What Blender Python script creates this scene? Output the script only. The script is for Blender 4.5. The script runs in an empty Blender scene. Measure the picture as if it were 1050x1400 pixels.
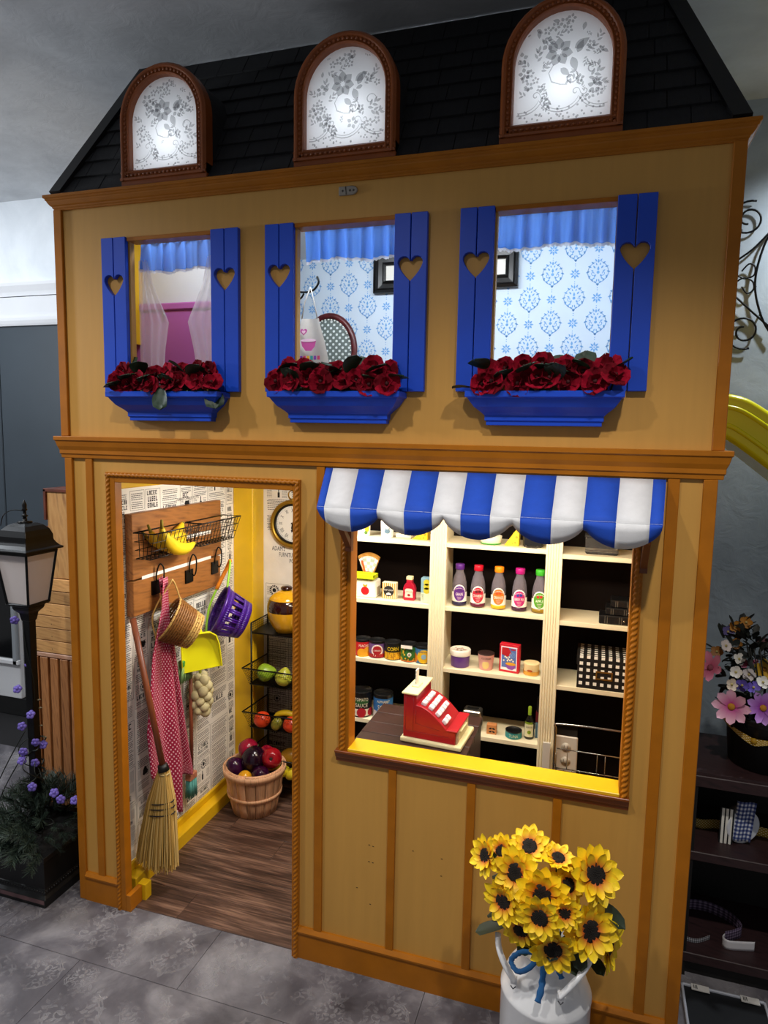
import bpy, bmesh, math, random
from math import sin, cos, pi, radians as R, sqrt, atan2
from mathutils import Vector, Matrix

random.seed(7)
scene = bpy.context.scene
COL = scene.collection

# ------------------------------------------------------------------ camera
cd = bpy.data.cameras.new('camera')
cd.sensor_fit = 'VERTICAL'; cd.sensor_height = 36.0; cd.lens = 923.257 / 1400 * 36.0
cd.clip_start = 0.02
cam = bpy.data.objects.new('camera', cd); COL.objects.link(cam)
_y, _p, _r = -0.3066825, -0.1145134, 0.0182935
fw = Vector((sin(_y) * cos(_p), cos(_y) * cos(_p), sin(_p)))
rt = Vector((cos(_y), -sin(_y), 0)); up = rt.cross(fw)
rt2 = rt * cos(_r) + up * sin(_r); up2 = up * cos(_r) - rt * sin(_r)
mw = Matrix((rt2, up2, -fw)).transposed().to_4x4()
mw.translation = (1.62117, -1.75155, 1.6)
cam.matrix_world = mw
scene.camera = cam

# ------------------------------------------------------------------ world, lights, exposure
w = bpy.data.worlds.new('world'); scene.world = w; w.use_nodes = True
bg = w.node_tree.nodes['Background']
bg.inputs[0].default_value = (0.86, 0.88, 0.92, 1); bg.inputs[1].default_value = 0.23
scene.view_settings.view_transform = 'Standard'
scene.view_settings.look = 'None'
scene.view_settings.exposure = 0.0
scene.view_settings.gamma = 1.0
scene.view_settings.use_curve_mapping = False

def area(name, loc, target, size, power, col=(1, 1, 1), sy=None, spread=180):
    l = bpy.data.lights.new(name, 'AREA'); l.energy = power; l.color = col
    l.shape = 'RECTANGLE'; l.size = size; l.size_y = sy or size; l.spread = R(spread)
    o = bpy.data.objects.new(name, l); COL.objects.link(o); o.location = loc
    o.rotation_euler = (Vector(target) - Vector(loc)).to_track_quat('-Z', 'Y').to_euler()
    return o
def spot(name, loc, target, power, angle, blend=1.0, col=(1, 1, 1), rad=0.03):
    l = bpy.data.lights.new(name, 'SPOT'); l.energy = power; l.color = col
    l.spot_size = R(angle); l.spot_blend = blend; l.shadow_soft_size = rad
    o = bpy.data.objects.new(name, l); COL.objects.link(o); o.location = loc
    o.rotation_euler = (Vector(target) - Vector(loc)).to_track_quat('-Z', 'Y').to_euler()
    return o
def point(name, loc, power, col=(1, 1, 1), rad=0.03):
    l = bpy.data.lights.new(name, 'POINT'); l.energy = power; l.color = col; l.shadow_soft_size = rad
    o = bpy.data.objects.new(name, l); COL.objects.link(o); o.location = loc
    return o

WARM = (1.0, 0.86, 0.66); NEUT = (1.0, 0.95, 0.88); COOL = (0.88, 0.94, 1.0)
# recessed ceiling downlights of the room, in front of the playhouse
spot('downlight', (-0.35, -0.95, 2.74), (0.0, -0.55, 0.0), 66, 116, 0.9, NEUT)
spot('downlight', (0.85, -1.10, 2.74), (0.9, -0.65, 0.0), 54, 116, 0.9, NEUT)
spot('downlight', (1.85, -1.05, 2.74), (1.45, -0.45, 0.0), 88, 88, 0.9, NEUT)
# downlight over the slide, against the right-hand wall
spot('downlight', (2.45, 0.62, 2.74), (2.35, 0.72, 1.5), 60, 120, 0.8, COOL)
# unseen point light on the left, added to brighten the ceiling and wall
point('left_fill_light', (-1.60, -0.40, 2.05), 56, COOL, 0.09)
# lamps inside the playhouse: entry nook, shop, upstairs rooms
area('nook_lamp', (0.62, 0.40, 1.455), (0.30, 0.46, 0.2), 0.22, 11.0, NEUT, 0.2)
area('shop_lamp', (1.30, 0.22, 1.455), (1.30, 0.62, 0.7), 0.6, 14.0, WARM, 0.10)
area('upstairs_lamp', (1.12, 0.14, 2.275), (1.12, 0.70, 1.80), 0.9, 10.0, COOL, 0.08)
area('pink_room_lamp', (0.33, 0.12, 2.275), (0.30, 0.30, 1.6), 0.25, 1.3, COOL, 0.06)
# bright daylight-white lamps over the corridor on the far left
area('corridor_lamp', (-1.3, 0.3, 2.74), (-1.3, 0.6, 0.0), 0.6, 9, COOL, 0.4)

# ------------------------------------------------------------------ mesh helpers
class MB:
    def __init__(s):
        s.v = []; s.f = []; s.m = []; s.sm = []; s.uv = {}
    def add(s, vs, fs, mi=0, sm=False, M=None, uv=None):
        n = len(s.v)
        for i, p in enumerate(vs):
            p = Vector(p)
            if M is not None: p = M @ p
            s.v.append(tuple(p))
            if uv: s.uv[n + i] = uv[i]
        for f in fs:
            s.f.append(tuple(n + i for i in f)); s.m.append(mi); s.sm.append(sm)
        return s
    def box(s, x0, y0, z0, x1, y1, z1, mi=0, M=None):
        vs = [(x0,y0,z0),(x1,y0,z0),(x1,y1,z0),(x0,y1,z0),(x0,y0,z1),(x1,y0,z1),(x1,y1,z1),(x0,y1,z1)]
        return s.add(vs, [(0,3,2,1),(4,5,6,7),(0,1,5,4),(1,2,6,5),(2,3,7,6),(3,0,4,7)], mi, False, M)
    def cbox(s, c, sx, sy, sz, mi=0, M=None):
        return s.box(c[0]-sx/2, c[1]-sy/2, c[2]-sz/2, c[0]+sx/2, c[1]+sy/2, c[2]+sz/2, mi, M)
    def tube(s, pts, r, n=8, closed=False, mi=0, sm=True, M=None, flat=1.0):
        pts = [Vector(p) for p in pts]; k = len(pts)
        rs = r if isinstance(r, (list, tuple)) else [r] * k
        vs = []; prev = None
        for i in range(k):
            if closed: t = pts[(i+1) % k] - pts[i-1]
            else: t = pts[min(i+1, k-1)] - pts[max(i-1, 0)]
            if t.length < 1e-9: t = Vector((0,0,1))
            t.normalize()
            if prev is None:
                a = Vector((0,0,1)) if abs(t.z) < .9 else Vector((1,0,0))
                u = t.cross(a).normalized()
            else:
                u = prev - t * prev.dot(t)
                u = u.normalized() if u.length > 1e-6 else t.orthogonal().normalized()
            prev = u; b = t.cross(u)
            for j in range(n):
                a = 2*pi*j/n
                vs.append(pts[i] + (u*cos(a) + b*sin(a)*flat) * rs[i])
        fs = []
        for i in range(k if closed else k-1):
            i2 = (i+1) % k
            for j in range(n):
                j2 = (j+1) % n
                fs.append((i*n+j, i*n+j2, i2*n+j2, i2*n+j))
        if not closed:
            fs.append(tuple(range(n-1, -1, -1))); fs.append(tuple((k-1)*n+j for j in range(n)))
        return s.add(vs, fs, mi, sm, M)
    def lathe(s, prof, n=24, mi=0, sm=True, M=None, cap=True, a0=0, a1=2*pi):
        full = abs(a1 - a0 - 2*pi) < 1e-6
        m = n if full else n + 1
        vs = []; uv = []
        for k, (r, z) in enumerate(prof):
            for j in range(m):
                a = a0 + (a1-a0)*j/n
                vs.append((r*cos(a), r*sin(a), z))
        fs = []
        for i in range(len(prof)-1):
            for j in range(n):
                j2 = (j+1) % m
                fs.append((i*m+j, i*m+j2, (i+1)*m+j2, (i+1)*m+j))
        s.add(vs, fs, mi, sm, M)
        if cap and full:
            for k, flip in ((0, True), (len(prof)-1, False)):
                r, z = prof[k]
                if r > 1e-5:
                    q = [(r*cos(2*pi*j/n), r*sin(2*pi*j/n), z) for j in range(n)]
                    s.add(q, [tuple(range(n-1,-1,-1)) if flip else tuple(range(n))], mi, False, M)
        return s
    def cyl(s, c, r, h, n=20, mi=0, M=None):
        T = Matrix.Translation(c)
        if M is not None: T = M @ T
        s.lathe([(r,0),(r,h)], n, mi, True, T)
        return s
    def ball(s, c, rx, ry=None, rz=None, nu=14, nv=9, mi=0, M=None, fn=None):
        ry = ry or rx; rz = rz or rx
        vs = []; fs = []
        for i in range(nv+1):
            th = pi*i/nv
            for j in range(nu):
                ph = 2*pi*j/nu
                p = Vector((sin(th)*cos(ph), sin(th)*sin(ph), -cos(th)))
                if fn: p = fn(p)
                vs.append((c[0]+p.x*rx, c[1]+p.y*ry, c[2]+p.z*rz))
        for i in range(nv):
            for j in range(nu):
                j2 = (j+1) % nu
                fs.append((i*nu+j, i*nu+j2, (i+1)*nu+j2, (i+1)*nu+j))
        return s.add(vs, fs, mi, True, M)
    def prism(s, poly, d0, d1, M=None, mi=0, sm=False):
        """poly in local x,z ; extruded along y from d0 to d1"""
        n = len(poly)
        vs = [(x, d0, z) for x, z in poly] + [(x, d1, z) for x, z in poly]
        fs = [tuple(range(n)), tuple(range(2*n-1, n-1, -1))]
        for i in range(n):
            j = (i+1) % n
            fs.append((i, n+i, n+j, j))
        return s.add(vs, fs, mi, sm, M)
    def poly(s, pts, mi=0, M=None):
        return s.add(pts, [tuple(range(len(pts)))], mi, False, M)
    def grid(s, fn, nu, nv, mi=0, sm=True, M=None, closed_u=False):
        vs = []; uv = []
        for i in range(nv+1):
            for j in range(nu+1):
                u, v = j/nu, i/nv
                vs.append(fn(u, v)); uv.append((u, v))
        fs = []
        for i in range(nv):
            for j in range(nu):
                a = i*(nu+1)+j
                m = mi(j/nu, i/nv) if callable(mi) else mi
                fs.append(((a, a+1, a+nu+2, a+nu+1), m))
        n = len(s.v)
        for k, p in enumerate(vs):
            p = Vector(p)
            if M is not None: p = M @ p
            s.v.append(tuple(p)); s.uv[n+k] = uv[k]
        for f, m in fs:
            s.f.append(tuple(n+q for q in f)); s.m.append(m); s.sm.append(sm)
        return s
    def sweep(s, prof, path, mi=0, sm=False, closed=False):
        """prof [(offset_out, z)], path [(x,y)] with outward = right-hand side of travel; mitred"""
        k = len(path); P = [Vector((x, y)) for x, y in path]; n = len(prof)
        vs = []
        for i in range(k):
            d0 = (P[i]-P[i-1]).normalized() if (i > 0 or closed) else (P[1]-P[0]).normalized()
            d1 = (P[(i+1) % k]-P[i]).normalized() if (i < k-1 or closed) else d0
            n0 = Vector((d0.y, -d0.x)); n1 = Vector((d1.y, -d1.x))
            b = n0 + n1; b = b / max(0.2, b.dot(n0)) if b.length > 1e-6 else n0
            for o, z in prof:
                q = P[i] + b * o
                vs.append((q.x, q.y, z))
        fs = []
        for i in range(k if closed else k-1):
            for j in range(n):
                j2 = (j+1) % n; i2 = (i+1) % k
                fs.append((i*n+j, i*n+j2, i2*n+j2, i2*n+j))
        if not closed:
            fs.append(tuple(range(n-1,-1,-1))); fs.append(tuple((k-1)*n+j for j in range(n)))
        return s.add(vs, fs, mi, sm)
    def mesh(s, name, mats):
        me = bpy.data.meshes.new(name)
        me.from_pydata(s.v, [], s.f)
        if not isinstance(mats, (list, tuple)): mats = [mats]
        for m in mats: me.materials.append(m)
        if len(mats) > 1: me.polygons.foreach_set('material_index', s.m)
        me.polygons.foreach_set('use_smooth', s.sm)
        if s.uv:
            ul = me.uv_layers.new(name='UVMap')
            for l in me.loops:
                ul.data[l.index].uv = s.uv.get(l.vertex_index, (0, 0))
        me.update()
        return me
    def build(s, name, mats, parent=None, bevel=0, solid=0, sub=0, label=None, seg=1):
        me = s.mesh(name, mats)
        bm = bmesh.new(); bm.from_mesh(me); bmesh.ops.recalc_face_normals(bm, faces=bm.faces); bm.to_mesh(me); bm.free()
        o = bpy.data.objects.new(name, me); COL.objects.link(o)
        if parent is not None: o.parent = parent
        if solid:
            md = o.modifiers.new('solidify', 'SOLIDIFY'); md.thickness = solid; md.offset = 0
        if bevel:
            md = o.modifiers.new('bevel', 'BEVEL'); md.width = bevel; md.segments = seg; md.limit_method = 'ANGLE'; md.angle_limit = R(40)
        if sub:
            md = o.modifiers.new('subdivision', 'SUBSURF'); md.levels = sub; md.render_levels = sub
        if label: o['label'] = label
        return o

def tag(o, label=None, cat=None, group=None, kind=None):
    if label: o['label'] = label
    if cat: o['category'] = cat
    if group: o['group'] = group
    if kind: o['kind'] = kind
    return o
def thing(name, label, cat, loc=(0,0,0), rot=(0,0,0), group=None):
    o = bpy.data.objects.new(name, None); COL.objects.link(o)
    o.empty_display_size = 0.05
    o.location = loc; o.rotation_euler = rot
    return tag(o, label, cat, group)
def struct(name, label, cat=None, loc=(0,0,0)):
    o = bpy.data.objects.new(name, None); COL.objects.link(o); o.location = loc
    return tag(o, label, cat, None, 'structure')
def copy_tree(o, parent=None):
    c = o.copy(); COL.objects.link(c)
    c.parent = parent
    for ch in o.children: copy_tree(ch, c)
    return c
def inst(me, name, parent, loc=(0,0,0), rot=(0,0,0), scale=(1,1,1)):
    o = bpy.data.objects.new(name, me); COL.objects.link(o); o.parent = parent
    o.location = loc; o.rotation_euler = rot; o.scale = scale
    return o
def T(x, y, z): return Matrix.Translation((x, y, z))
def RX(a): return Matrix.Rotation(a, 4, 'X')
def RY(a): return Matrix.Rotation(a, 4, 'Y')
def RZ(a): return Matrix.Rotation(a, 4, 'Z')
def SC(x, y, z): return Matrix.Diagonal((x, y, z, 1))
def lerp(a, b, t): return tuple(p + (q-p)*t for p, q in zip(a, b))
def interp(tab, t):
    """piecewise linear table [(t, value or tuple)]"""
    if t <= tab[0][0]: return tab[0][1]
    for (t0, a), (t1, b) in zip(tab, tab[1:]):
        if t <= t1:
            k = (t-t0)/(t1-t0)
            return lerp(a, b, k) if isinstance(a, tuple) else a + (b-a)*k
    return tab[-1][1]
def smooth_path(pts, n=6, closed=False):
    P = [Vector(p) for p in pts]; out = []; k = len(P)
    rng = range(k) if closed else range(k-1)
    for i in rng:
        if closed: p0, p1, p2, p3 = P[i-1], P[i], P[(i+1) % k], P[(i+2) % k]
        else: p0, p1, p2, p3 = P[max(i-1,0)], P[i], P[i+1], P[min(i+2,k-1)]
        for j in range(n):
            t = j/n
            out.append(0.5*((2*p1)+(p2-p0)*t+(2*p0-5*p1+4*p2-p3)*t*t+(3*p1-p0-3*p2+p3)*t**3))
    if not closed: out.append(P[-1])
    return out
def circle2(r, n=16, cx=0, cz=0, rz=None, a0=0):
    rz = rz or r
    return [(cx + r*cos(a0+2*pi*i/n), cz + rz*sin(a0+2*pi*i/n)) for i in range(n)]

# text outlines, all made before the scene fills up
_TX = {}
def prep_text(strings):
    obs = []
    for st in strings:
        c = bpy.data.curves.new('t', 'FONT'); c.body = st; c.size = 1.0; c.align_x = 'CENTER'; c.resolution_u = 2
        o = bpy.data.objects.new('t', c); COL.objects.link(o); obs.append((st, o, c))
    dg = bpy.context.evaluated_depsgraph_get(); dg.update()
    for st, o, c in obs:
        e = o.evaluated_get(dg); me = e.to_mesh()
        _TX[st] = ([(v.co.x, v.co.y) for v in me.vertices], [tuple(p.vertices) for p in me.polygons])
        e.to_mesh_clear()
    for st, o, c in obs:
        bpy.data.objects.remove(o); bpy.data.curves.remove(c)
def text_flat(mb, st, h, M, mi=0, w=None, bold=1.0):
    """letters in local x (right), z (up), facing -y"""
    vs, fs = _TX[st]
    sx = h/0.7
    if w:
        ext = max(v[0] for v in vs) - min(v[0] for v in vs)
        sx = w/ext
    mb.add([(x*sx, 0, y*h/0.7) for x, y in vs], fs, mi, False, M)
def text_cyl(mb, st, h, w, rad, ang, z, mi=0):
    """letters wrapped on a vertical cylinder, centred at angle ang"""
    vs, fs = _TX[st]
    ext = max(v[0] for v in vs) - min(v[0] for v in vs)
    out = []
    for x, y in vs:
        a = ang + (x*w/ext)/rad
        out.append((rad*cos(a), rad*sin(a), z + y*h/0.7))
    mb.add(out, fs, mi)
def disc_cyl(mb, r, rad, ang, z, mi=0, rz=None, n=20, rings=4, a0=0, a1=2*pi):
    rz = rz or r
    vs = [(rad*cos(ang), rad*sin(ang), z)]; fs = []
    for k in range(1, rings+1):
        for j in range(n):
            t = a0 + (a1-a0)*j/(n if a1-a0 > 6.2 else n-1)
            a = ang + r*k/rings*cos(t)/rad
            vs.append((rad*cos(a), rad*sin(a), z + rz*k/rings*sin(t)))
    last = n if a1-a0 > 6.2 else n-1
    for j in range(last):
        j2 = (j+1) % n
        fs.append((0, 1+j, 1+j2))
        for k in range(rings-1):
            fs.append((1+k*n+j, 1+(k+1)*n+j, 1+(k+1)*n+j2, 1+k*n+j2))
    mb.add(vs, fs, mi)
def band_cyl(mb, rad, z0, z1, mi=0, a0=0, a1=2*pi, n=24):
    mb.lathe([(rad, z0), (rad, z1)], n, mi, True, None, False, a0, a1)

# ------------------------------------------------------------------ materials
def hx(h):
    h = h.lstrip('#'); c = [int(h[i:i+2], 16)/255 for i in (0, 2, 4)]
    return tuple(x/12.92 if x <= .04045 else ((x+.055)/1.055)**2.4 for x in c) + (1,)
def _new(name):
    m = bpy.data.materials.new(name); m.use_nodes = True
    nt = m.node_tree; return m, nt, nt.nodes['Principled BSDF']
def N(nt, t, **kw):
    n = nt.nodes.new(t)
    for k, v in kw.items(): setattr(n, k, v)
    return n
def coords(nt, scale=(1,1,1), kind='Object', rot=(0,0,0)):
    tc = N(nt, 'ShaderNodeTexCoord'); mp = N(nt, 'ShaderNodeMapping')
    mp.inputs['Scale'].default_value = scale; mp.inputs['Rotation'].default_value = rot
    nt.links.new(tc.outputs[kind], mp.inputs[0]); return mp.outputs[0]
def ramp(nt, fac, stops):
    r = N(nt, 'ShaderNodeValToRGB'); e = r.color_ramp.elements
    e[0].position, e[0].color = stops[0]; e[1].position, e[1].color = stops[-1]
    for p, c in stops[1:-1]:
        q = e.new(p); q.color = c
    nt.links.new(fac, r.inputs[0]); return r.outputs[0]
def noise(nt, vec, scale, detail=3, rough=.55, dist=0):
    n = N(nt, 'ShaderNodeTexNoise'); n.inputs['Scale'].default_value = scale
    n.inputs['Detail'].default_value = detail; n.inputs['Roughness'].default_value = rough
    n.inputs['Distortion'].default_value = dist
    nt.links.new(vec, n.inputs['Vector']); return n.outputs['Fac']
def bump(nt, bs, h, strength=.3, dist=.002):
    b = N(nt, 'ShaderNodeBump'); b.inputs['Strength'].default_value = strength; b.inputs['Distance'].default_value = dist
    nt.links.new(h, b.inputs['Height']); nt.links.new(b.outputs[0], bs.inputs['Normal'])
def paint(name, col, rough=.5, var=.08, scale=6, stretch=(1,1,1), metal=0, bmp=0, spec=.5, coat=0):
    m, nt, b = _new(name); c = hx(col)
    b.inputs['Roughness'].default_value = rough; b.inputs['Metallic'].default_value = metal
    b.inputs['Specular IOR Level'].default_value = spec
    if coat: b.inputs['Coat Weight'].default_value = coat; b.inputs['Coat Roughness'].default_value = .08
    v = coords(nt, stretch)
    f = noise(nt, v, scale, 4)
    lo = tuple(x*(1-var) for x in c[:3]) + (1,); hi = tuple(min(1, x*(1+var)) for x in c[:3]) + (1,)
    nt.links.new(ramp(nt, f, [(.3, lo), (.7, hi)]), b.inputs['Base Color'])
    if bmp: bump(nt, b, noise(nt, v, scale*8, 3), bmp)
    return m
def wood(name, c1, c2, c3=None, scale=(1,1,1), rough=.5, rings=9, dist=5, bmp=.15, kind='Object', rnd=False):
    m, nt, b = _new(name)
    v = coords(nt, scale, kind)
    if rnd:
        oi = N(nt, 'ShaderNodeObjectInfo'); ad = N(nt, 'ShaderNodeVectorMath', operation='ADD')
        cb = N(nt, 'ShaderNodeCombineXYZ'); mu = N(nt, 'ShaderNodeMath', operation='MULTIPLY'); mu.inputs[1].default_value = 37.0
        nt.links.new(oi.outputs['Random'], mu.inputs[0])
        for i in range(3): nt.links.new(mu.outputs[0], cb.inputs[i])
        nt.links.new(v, ad.inputs[0]); nt.links.new(cb.outputs[0], ad.inputs[1]); v = ad.outputs[0]
    wv = N(nt, 'ShaderNodeTexWave'); wv.wave_type = 'BANDS'; wv.bands_direction = 'DIAGONAL'
    wv.inputs['Scale'].default_value = rings; wv.inputs['Distortion'].default_value = dist
    wv.inputs['Detail'].default_value = 3; wv.inputs['Detail Scale'].default_value = 1.2
    nt.links.new(v, wv.inputs['Vector'])
    f2 = noise(nt, v, rings*1.6, 5)
    mx = N(nt, 'ShaderNodeMix'); mx.data_type = 'FLOAT'; mx.inputs[0].default_value = .82
    nt.links.new(wv.outputs['Fac'], mx.inputs[2]); nt.links.new(f2, mx.inputs[3])
    stops = [(.25, hx(c1)), (.75, hx(c2))] if not c3 else [(.2, hx(c1)), (.5, hx(c2)), (.8, hx(c3))]
    colo = ramp(nt, mx.outputs[0], stops)
    if rnd:
        hs = N(nt, 'ShaderNodeHueSaturation'); mr = N(nt, 'ShaderNodeMapRange')
        mr.inputs[3].default_value = .75; mr.inputs[4].default_value = 1.2
        nt.links.new(oi.outputs['Random'], mr.inputs[0]); nt.links.new(mr.outputs[0], hs.inputs['Value'])
        nt.links.new(colo, hs.inputs['Color']); colo = hs.outputs[0]
    nt.links.new(colo, b.inputs['Base Color'])
    b.inputs['Roughness'].default_value = rough
    bump(nt, b, mx.outputs[0], bmp, .001)
    return m
def plain(name, col, rough=.5, metal=0, spec=.5, trans=0, coat=0, sheen=0):
    m, nt, b = _new(name)
    b.inputs['Base Color'].default_value = hx(col); b.inputs['Roughness'].default_value = rough
    b.inputs['Metallic'].default_value = metal; b.inputs['Specular IOR Level'].default_value = spec
    if trans: b.inputs['Transmission Weight'].default_value = trans
    if coat: b.inputs['Coat Weight'].default_value = coat; b.inputs['Coat Roughness'].default_value = .1
    if sheen: b.inputs['Sheen Weight'].default_value = sheen
    return m
def sheer(name, col, alpha, trans=.5):
    """thin cloth: diffuse + translucent, partly see-through"""
    m = bpy.data.materials.new(name); m.use_nodes = True; nt = m.node_tree; nt.nodes.clear()
    d = N(nt, 'ShaderNodeBsdfDiffuse'); t = N(nt, 'ShaderNodeBsdfTranslucent'); p = N(nt, 'ShaderNodeBsdfTransparent')
    a = N(nt, 'ShaderNodeMixShader'); b = N(nt, 'ShaderNodeMixShader'); o = N(nt, 'ShaderNodeOutputMaterial')
    d.inputs[0].default_value = hx(col); t.inputs[0].default_value = hx(col)
    a.inputs[0].default_value = trans; b.inputs[0].default_value = alpha
    nt.links.new(d.outputs[0], a.inputs[1]); nt.links.new(t.outputs[0], a.inputs[2])
    nt.links.new(p.outputs[0], b.inputs[1]); nt.links.new(a.outputs[0], b.inputs[2])
    nt.links.new(b.outputs[0], o.inputs[0])
    return m
def dots(name, base, dot, nu, nv, thr, rough=.9, stagger=True, kind='UV'):
    """woven dot pattern on UV"""
    m, nt, b = _new(name)
    v = coords(nt, (nu, nv, 1), 'UV', (0, 0, R(45) if stagger else 0)) if kind == 'UV' else coords(nt, (nu, nu, nv), 'Object', (0, R(45), 0))
    sp = N(nt, 'ShaderNodeSeparateXYZ'); nt.links.new(v, sp.inputs[0])
    outs = []
    for k in ('XY' if kind == 'UV' else 'XZ'):
        s_ = N(nt, 'ShaderNodeMath', operation='SINE'); mu = N(nt, 'ShaderNodeMath', operation='MULTIPLY'); mu.inputs[1].default_value = 2*pi
        nt.links.new(sp.outputs[k], mu.inputs[0]); nt.links.new(mu.outputs[0], s_.inputs[0]); outs.append(s_.outputs[0])
    ad = N(nt, 'ShaderNodeMath', operation='ADD'); nt.links.new(outs[0], ad.inputs[0]); nt.links.new(outs[1], ad.inputs[1])
    nt.links.new(ramp(nt, ad.outputs[0], [(thr-.05, hx(base)), (thr+.05, hx(dot))]), b.inputs['Base Color'])
    b.inputs['Roughness'].default_value = rough
    return m
def gingham(name, a, bcol, c, n, kind='UV', rough=.8, soft=False):
    m, nt, b = _new(name)
    v = coords(nt, n, kind)
    sp = N(nt, 'ShaderNodeSeparateXYZ'); nt.links.new(v, sp.inputs[0])
    outs = []
    for k in ('X', 'Y') if kind == 'UV' else ('X', 'Z'):
        fr = N(nt, 'ShaderNodeMath', operation='FRACT'); gt = N(nt, 'ShaderNodeMath', operation='GREATER_THAN'); gt.inputs[1].default_value = .5
        nt.links.new(sp.outputs[k], fr.inputs[0]); nt.links.new(fr.outputs[0], gt.inputs[0]); outs.append(gt.outputs[0])
    ad = N(nt, 'ShaderNodeMath', operation='ADD'); nt.links.new(outs[0], ad.inputs[0]); nt.links.new(outs[1], ad.inputs[1])
    dv = N(nt, 'ShaderNodeMath', operation='DIVIDE'); dv.inputs[1].default_value = 2.0; nt.links.new(ad.outputs[0], dv.inputs[0])
    r = N(nt, 'ShaderNodeValToRGB'); r.color_ramp.interpolation = 'CONSTANT'; e = r.color_ramp.elements
    e[0].position = 0; e[0].color = hx(a); e[1].position = .8; e[1].color = hx(c); q = e.new(.3); q.color = hx(bcol)
    nt.links.new(dv.outputs[0], r.inputs[0]); nt.links.new(r.outputs[0], b.inputs['Base Color'])
    b.inputs['Roughness'].default_value = rough
    return m

MUST = paint('mustard_paint', '#c79445', .5, .035, 5, (9, 1, .7), bmp=.05)
TRIM = paint('amber_trim_paint', '#a8640c', .42, .10, 7, (2, 2, 2), bmp=.04, spec=.3)
YEL = paint('yellow_paint', '#e2b414', .38, .08, 6, bmp=.04)
BLUE = paint('cobalt_paint', '#0845c6', .42, .06, 8, bmp=.05)
BLACKM = plain('black_metal', '#08080a', .38, .4)
IRON = plain('black_wire', '#0a0a0b', .35, .6)
CHROME = plain('chrome_wire', '#b8babd', .22, 1)
CREAM = paint('cream_paint', '#ece2c4', .5, .04, 10)
DARKW = wood('dark_plank', '#1c0f0d', '#3a211c', '#2a1613', (3, 14, 14), .45, 4, 4, .1, rnd=True)
PINE = wood('pine_wood', '#5e3616', '#96602c', '#784a20', (10, 1.6, 10), .5, 3, 3, .1, rnd=True)
CRATE = wood('crate_wood', '#a8713e', '#d9a566', '#c08a50', (2, 10, 10), .6, 3, 3, .1, rnd=True)
CRATEV = wood('crate_wood_upright', '#7a4722', '#b87c48', '#995f34', (12, 12, 1.6), .55, 4, 4, .1, rnd=True)
WHITE = paint('white_paint', '#e4e4e4', .45, .03, 6)
INK = plain('print_ink', '#121111', .8)
INK2 = plain('print_ink_grey', '#45413f', .8)
SHING = paint('charcoal_shingle', '#15161a', .75, .25, 14, bmp=.5)
GREENL = paint('dark_leaf', '#16301a', .5, .2, 30)
PRINTW = plain('print_white', '#f2efe6', .6)
P = {}
def pc(col, rough=.5, **k):
    key = (col, rough)
    if key not in P: P[key] = plain('colour_' + col.lstrip('#') + '_%02d' % int(rough*100), col, rough, **k)
    return P[key]

prep_text(['GRAPE', 'CRANBERRY', 'ORANGE', 'BERRY MIX', 'APPLE', 'CORN', 'Peas', '&', 'Carrots', 'TOMATO', 'SAUCE', 'ALPHABET', 'SOUP',
           'POP CORN', 'ICE CREAM', 'KETCHUP', "ADAM'S", 'FURNITURE', 'POLISH', 'TURNER CHARLES PLOWS', 'THE GO-WAGON', 'NEW YORK', 'OLIVE OIL', 'TUNA',
           'PEACHES', 'CHERRIES', 'COOKIES', 'I', 'II', 'III', 'IIII', 'V', 'VI', 'VII', 'VIII', 'IX', 'X', 'XI', 'XII', 'PINEAPPLE', '%', '4', '8', '7', 'FOR HOME'])

# ================================================================== ROOM SHELL
# ---- floor of vinyl tiles
def tile_mat():
    m, nt, b = _new('grey_vinyl_tile')
    v = coords(nt, (1, 1, 1)); oi = N(nt, 'ShaderNodeObjectInfo'); ad = N(nt, 'ShaderNodeVectorMath', operation='ADD')
    nt.links.new(v, ad.inputs[0]); nt.links.new(oi.outputs['Location'], ad.inputs[1])
    f = noise(nt, ad.outputs[0], 4.5, 6, .62, .4)
    nt.links.new(ramp(nt, f, [(.30, hx('#36343a')), (.5, hx('#605d63')), (.70, hx('#8f8c90'))]), b.inputs['Base Color'])
    f2 = noise(nt, ad.outputs[0], 60, 3)
    b.inputs['Roughness'].default_value = .42
    bump(nt, b, f2, .08, .001)
    return m
TILE = tile_mat()
def ink_soft(name, col, lo, hi, sc=9):
    """worn print: colour shows through a noise mask"""
    m = bpy.data.materials.new(name); m.use_nodes = True; nt = m.node_tree; b = nt.nodes['Principled BSDF']
    b.inputs['Base Color'].default_value = hx(col); b.inputs['Roughness'].default_value = .5
    v = coords(nt); oi = N(nt, 'ShaderNodeObjectInfo'); ad = N(nt, 'ShaderNodeVectorMath', operation='ADD')
    nt.links.new(v, ad.inputs[0]); nt.links.new(oi.outputs['Location'], ad.inputs[1])
    f = noise(nt, ad.outputs[0], sc, 6, .65)
    r = N(nt, 'ShaderNodeMapRange'); r.inputs[1].default_value = lo; r.inputs[2].default_value = hi; r.inputs[3].default_value = 0; r.inputs[4].default_value = .5
    nt.links.new(f, r.inputs[0]); nt.links.new(r.outputs[0], b.inputs['Alpha'])
    return m
TPRINT = ink_soft('worn_floor_print', '#aaa7ab', .42, .66)

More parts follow.
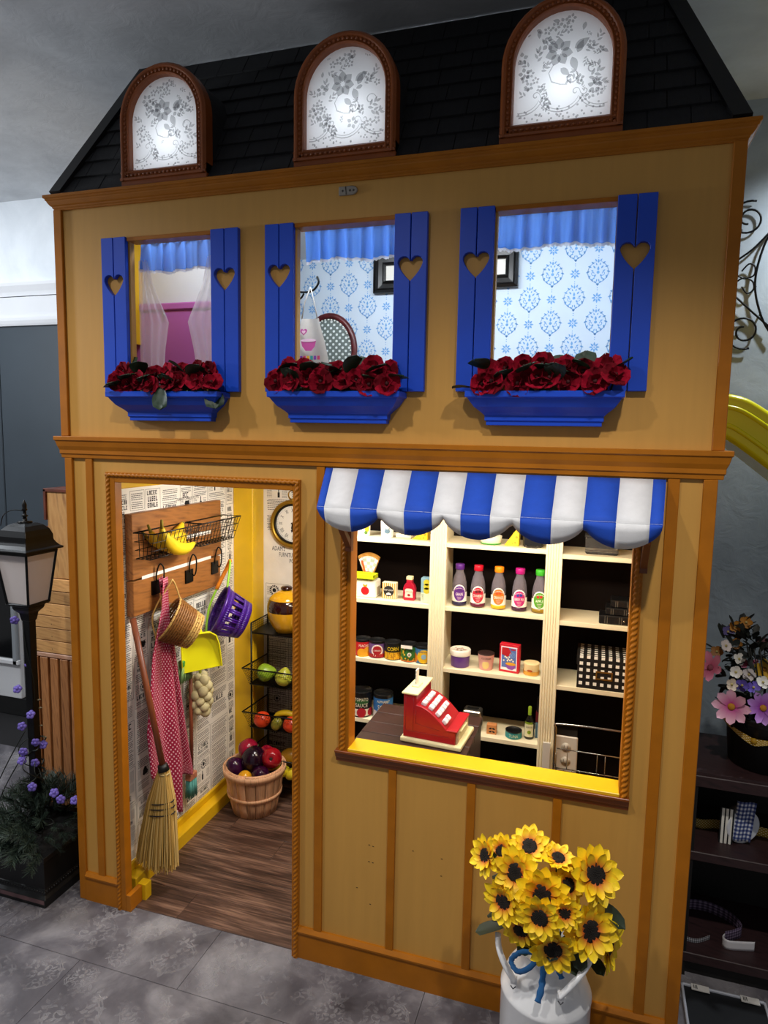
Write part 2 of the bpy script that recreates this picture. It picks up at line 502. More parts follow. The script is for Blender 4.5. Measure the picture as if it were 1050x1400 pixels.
def petal2(cx, cz, ang, l, w, n=5, pinch=.0):
    """leaf outline from (cx,cz) pointing along ang"""
    pts = []
    for i in range(n+1):
        t = i/n; pts.append((t*l, w*sin(pi*t**.8)*(1)))
    for i in range(n-1, 0, -1):
        t = i/n; pts.append((t*l, -w*sin(pi*t**.8)))
    c, s_ = cos(ang), sin(ang)
    return [(cx + x*c - z*s_, cz + x*s_ + z*c) for x, z in pts]
def stroke2(pts, w):
    """ribbon polygon quads along a 2d polyline"""
    out = []; P_ = [Vector(p) for p in pts]; L = []
    for i, p in enumerate(P_):
        t = (P_[min(i+1, len(P_)-1)] - P_[max(i-1, 0)]).normalized(); n_ = Vector((-t.y, t.x))
        k = w * (1 - .5*abs(2*i/(len(P_)-1)-1)); L.append((p+n_*k/2, p-n_*k/2))
    for a, b_ in zip(L, L[1:]): out.append([tuple(a[0]), tuple(a[1]), tuple(b_[1]), tuple(b_[0])])
    return out
def spiral2(cx, cz, r, turns, a0, sgn=1, n=14):
    return [(cx + r*(1-.82*i/n)*cos(a0+sgn*turns*2*pi*i/n), cz + r*(1-.82*i/n)*sin(a0+sgn*turns*2*pi*i/n)) for i in range(n+1)]
def damask():
    """one damask medallion, height 1, as 2d polygons"""
    q = []
    for s_ in (-1, 1):
        # outer frame of leaf strokes, pointed top and bottom
        for (x, z, a, l, w_) in ((.06,.40,60,.13,.028),(.15,.32,40,.14,.03),(.24,.20,20,.14,.03),(.30,.06,-20,.15,.032),(.28,-.08,-70,.14,.03),(.22,-.20,-110,.13,.03),(.13,-.30,-140,.13,.028),(.05,-.38,-120,.10,.022),
                                (.05,.27,70,.10,.022),(.10,.16,50,.13,.03),(.16,.05,30,.11,.026),(.08,-.06,-60,.12,.03),(.10,-.17,-30,.11,.026),(.03,-.22,-80,.12,.022)):
            p = petal2(x, z, R(a), l, w_, 4); q.append([(s_*u, v) for u, v in p])
        for st in stroke2([(s_*u, v) for u, v in spiral2(.17, -.02, .09, 1.1, R(200), 1)], .028): q.append(st)
        for st in stroke2([(s_*.34, .16), (s_*.38, .02), (s_*.33, -.14), (s_*.22, -.27), (s_*.08, -.36)], .03): q.append(st)
        for st in stroke2([(s_*.36, .10), (s_*.31, .24), (s_*.20, .34), (s_*.10, .40)], .026): q.append(st)
    q.append(petal2(0, .36, R(90), .14, .035, 5)); q.append(petal2(0, -.36, R(-90), .12, .03, 5))
    q.append(circle2(.055, 10, 0, .02)); q.append(petal2(0, .08, R(90), .16, .04, 5))
    return q
def flower2(r, n=8):
    q = []
    for i in range(n): q.append(petal2(r*.22*cos(2*pi*i/n), r*.22*sin(2*pi*i/n), 2*pi*i/n, r*.75, r*.17, 4))
    q.append(circle2(r*.14, 8)); return q
DAM = damask()

floor = struct('floor', 'grey vinyl tile floor with faded ornament print in front of the playhouse')
MB().box(-2.6, -3.2, -.03, 3.6, 1.2, -.004).build('subfloor', plain('floor_joint', '#1b1a1c', .8), floor)
TW, TH = .68, .34
tm = MB().box(.0008, .0008, -.004, TW-.0008, TH-.0008, 0).mesh('tile', TILE)
tp = MB()
for (cx, cz, s_) in ((.12, .17, .21), (.30, .10, .19), (.30, .25, .17), (.46, .20, .21), (.60, .10, .17), (.61, .26, .15), (.46, .06, .13), (.05, .05, .12), (.05, .29, .12)):
    for poly in DAM:
        for rot in (0, 90):
            c_, s2 = cos(R(rot)), sin(R(rot))
            pts = [(cx + s_*(x*c_ - z*s2), cz + s_*(x*s2 + z*c_)) for x, z in poly]
            if all(.004 < p[0] < TW-.004 and .004 < p[1] < TH-.004 for p in pts):
                tp.poly([(p[0], p[1], .0003) for p in pts])
tpm = tp.mesh('tile_print', TPRINT)
for r_ in range(-4, 3):
    y0 = -.232 + r_*TH; off = .54 if r_ % 2 == 0 else .88
    for k in range(-4, 3):
        t = inst(tm, 'tile', floor, (off + k*TW, y0, 0))
        inst(tpm, 'tile_print', t)

# ---- wood plank floor inside the playhouse
def plank_mat():
    m, nt, b = _new('weathered_plank'); oi = N(nt, 'ShaderNodeObjectInfo')
    def vec(sc):
        v = coords(nt, sc); ad = N(nt, 'ShaderNodeVectorMath', operation='ADD'); cb = N(nt, 'ShaderNodeCombineXYZ'); mu = N(nt, 'ShaderNodeMath', operation='MULTIPLY'); mu.inputs[1].default_value = 53.0
        nt.links.new(oi.outputs['Random'], mu.inputs[0]); nt.links.new(mu.outputs[0], cb.inputs[0]); nt.links.new(mu.outputs[0], cb.inputs[1]); nt.links.new(v, ad.inputs[0]); nt.links.new(cb.outputs[0], ad.inputs[1]); return ad.outputs[0]
    a = noise(nt, vec((1.6, 14, 1)), 1.6, 5, .55, .8); g_ = noise(nt, vec((4, 110, 1)), 1.5, 3, .6, .3)
    mx = N(nt, 'ShaderNodeMix'); mx.data_type = 'FLOAT'; mx.inputs[0].default_value = .42; nt.links.new(a, mx.inputs[2]); nt.links.new(g_, mx.inputs[3])
    nt.links.new(ramp(nt, mx.outputs[0], [(.33, hx('#1c110d')), (.48, hx('#4c352b')), (.64, hx('#8a6a58'))]), b.inputs['Base Color'])
    b.inputs['Roughness'].default_value = .42; bump(nt, b, mx.outputs[0], .3, .001); return m
PLANKF = plank_mat() or wood('weathered_plank', '#1d110c', '#85634f', '#4a3228', (1.1, 7, 7), .45, 2.0, 9, .3, rnd=True)
fp = struct('floor_playhouse', 'dark brown wood plank floor of the entry nook')
for k in range(8):
    y0 = .012 + k*.125; sh = (-.25, .1, -.5, -.1, -.35, .05, -.2, -.45)[k]
    for a, b_ in ((.06, .62+sh), (.62+sh, 1.88)):
        if b_ > a + .05: MB().box(a+.0006, y0, -.003, b_-.0006, y0+.1238, .0025).build('plank', PLANKF, fp, bevel=.0008)

# ---- ceiling and far walls
def plaster(name, c1, c2, sc=2.5):
    m, nt, b = _new(name); v = coords(nt)
    nt.links.new(ramp(nt, noise(nt, v, sc, 6, .6, .5), [(.35, hx(c1)), (.65, hx(c2))]), b.inputs['Base Color'])
    b.inputs['Roughness'].default_value = .85
    bump(nt, b, noise(nt, v, 14, 5, .6, 1.0), .35, .006); return m
ceil = MB().box(-2.6, -3.2, 2.76, 3.6, 1.2, 2.80).build('ceiling', plaster('ceiling_plaster', '#b6b9bd', '#cfd2d5', 3))
tag(ceil, 'grey skim-textured ceiling above the playhouse roof', None, None, 'structure')
wl = struct('wall_left', 'far white wall with a moulded band above dark slate panels')
MB().box(-2.6, 1.13, 0, 1.0, 1.2, 2.76).build('wall_body', plaster('white_plaster', '#d4dae0', '#e6ebf0', 3), wl)
WM = paint('white_moulding', '#dcdde0', .5, .02)
MB().sweep([(0, 2.28), (.014, 2.28), (.02, 2.30), (.034, 2.33), (.034, 2.345), (0, 2.345)], [(-2.6, 1.13), (.02, 1.13)]).build('moulding', WM, wl)
MB().box(-2.6, 1.118, 2.275, .02, 1.131, 2.281).build('black_gap', pc('#141414', .8), wl)  # thin black strip between moulding and frieze
MB().box(-2.6, 1.10, 2.165, .02, 1.13, 2.272).build('frieze', WM, wl)
MB().sweep([(.03, 2.125), (.04, 2.125), (.045, 2.135), (.05, 2.15), (.05, 2.165), (.03, 2.165)], [(-2.6, 1.13), (.02, 1.13)]).build('moulding', WM, wl)
SLATE = paint('slate_paint', '#39424a', .5, .08, 3)
for a, b_ in ((-2.6, -1.44), (-1.435, -.72), (-.715, .02)):
    MB().box(a, 1.10, .70, b_, 1.13, 2.125).build('panel', SLATE, wl, bevel=.004)
# white door with a dark glazed panel low on the far left
dl = struct('door_1', 'white panelled door with dark glass at the far left')
MB().box(-2.1, 1.085, .10, -1.37, 1.115, .70).build('rail', WM, dl, bevel=.004)
MB().box(-2.0, 1.078, .32, -1.40, 1.084, .92).build('glass', plain('dark_glass', '#0b0c0e', .12), dl)
for zz, a, b_ in ((.30, -2.03, -1.36),):
    MB().box(a, 1.06, zz, b_, 1.085, zz+.03).build('moulding', WM, dl, bevel=.006)
MB().box(-1.40, 1.06, .30, -1.365, 1.085, .95).build('moulding', paint('grey_moulding', '#8c9196', .5, .03), dl, bevel=.006)
MB().box(-2.1, 1.09, .0, -1.30, 1.12, .098).build('kick_plate', plain('kick_black', '#0c0c0d', .7), dl)

SKYW = plaster('blue_grey_mural', '#727d86', '#a3aeb6', 1.6)
wr = tag(MB().box(1.0, .965, 0, 3.6, 1.2, 2.76).build('wall_right', SKYW), 'mottled blue-grey wall to the right of the playhouse', None, None, 'structure')

# ================================================================== PLAYHOUSE SHELL
WINX = [.168, .712, 1.257]
WZ0, WZ1 = 1.735, 2.155
OPEN = [(.19, .80, 0, 1.437), (.974, 1.714, .69, 1.45)] + [(x+.092, x+.373, WZ0, WZ1) for x in WINX]
def wall_cells(xs, zs, opens, y0, y1):
    mb = MB(); xs = sorted(set(xs + [o[0] for o in opens] + [o[1] for o in opens])); zs = sorted(set(zs + [o[2] for o in opens] + [o[3] for o in opens]))
    def solid(i, j):
        if i < 0 or j < 0 or i >= len(xs)-1 or j >= len(zs)-1: return False
        cx, cz = (xs[i]+xs[i+1])/2, (zs[j]+zs[j+1])/2
        return not any(o[0] < cx < o[1] and o[2] < cz < o[3] for o in opens)
    idx = {}
    def vid(i, j, k):
        key = (i, j, k)
        if key not in idx: idx[key] = len(mb.v); mb.v.append((xs[i], (y0, y1)[k], zs[j]))
        return idx[key]
    def face(*q): mb.f.append(q); mb.m.append(0); mb.sm.append(False)
    for i in range(len(xs)-1):
        for j in range(len(zs)-1):
            if not solid(i, j): continue
            face(vid(i,j,0), vid(i+1,j,0), vid(i+1,j+1,0), vid(i,j+1,0))
            face(vid(i,j,1), vid(i,j+1,1), vid(i+1,j+1,1), vid(i+1,j,1))
            if not solid(i-1,j): face(vid(i,j,0), vid(i,j+1,0), vid(i,j+1,1), vid(i,j,1))
            if not solid(i+1,j): face(vid(i+1,j,0), vid(i+1,j,1), vid(i+1,j+1,1), vid(i+1,j+1,0))
            if not solid(i,j-1): face(vid(i,j,0), vid(i,j,1), vid(i+1,j,1), vid(i+1,j,0))
            if not solid(i,j+1): face(vid(i,j+1,0), vid(i+1,j+1,0), vid(i+1,j+1,1), vid(i,j+1,1))
    return mb
wf = struct('wall_front', 'mustard yellow playhouse front with amber battens, cornices and openings')
wall_cells([0, 1.889], [0, 2.30], OPEN, 0, .020).build('wall_panel', MUST, wf)
MB().box(0, .035, 0, .02, 1.0, 2.30).build('side_panel', MUST, wf)
MB().box(1.869, .035, 0, 1.889, .958, 2.30).build('side_panel', MUST, wf)
def sidepath(xa, xb, d=.5): return [(xa, d), (xa, 0), (xb, 0), (xb, d)]
MB().sweep([(0, 2.260), (.006, 2.260), (.006, 2.266), (.009, 2.2665), (.009, 2.2705), (.014, 2.274), (.0195, 2.282), (.0205, 2.2865), (.0235, 2.287), (.0235, 2.2925), (.028, 2.293), (.028, 2.302), (0, 2.302)],
           sidepath(-.004, 1.893), sm=False).build('cornice', TRIM, wf, bevel=.0012, label='upper amber crown moulding under the roof')
MB().sweep([(0, 1.508), (.009, 1.508), (.010, 1.520), (.013, 1.521), (.013, 1.533), (.018, 1.545), (.022, 1.562), (.025, 1.563), (.025, 1.576), (0, 1.576)],
           sidepath(-.002, 1.891)).build('cornice', TRIM, wf, bevel=.0012, label='middle amber crown moulding between the storeys')
for x0, x1, z0, z1 in ((-.010, .019, 1.576, 2.262), (1.870, 1.898, 1.576, 2.262), (0, .028, 0, 1.508), (1.858, 1.889, 0, 1.508)):
    MB().box(x0, -.009, z0, x1, .006, z1).build('corner_board', TRIM, wf, bevel=.0015)
for x0, x1, z0, z1 in ((.078, .104, .10, 1.508), (.868, .893, .10, 1.508), (1.096, 1.119, .10, .656), (1.322, 1.345, .10, .656), (1.551, 1.574, .10, .656), (1.780, 1.807, .10, 1.508)):
    MB().box(x0, -.007, z0, x1, .002, z1).build('batten', TRIM, wf, bevel=.0012)
for x0, x1 in ((.028, .160), (.806, 1.858)):
    MB().sweep([(0, 0), (.010, 0), (.010, .082), (.014, .084), (.015, .090), (.011, .095), (.006, .101), (0, .101)], [(x0, 0), (x1, 0)]).build('baseboard', TRIM, wf)
def rope(pts, r=.006, tw=430):
    """carved rope bead along a straight line"""
    a, b_ = Vector(pts[0]), Vector(pts[1]); L = (b_-a).length; n = 12; k = int(L/.0022); d = (b_-a)/L
    u = d.cross(Vector((0,1,0))).normalized(); w_ = d.cross(u); vs = []; fs = []
    for i in range(k+1):
        for j in range(n):
            t = 2*pi*j/n; rr = r*(1+.22*cos(2*t - tw*i*L/k))
            vs.append(a + d*(L*i/k) + u*cos(t)*rr + w_*sin(t)*rr)
    for i in range(k):
        for j in range(n):
            fs.append((i*n+j, i*n+(j+1) % n, (i+1)*n+(j+1) % n, (i+1)*n+j))
    return vs, fs
def carved(mb, pts, r=.006):
    v_, f_ = rope(pts, r); mb.add(v_, f_, 0, True)
# door casing: flat board, rope bead, inner jamb
for x0, x1, z0, z1, rp in ((.157, .192, 0, 1.468, ((.167, -.012, 0), (.167, -.012, 1.462))), (.798, .819, 0, 1.468, ((.811, -.012, 0), (.811, -.012, 1.462))), (.192, .798, 1.437, 1.468, ((.160, -.012, 1.460), (.816, -.012, 1.460)))):
    c = MB().box(x0, -.012, z0, x1, .020, z1).build('door_casing', TRIM, wf, bevel=.001)
    m_ = MB(); carved(m_, rp); m_.build('rope_carving', TRIM, c)
MB().box(.1925, -.0125, 0, .210, .048, .058).build('jamb_block', TRIM, wf, bevel=.001)
# shop window casing, sill and apron moulding
for x0, x1, rx in ((.944, .976, .957), (1.712, 1.737, 1.725)):
    c = MB().box(x0, -.011, .690, x1, .04, 1.46).build('window_casing', TRIM, wf, bevel=.001)
    m_ = MB(); carved(m_, ((rx, -.011, .69), (rx, -.011, 1.46)), .0075); m_.build('rope_carving', TRIM, c)
MB().box(.974, -.016, .688, 1.714, .060, .701).build('sill', YEL, wf, bevel=.0015)
MB().sweep([(0, .656), (.008, .656), (.010, .668), (.014, .670), (.018, .684), (.022, .686), (.022, .693), (0, .693)], [(.936, 0), (1.738, 0)]).build('apron_moulding', paint('brown_trim_paint', '#7d3d12', .35, .08), wf, bevel=.001)
for x in WINX:
    MB().box(x+.088, -.010, 2.153, x+.376, .034, 2.164).build('lintel', TRIM, wf, bevel=.001)
    MB().box(x+.090, .0, WZ0-.006, x+.375, .04, WZ0+.004).build('window_ledge', TRIM, wf)
# small holes left in the lower panels
hl = MB()
for (px, pz) in ((1.040, .410), (1.052, .408), (1.040, .358), (1.052, .357), (1.004, .268), (1.046, .225), (1.172, .420), (1.256, .414), (1.256, .362)):
    hl.box(px-.0025, -.0006, pz-.0008, px+.0025, .0002, pz+.0008)
hl.build('staple_mark', plain('staple_dark', '#2b1a0a', .7), wf)
# small latch plate under the cornice
lp = tag(MB().prism([(-.026, -.011), (.012, -.011), (.020, -.009), (.026, -.003), (.026, .004), (.020, .010), (.012, .012), (-.026, .012)], -.006, 0, T(.952, 0, 2.237)).build('latch_plate', plain('worn_nickel', '#9a948c', .45, .6), bevel=.0015), 'small worn metal latch plate under the upper cornice', 'latch')
lk = MB().tube([(-.006, -.008, .010), (-.004, -.009, -.010)], .0012, 6, M=T(.952, 0, 2.237))
for dx in (-.015, .006, .016): lk.ball((.952+dx, -.006, 2.237), .003, .0015, .003, 8, 5)
lk.build('screw', plain('dull_steel', '#5b5650', .5, .7), lp)

# ---- roof with shingles
RY0, RZ0, RY1, RZ1 = -.004, 2.303, .247, 2.757
roof = struct('roof', 'black shingled mansard roof rising to the ceiling')
def rp_(x, t, off=0):
    n_ = Vector((0, -(RZ1-RZ0), RY1-RY0)).normalized()
    return (x, RY0+(RY1-RY0)*t + n_.y*off, RZ0+(RZ1-RZ0)*t + n_.z*off)
XL = lambda t: -.012 + .150*t
XR = lambda t: 1.902 - .168*t
DCX = (.392, .943, 1.4905); DHW, DT = .134, .37
mb = MB(); mb.poly([rp_(XL(DT), DT), rp_(XR(DT), DT), rp_(XR(1), 1), rp_(XL(1), 1)])
ed_ = [None] + [v for c_ in DCX for v in (c_-DHW, c_+DHW)] + [None]
for k in range(0, 8, 2):
    l0, l1 = (XL(0), XL(DT)) if ed_[k] is None else (ed_[k],)*2; r0, r1 = (XR(0), XR(DT)) if ed_[k+1] is None else (ed_[k+1],)*2
    mb.poly([rp_(l0, 0), rp_(r0, 0), rp_(r1, DT), rp_(l1, DT)])
mb.add([rp_(XL(0), 0), rp_(XL(1), 1), (XL(1), .30, RZ1), (XL(0), .30, RZ0)], [(0, 1, 2, 3)])
mb.add([rp_(XR(0), 0), rp_(XR(1), 1), (XR(1), .30, RZ1), (XR(0), .30, RZ0)], [(3, 2, 1, 0)])
mb.build('deck', SHING, roof)
slope = atan2(RZ1-RZ0, RY1-RY0); SL = sqrt((RZ1-RZ0)**2+(RY1-RY0)**2); EX = .062
sm_ = MB(); sm_.add([(0,0,.0015),(1,0,.0015),(1,EX*1.25,.0015),(0,EX*1.25,.0015),(0,0,.0095),(1,0,.0095),(1,EX*1.25,.002),(0,EX*1.25,.002)],
                    [(0,3,2,1),(4,5,6,7),(0,1,5,4),(1,2,6,5),(2,3,7,6),(3,0,4,7)])
shm = sm_.mesh('shingle', SHING)
rr = random.Random(3)
for k in range(8):
    t0 = k*EX/SL; t1 = min(1, t0 + EX*1.25/SL); x = XL(t0) + .01 - rr.uniform(0, .06); xe = XR(t1)-.004
    while x < xe - .01:
        w_ = rr.uniform(.082, .096); a = max(x, XL(t1)+.004); b_ = min(x+w_-.0022, xe)
        if t0 < DT - .02:
            for c_ in DCX:
                if c_-DHW < a < c_+DHW: a = c_+DHW
                if c_-DHW < b_ < c_+DHW: b_ = c_-DHW
        if b_ - a > .008:
            p = rp_(a, t0, rr.uniform(0, .0012)); inst(shm, 'shingle', roof, p, (slope, 0, 0), (b_-a, 1, 1))
        x += w_
for xf, s_ in ((XL, 1), (XR, -1)):
    m_ = MB(); a0, a1 = rp_(xf(0), 0), rp_(xf(1), 1); b0, b1 = rp_(xf(0)+s_*.040, 0, .0), rp_(xf(1)+s_*.040, 1, .0)
    n_ = Vector((0, -(RZ1-RZ0), RY1-RY0)).normalized()*.019
    q = [Vector(v_) for v_ in (a0, b0, b1, a1)]
    m_.add(q + [v_+n_ for v_ in q], [(0,1,2,3),(4,5,6,7),(0,1,5,4),(1,2,6,5),(2,3,7,6),(3,0,4,7)]); m_.build('hip_board', plain('roof_black', '#0e0e11', .5), roof)

# ---- arched attic windows with lace glass
def arch(w_, h, n=22, inset=0):
    """2d outline from bottom-left, up, round, down; origin bottom centre"""
    hw = w_/2; a = hw*1.0; zc = h - a*1.02
    pts = [(-hw, 0)] + [(-hw*cos(pi*i/n), zc + (h-zc)*sin(pi*i/n)) for i in range(n+1)] + [(hw, 0)]
    return pts
BROWN = paint('brown_frame_paint', '#8a4513', .38, .14, 14, bmp=.08)
PANE = sheer('frosted_pane', '#f1f2f4', 1.0, .62)
LACE = sheer('lace_print', '#8b8e94', .50, .35)
def frame_sweep(mb, path, prof, cy):
    """prof [(inward, y)] swept along 2d path in xz, open ends"""
    k = len(path); Pp = [Vector(p) for p in path]; vs = []; n = len(prof)
    for i in range(k):
        t = (Pp[min(i+1,k-1)] - Pp[max(i-1,0)]).normalized(); nn = Vector((t.y, -t.x))
        for o, y in prof: vs.append((Pp[i].x + nn.x*o, cy + y, Pp[i].y + nn.y*o))
    fs = [(i*n+j, i*n+(j+1) % n, (i+1)*n+(j+1) % n, (i+1)*n+j) for i in range(k-1) for j in range(n)]
    fs += [tuple(range(n-1,-1,-1)), tuple((k-1)*n+j for j in range(n))]
    mb.add(vs, fs, 0, False)
def lace_polys(rng):
    q = []
    def put(polys, cx, cz, s_, rot=0):
        c_, d_ = cos(rot), sin(rot)
        for p in polys: q.append([(cx + s_*(x*c_-z*d_), cz + s_*(x*d_+z*c_)) for x, z in p])
    big = []
    for i in range(7): big.append(petal2(.16*cos(i*.9+.3), .16*sin(i*.9+.3), i*.9+.3, .85, .36, 6))
    sm5 = []
    for i in range(5): sm5.append(petal2(.25*cos(i*1.257), .25*sin(i*1.257), i*1.257, .7, .28, 4))
    leaf = [petal2(0, 0, 0, 1, .26, 6)]
    sprig = [petal2(.2*i, 0, R(40)*(1 if i % 2 else -1), .5, .10, 4) for i in range(4)] + [petal2(.75, 0, 0, .45, .1, 4)]
    put(big, -.01, .165, .032, .4); put(leaf, .02, .150, .034, R(-70)); put(leaf, .025, .168, .038, R(30)); put(leaf, .032, .158, .03, R(65)); put(leaf, -.005, .128, .028, R(-40))
    for (x, z, s_) in ((-.02,.222,.012),(.0,.228,.014),(.016,.235,.012),(-.038,.215,.011),(.01,.212,.011),(.062,.172,.012),(.085,.158,.010),(.040,.10,.012),(.066,.062,.012),(.05,.056,.011),(.085,.066,.011),(-.075,.125,.011),(-.088,.115,.012),(-.062,.108,.010),(-.078,.096,.013),(-.05,.088,.011)): put(sm5, x, z, s_, rng.uniform(0, 1))
    for (x, z, s_, r_) in ((-.06,.15,.03,80),(-.08,.14,.026,140),(-.05,.128,.026,35),(.05,.162,.026,15),(.075,.178,.026,60),(.03,.118,.03,-130),(.06,.10,.034,25),(.07,.092,.032,-15),(-.045,.07,.03,-60),(-.03,.066,.028,-100),(-.05,.2,.026,-30),(-.02,.20,.022,20),(.045,.082,.024,110),(-.085,.075,.024,160)): put(sprig, x, z, s_, R(r_))
    for k in range(34):
        x_, z_ = rng.uniform(-.1, .1), rng.uniform(.06, .24)
        if (x_/.02)**2 + ((z_-.155)/.04)**2 > 3: put(rng.choice((sprig, sm5, sprig, leaf)), x_, z_, rng.uniform(.009, .02), rng.uniform(0, 6.28))
    for st in stroke2(spiral2(.02, .105, .018, 1.2, R(90), -1), .0035): q.append(st)
    for st in stroke2([(-.02,.14),(-.032,.12),(-.025,.10),(-.005,.092),(.012,.09)], .003): q.append(st)
    for st in stroke2(spiral2(.068, .118, .016, 1.0, R(0), 1), .003): q.append(st)
    # scalloped border
    for cx in (-.095, .0-.003, .09):
        for rr_, wd in ((.052, .003), (.045, .002)):
            for st in stroke2([(cx + rr_*cos(R(a)), .075 + rr_*.85*sin(R(a))) for a in range(200, 341, 10)], wd): q.append(st)
    for cx in (-.05, .042):
        for s_ in (-1, 1):
            for st in stroke2([(cx+s_*x, z) for x, z in spiral2(.010, .072, .010, 1.0, R(180), s_)], .0025): q.append(st)
    for i in range(46):
        q.append(circle2(.0028, 6, -.105+.21*rng.random(), .014+.03*rng.random()))
    return q
for wi, x in enumerate(WINX):
    cx = (.392, .943, 1.4905)[wi]; zb = 2.318; cy = -.014
    win = struct('window_%d' % (wi+1), ('leftmost', 'middle', 'rightmost')[wi] + ' arched attic window with glowing lace-printed glass and brown frame', None, (cx, 0, zb))
    out = arch(.284, .306)
    m_ = MB(); frame_sweep(m_, out, [(0, .03), (0, -.004), (.006, -.012), (.012, -.012), (.016, -.006), (.022, -.006), (.027, -.010), (.030, -.004), (.030, .03)], cy)
    m_.build('arch_frame', BROWN, win, bevel=.0008)
    m_ = MB().sweep([(-.004, -.015), (.004, -.015), (.004, 0), (.010, 0), (.012, .006), (.006, .010), (.006, .018), (.010, .022), (.004, .028), (-.03, .028), (-.03, -.015)], [(-.142, cy), (.142, cy)]); m_.build('bottom_rail', BROWN, win, bevel=.0008)
    bd = MB(); pth = arch(.284-.036, .306-.018)
    tot = 0; P2 = [Vector(p) for p in pth]; seg = [(a, b_, (b_-a).length) for a, b_ in zip(P2, P2[1:])]; d = .006
    acc = 0
    for a, b_, L in seg:
        while d < acc + L:
            p = a + (b_-a)*((d-acc)/L); bd.ball((p.x, cy-.007, p.y), .0046, .003, .0046, 8, 5); d += .0125
        acc += L
    for k in range(18): bd.ball((-.115+.23*k/17, cy-.008, .014), .005, .003, .003, 8, 5)
    bd.build('carved_bead', BROWN, win)
    pn = MB(); pin = [(x_, z+.026) for x_, z in arch(.284-.058, .306-.055)]
    pn.poly([(p[0], cy+.013, p[1]) for p in pin]); pane = pn.build('pane', PANE, win)
    lc = MB(); rg = random.Random(wi)
    def inside(p):
        hw = .108; zc = .026 + .251 - .113*1.02
        return abs(p[0]) < hw and p[1] > .03 and (p[1] < zc or (p[0]/.110)**2 + ((p[1]-zc)/.110)**2 < 1)
    for poly in lace_polys(rg):
        pl = [(x_, z+.022) for x_, z in poly]
        if all(inside(p) for p in pl): lc.poly([(p[0], cy+.0116-len(lc.f)*4e-6, p[1]) for p in pl])
    lc.build('lace_print', LACE, pane)
    # white light box behind the glass with its own lamp
    bx_ = MB(); D0, D1 = cy+.02, .17
    a_ = arch(.262, .293); n = len(a_)
    bx_.add([(p[0], D0, p[1]+.004) for p in a_] + [(p[0], D1, p[1]+.004) for p in a_], [(i, i+1, n+i+1, n+i) for i in range(n-1)] + [(0, n, 2*n-1, n-1), tuple(range(n, 2*n))])
    bx_.build('light_box', plain('box_white', '#f4f4f4', .8), win)
    sh_ = MB(); a2 = arch(.276, .300); n2 = len(a2)
    sh_.add([(p[0], cy+.028, p[1]+.002) for p in a2] + [(p[0], .20, p[1]+.002) for p in a2], [(i, i+1, n2+i+1, n2+i) for i in range(n2-1)] + [(0, n2, 2*n2-1, n2-1), tuple(range(n2, 2*n2))])
    sh_.build('dormer_shell', SHING, win)
    pl_ = point('attic_lamp', (cx-.004, .075, zb+.120), .30, COOL, .012)
    pl2 = point('attic_lamp', (cx+.03, .070, zb+.085), .05, COOL, .012)

# ---- rooms inside the playhouse
PAPER = plaster('newsprint_paper', '#ebe6dc', '#f5f1e8', 6)
NX, NYB, NZC = .11, 1.0, 1.46
wn = struct('wall_entry_left', 'newspaper-print wallpaper on the left wall of the entry nook')
MB().box(NX-.03, .036, 0, NX, .90, NZC).build('wall_body', PAPER, wn)
wb = struct('wall_entry_back', 'newspaper-print wallpaper on the back wall of the entry nook')
MB().box(NX-.03, NYB, 0, .95, NYB+.03, NZC).build('wall_body', PAPER, wb)
MB().box(NX, .84, 0, .205, .875, NZC).build('corner_column', YEL, wb, bevel=.003)
MB().box(NX, .875, 0, .175, NYB, NZC).build('corner_column', YEL, wb, bevel=.003)
MB().box(NX-.03, .036, 1.405, NX+.012, .86, 1.46).build('top_rail', YEL, wn, bevel=.002)
MB().box(NX, .075, 0, .165, .86, .052).build('ledge', YEL, wn, bevel=.002); MB().box(NX, .075, .052, .124, .86, .078).build('ledge', YEL, wn, bevel=.002)
MB().box(.19, .05, 0, .222, .082, .058).build('step_block', YEL, wn, bevel=.001)
fu = tag(MB().box(.02, .036, NZC+.002, 1.869, .96, 1.512).build('ceiling_ground', paint('inner_ceiling', '#c9b68a', .7, .05)), 'low inner ceiling over the nook and shop', None, None, 'structure')

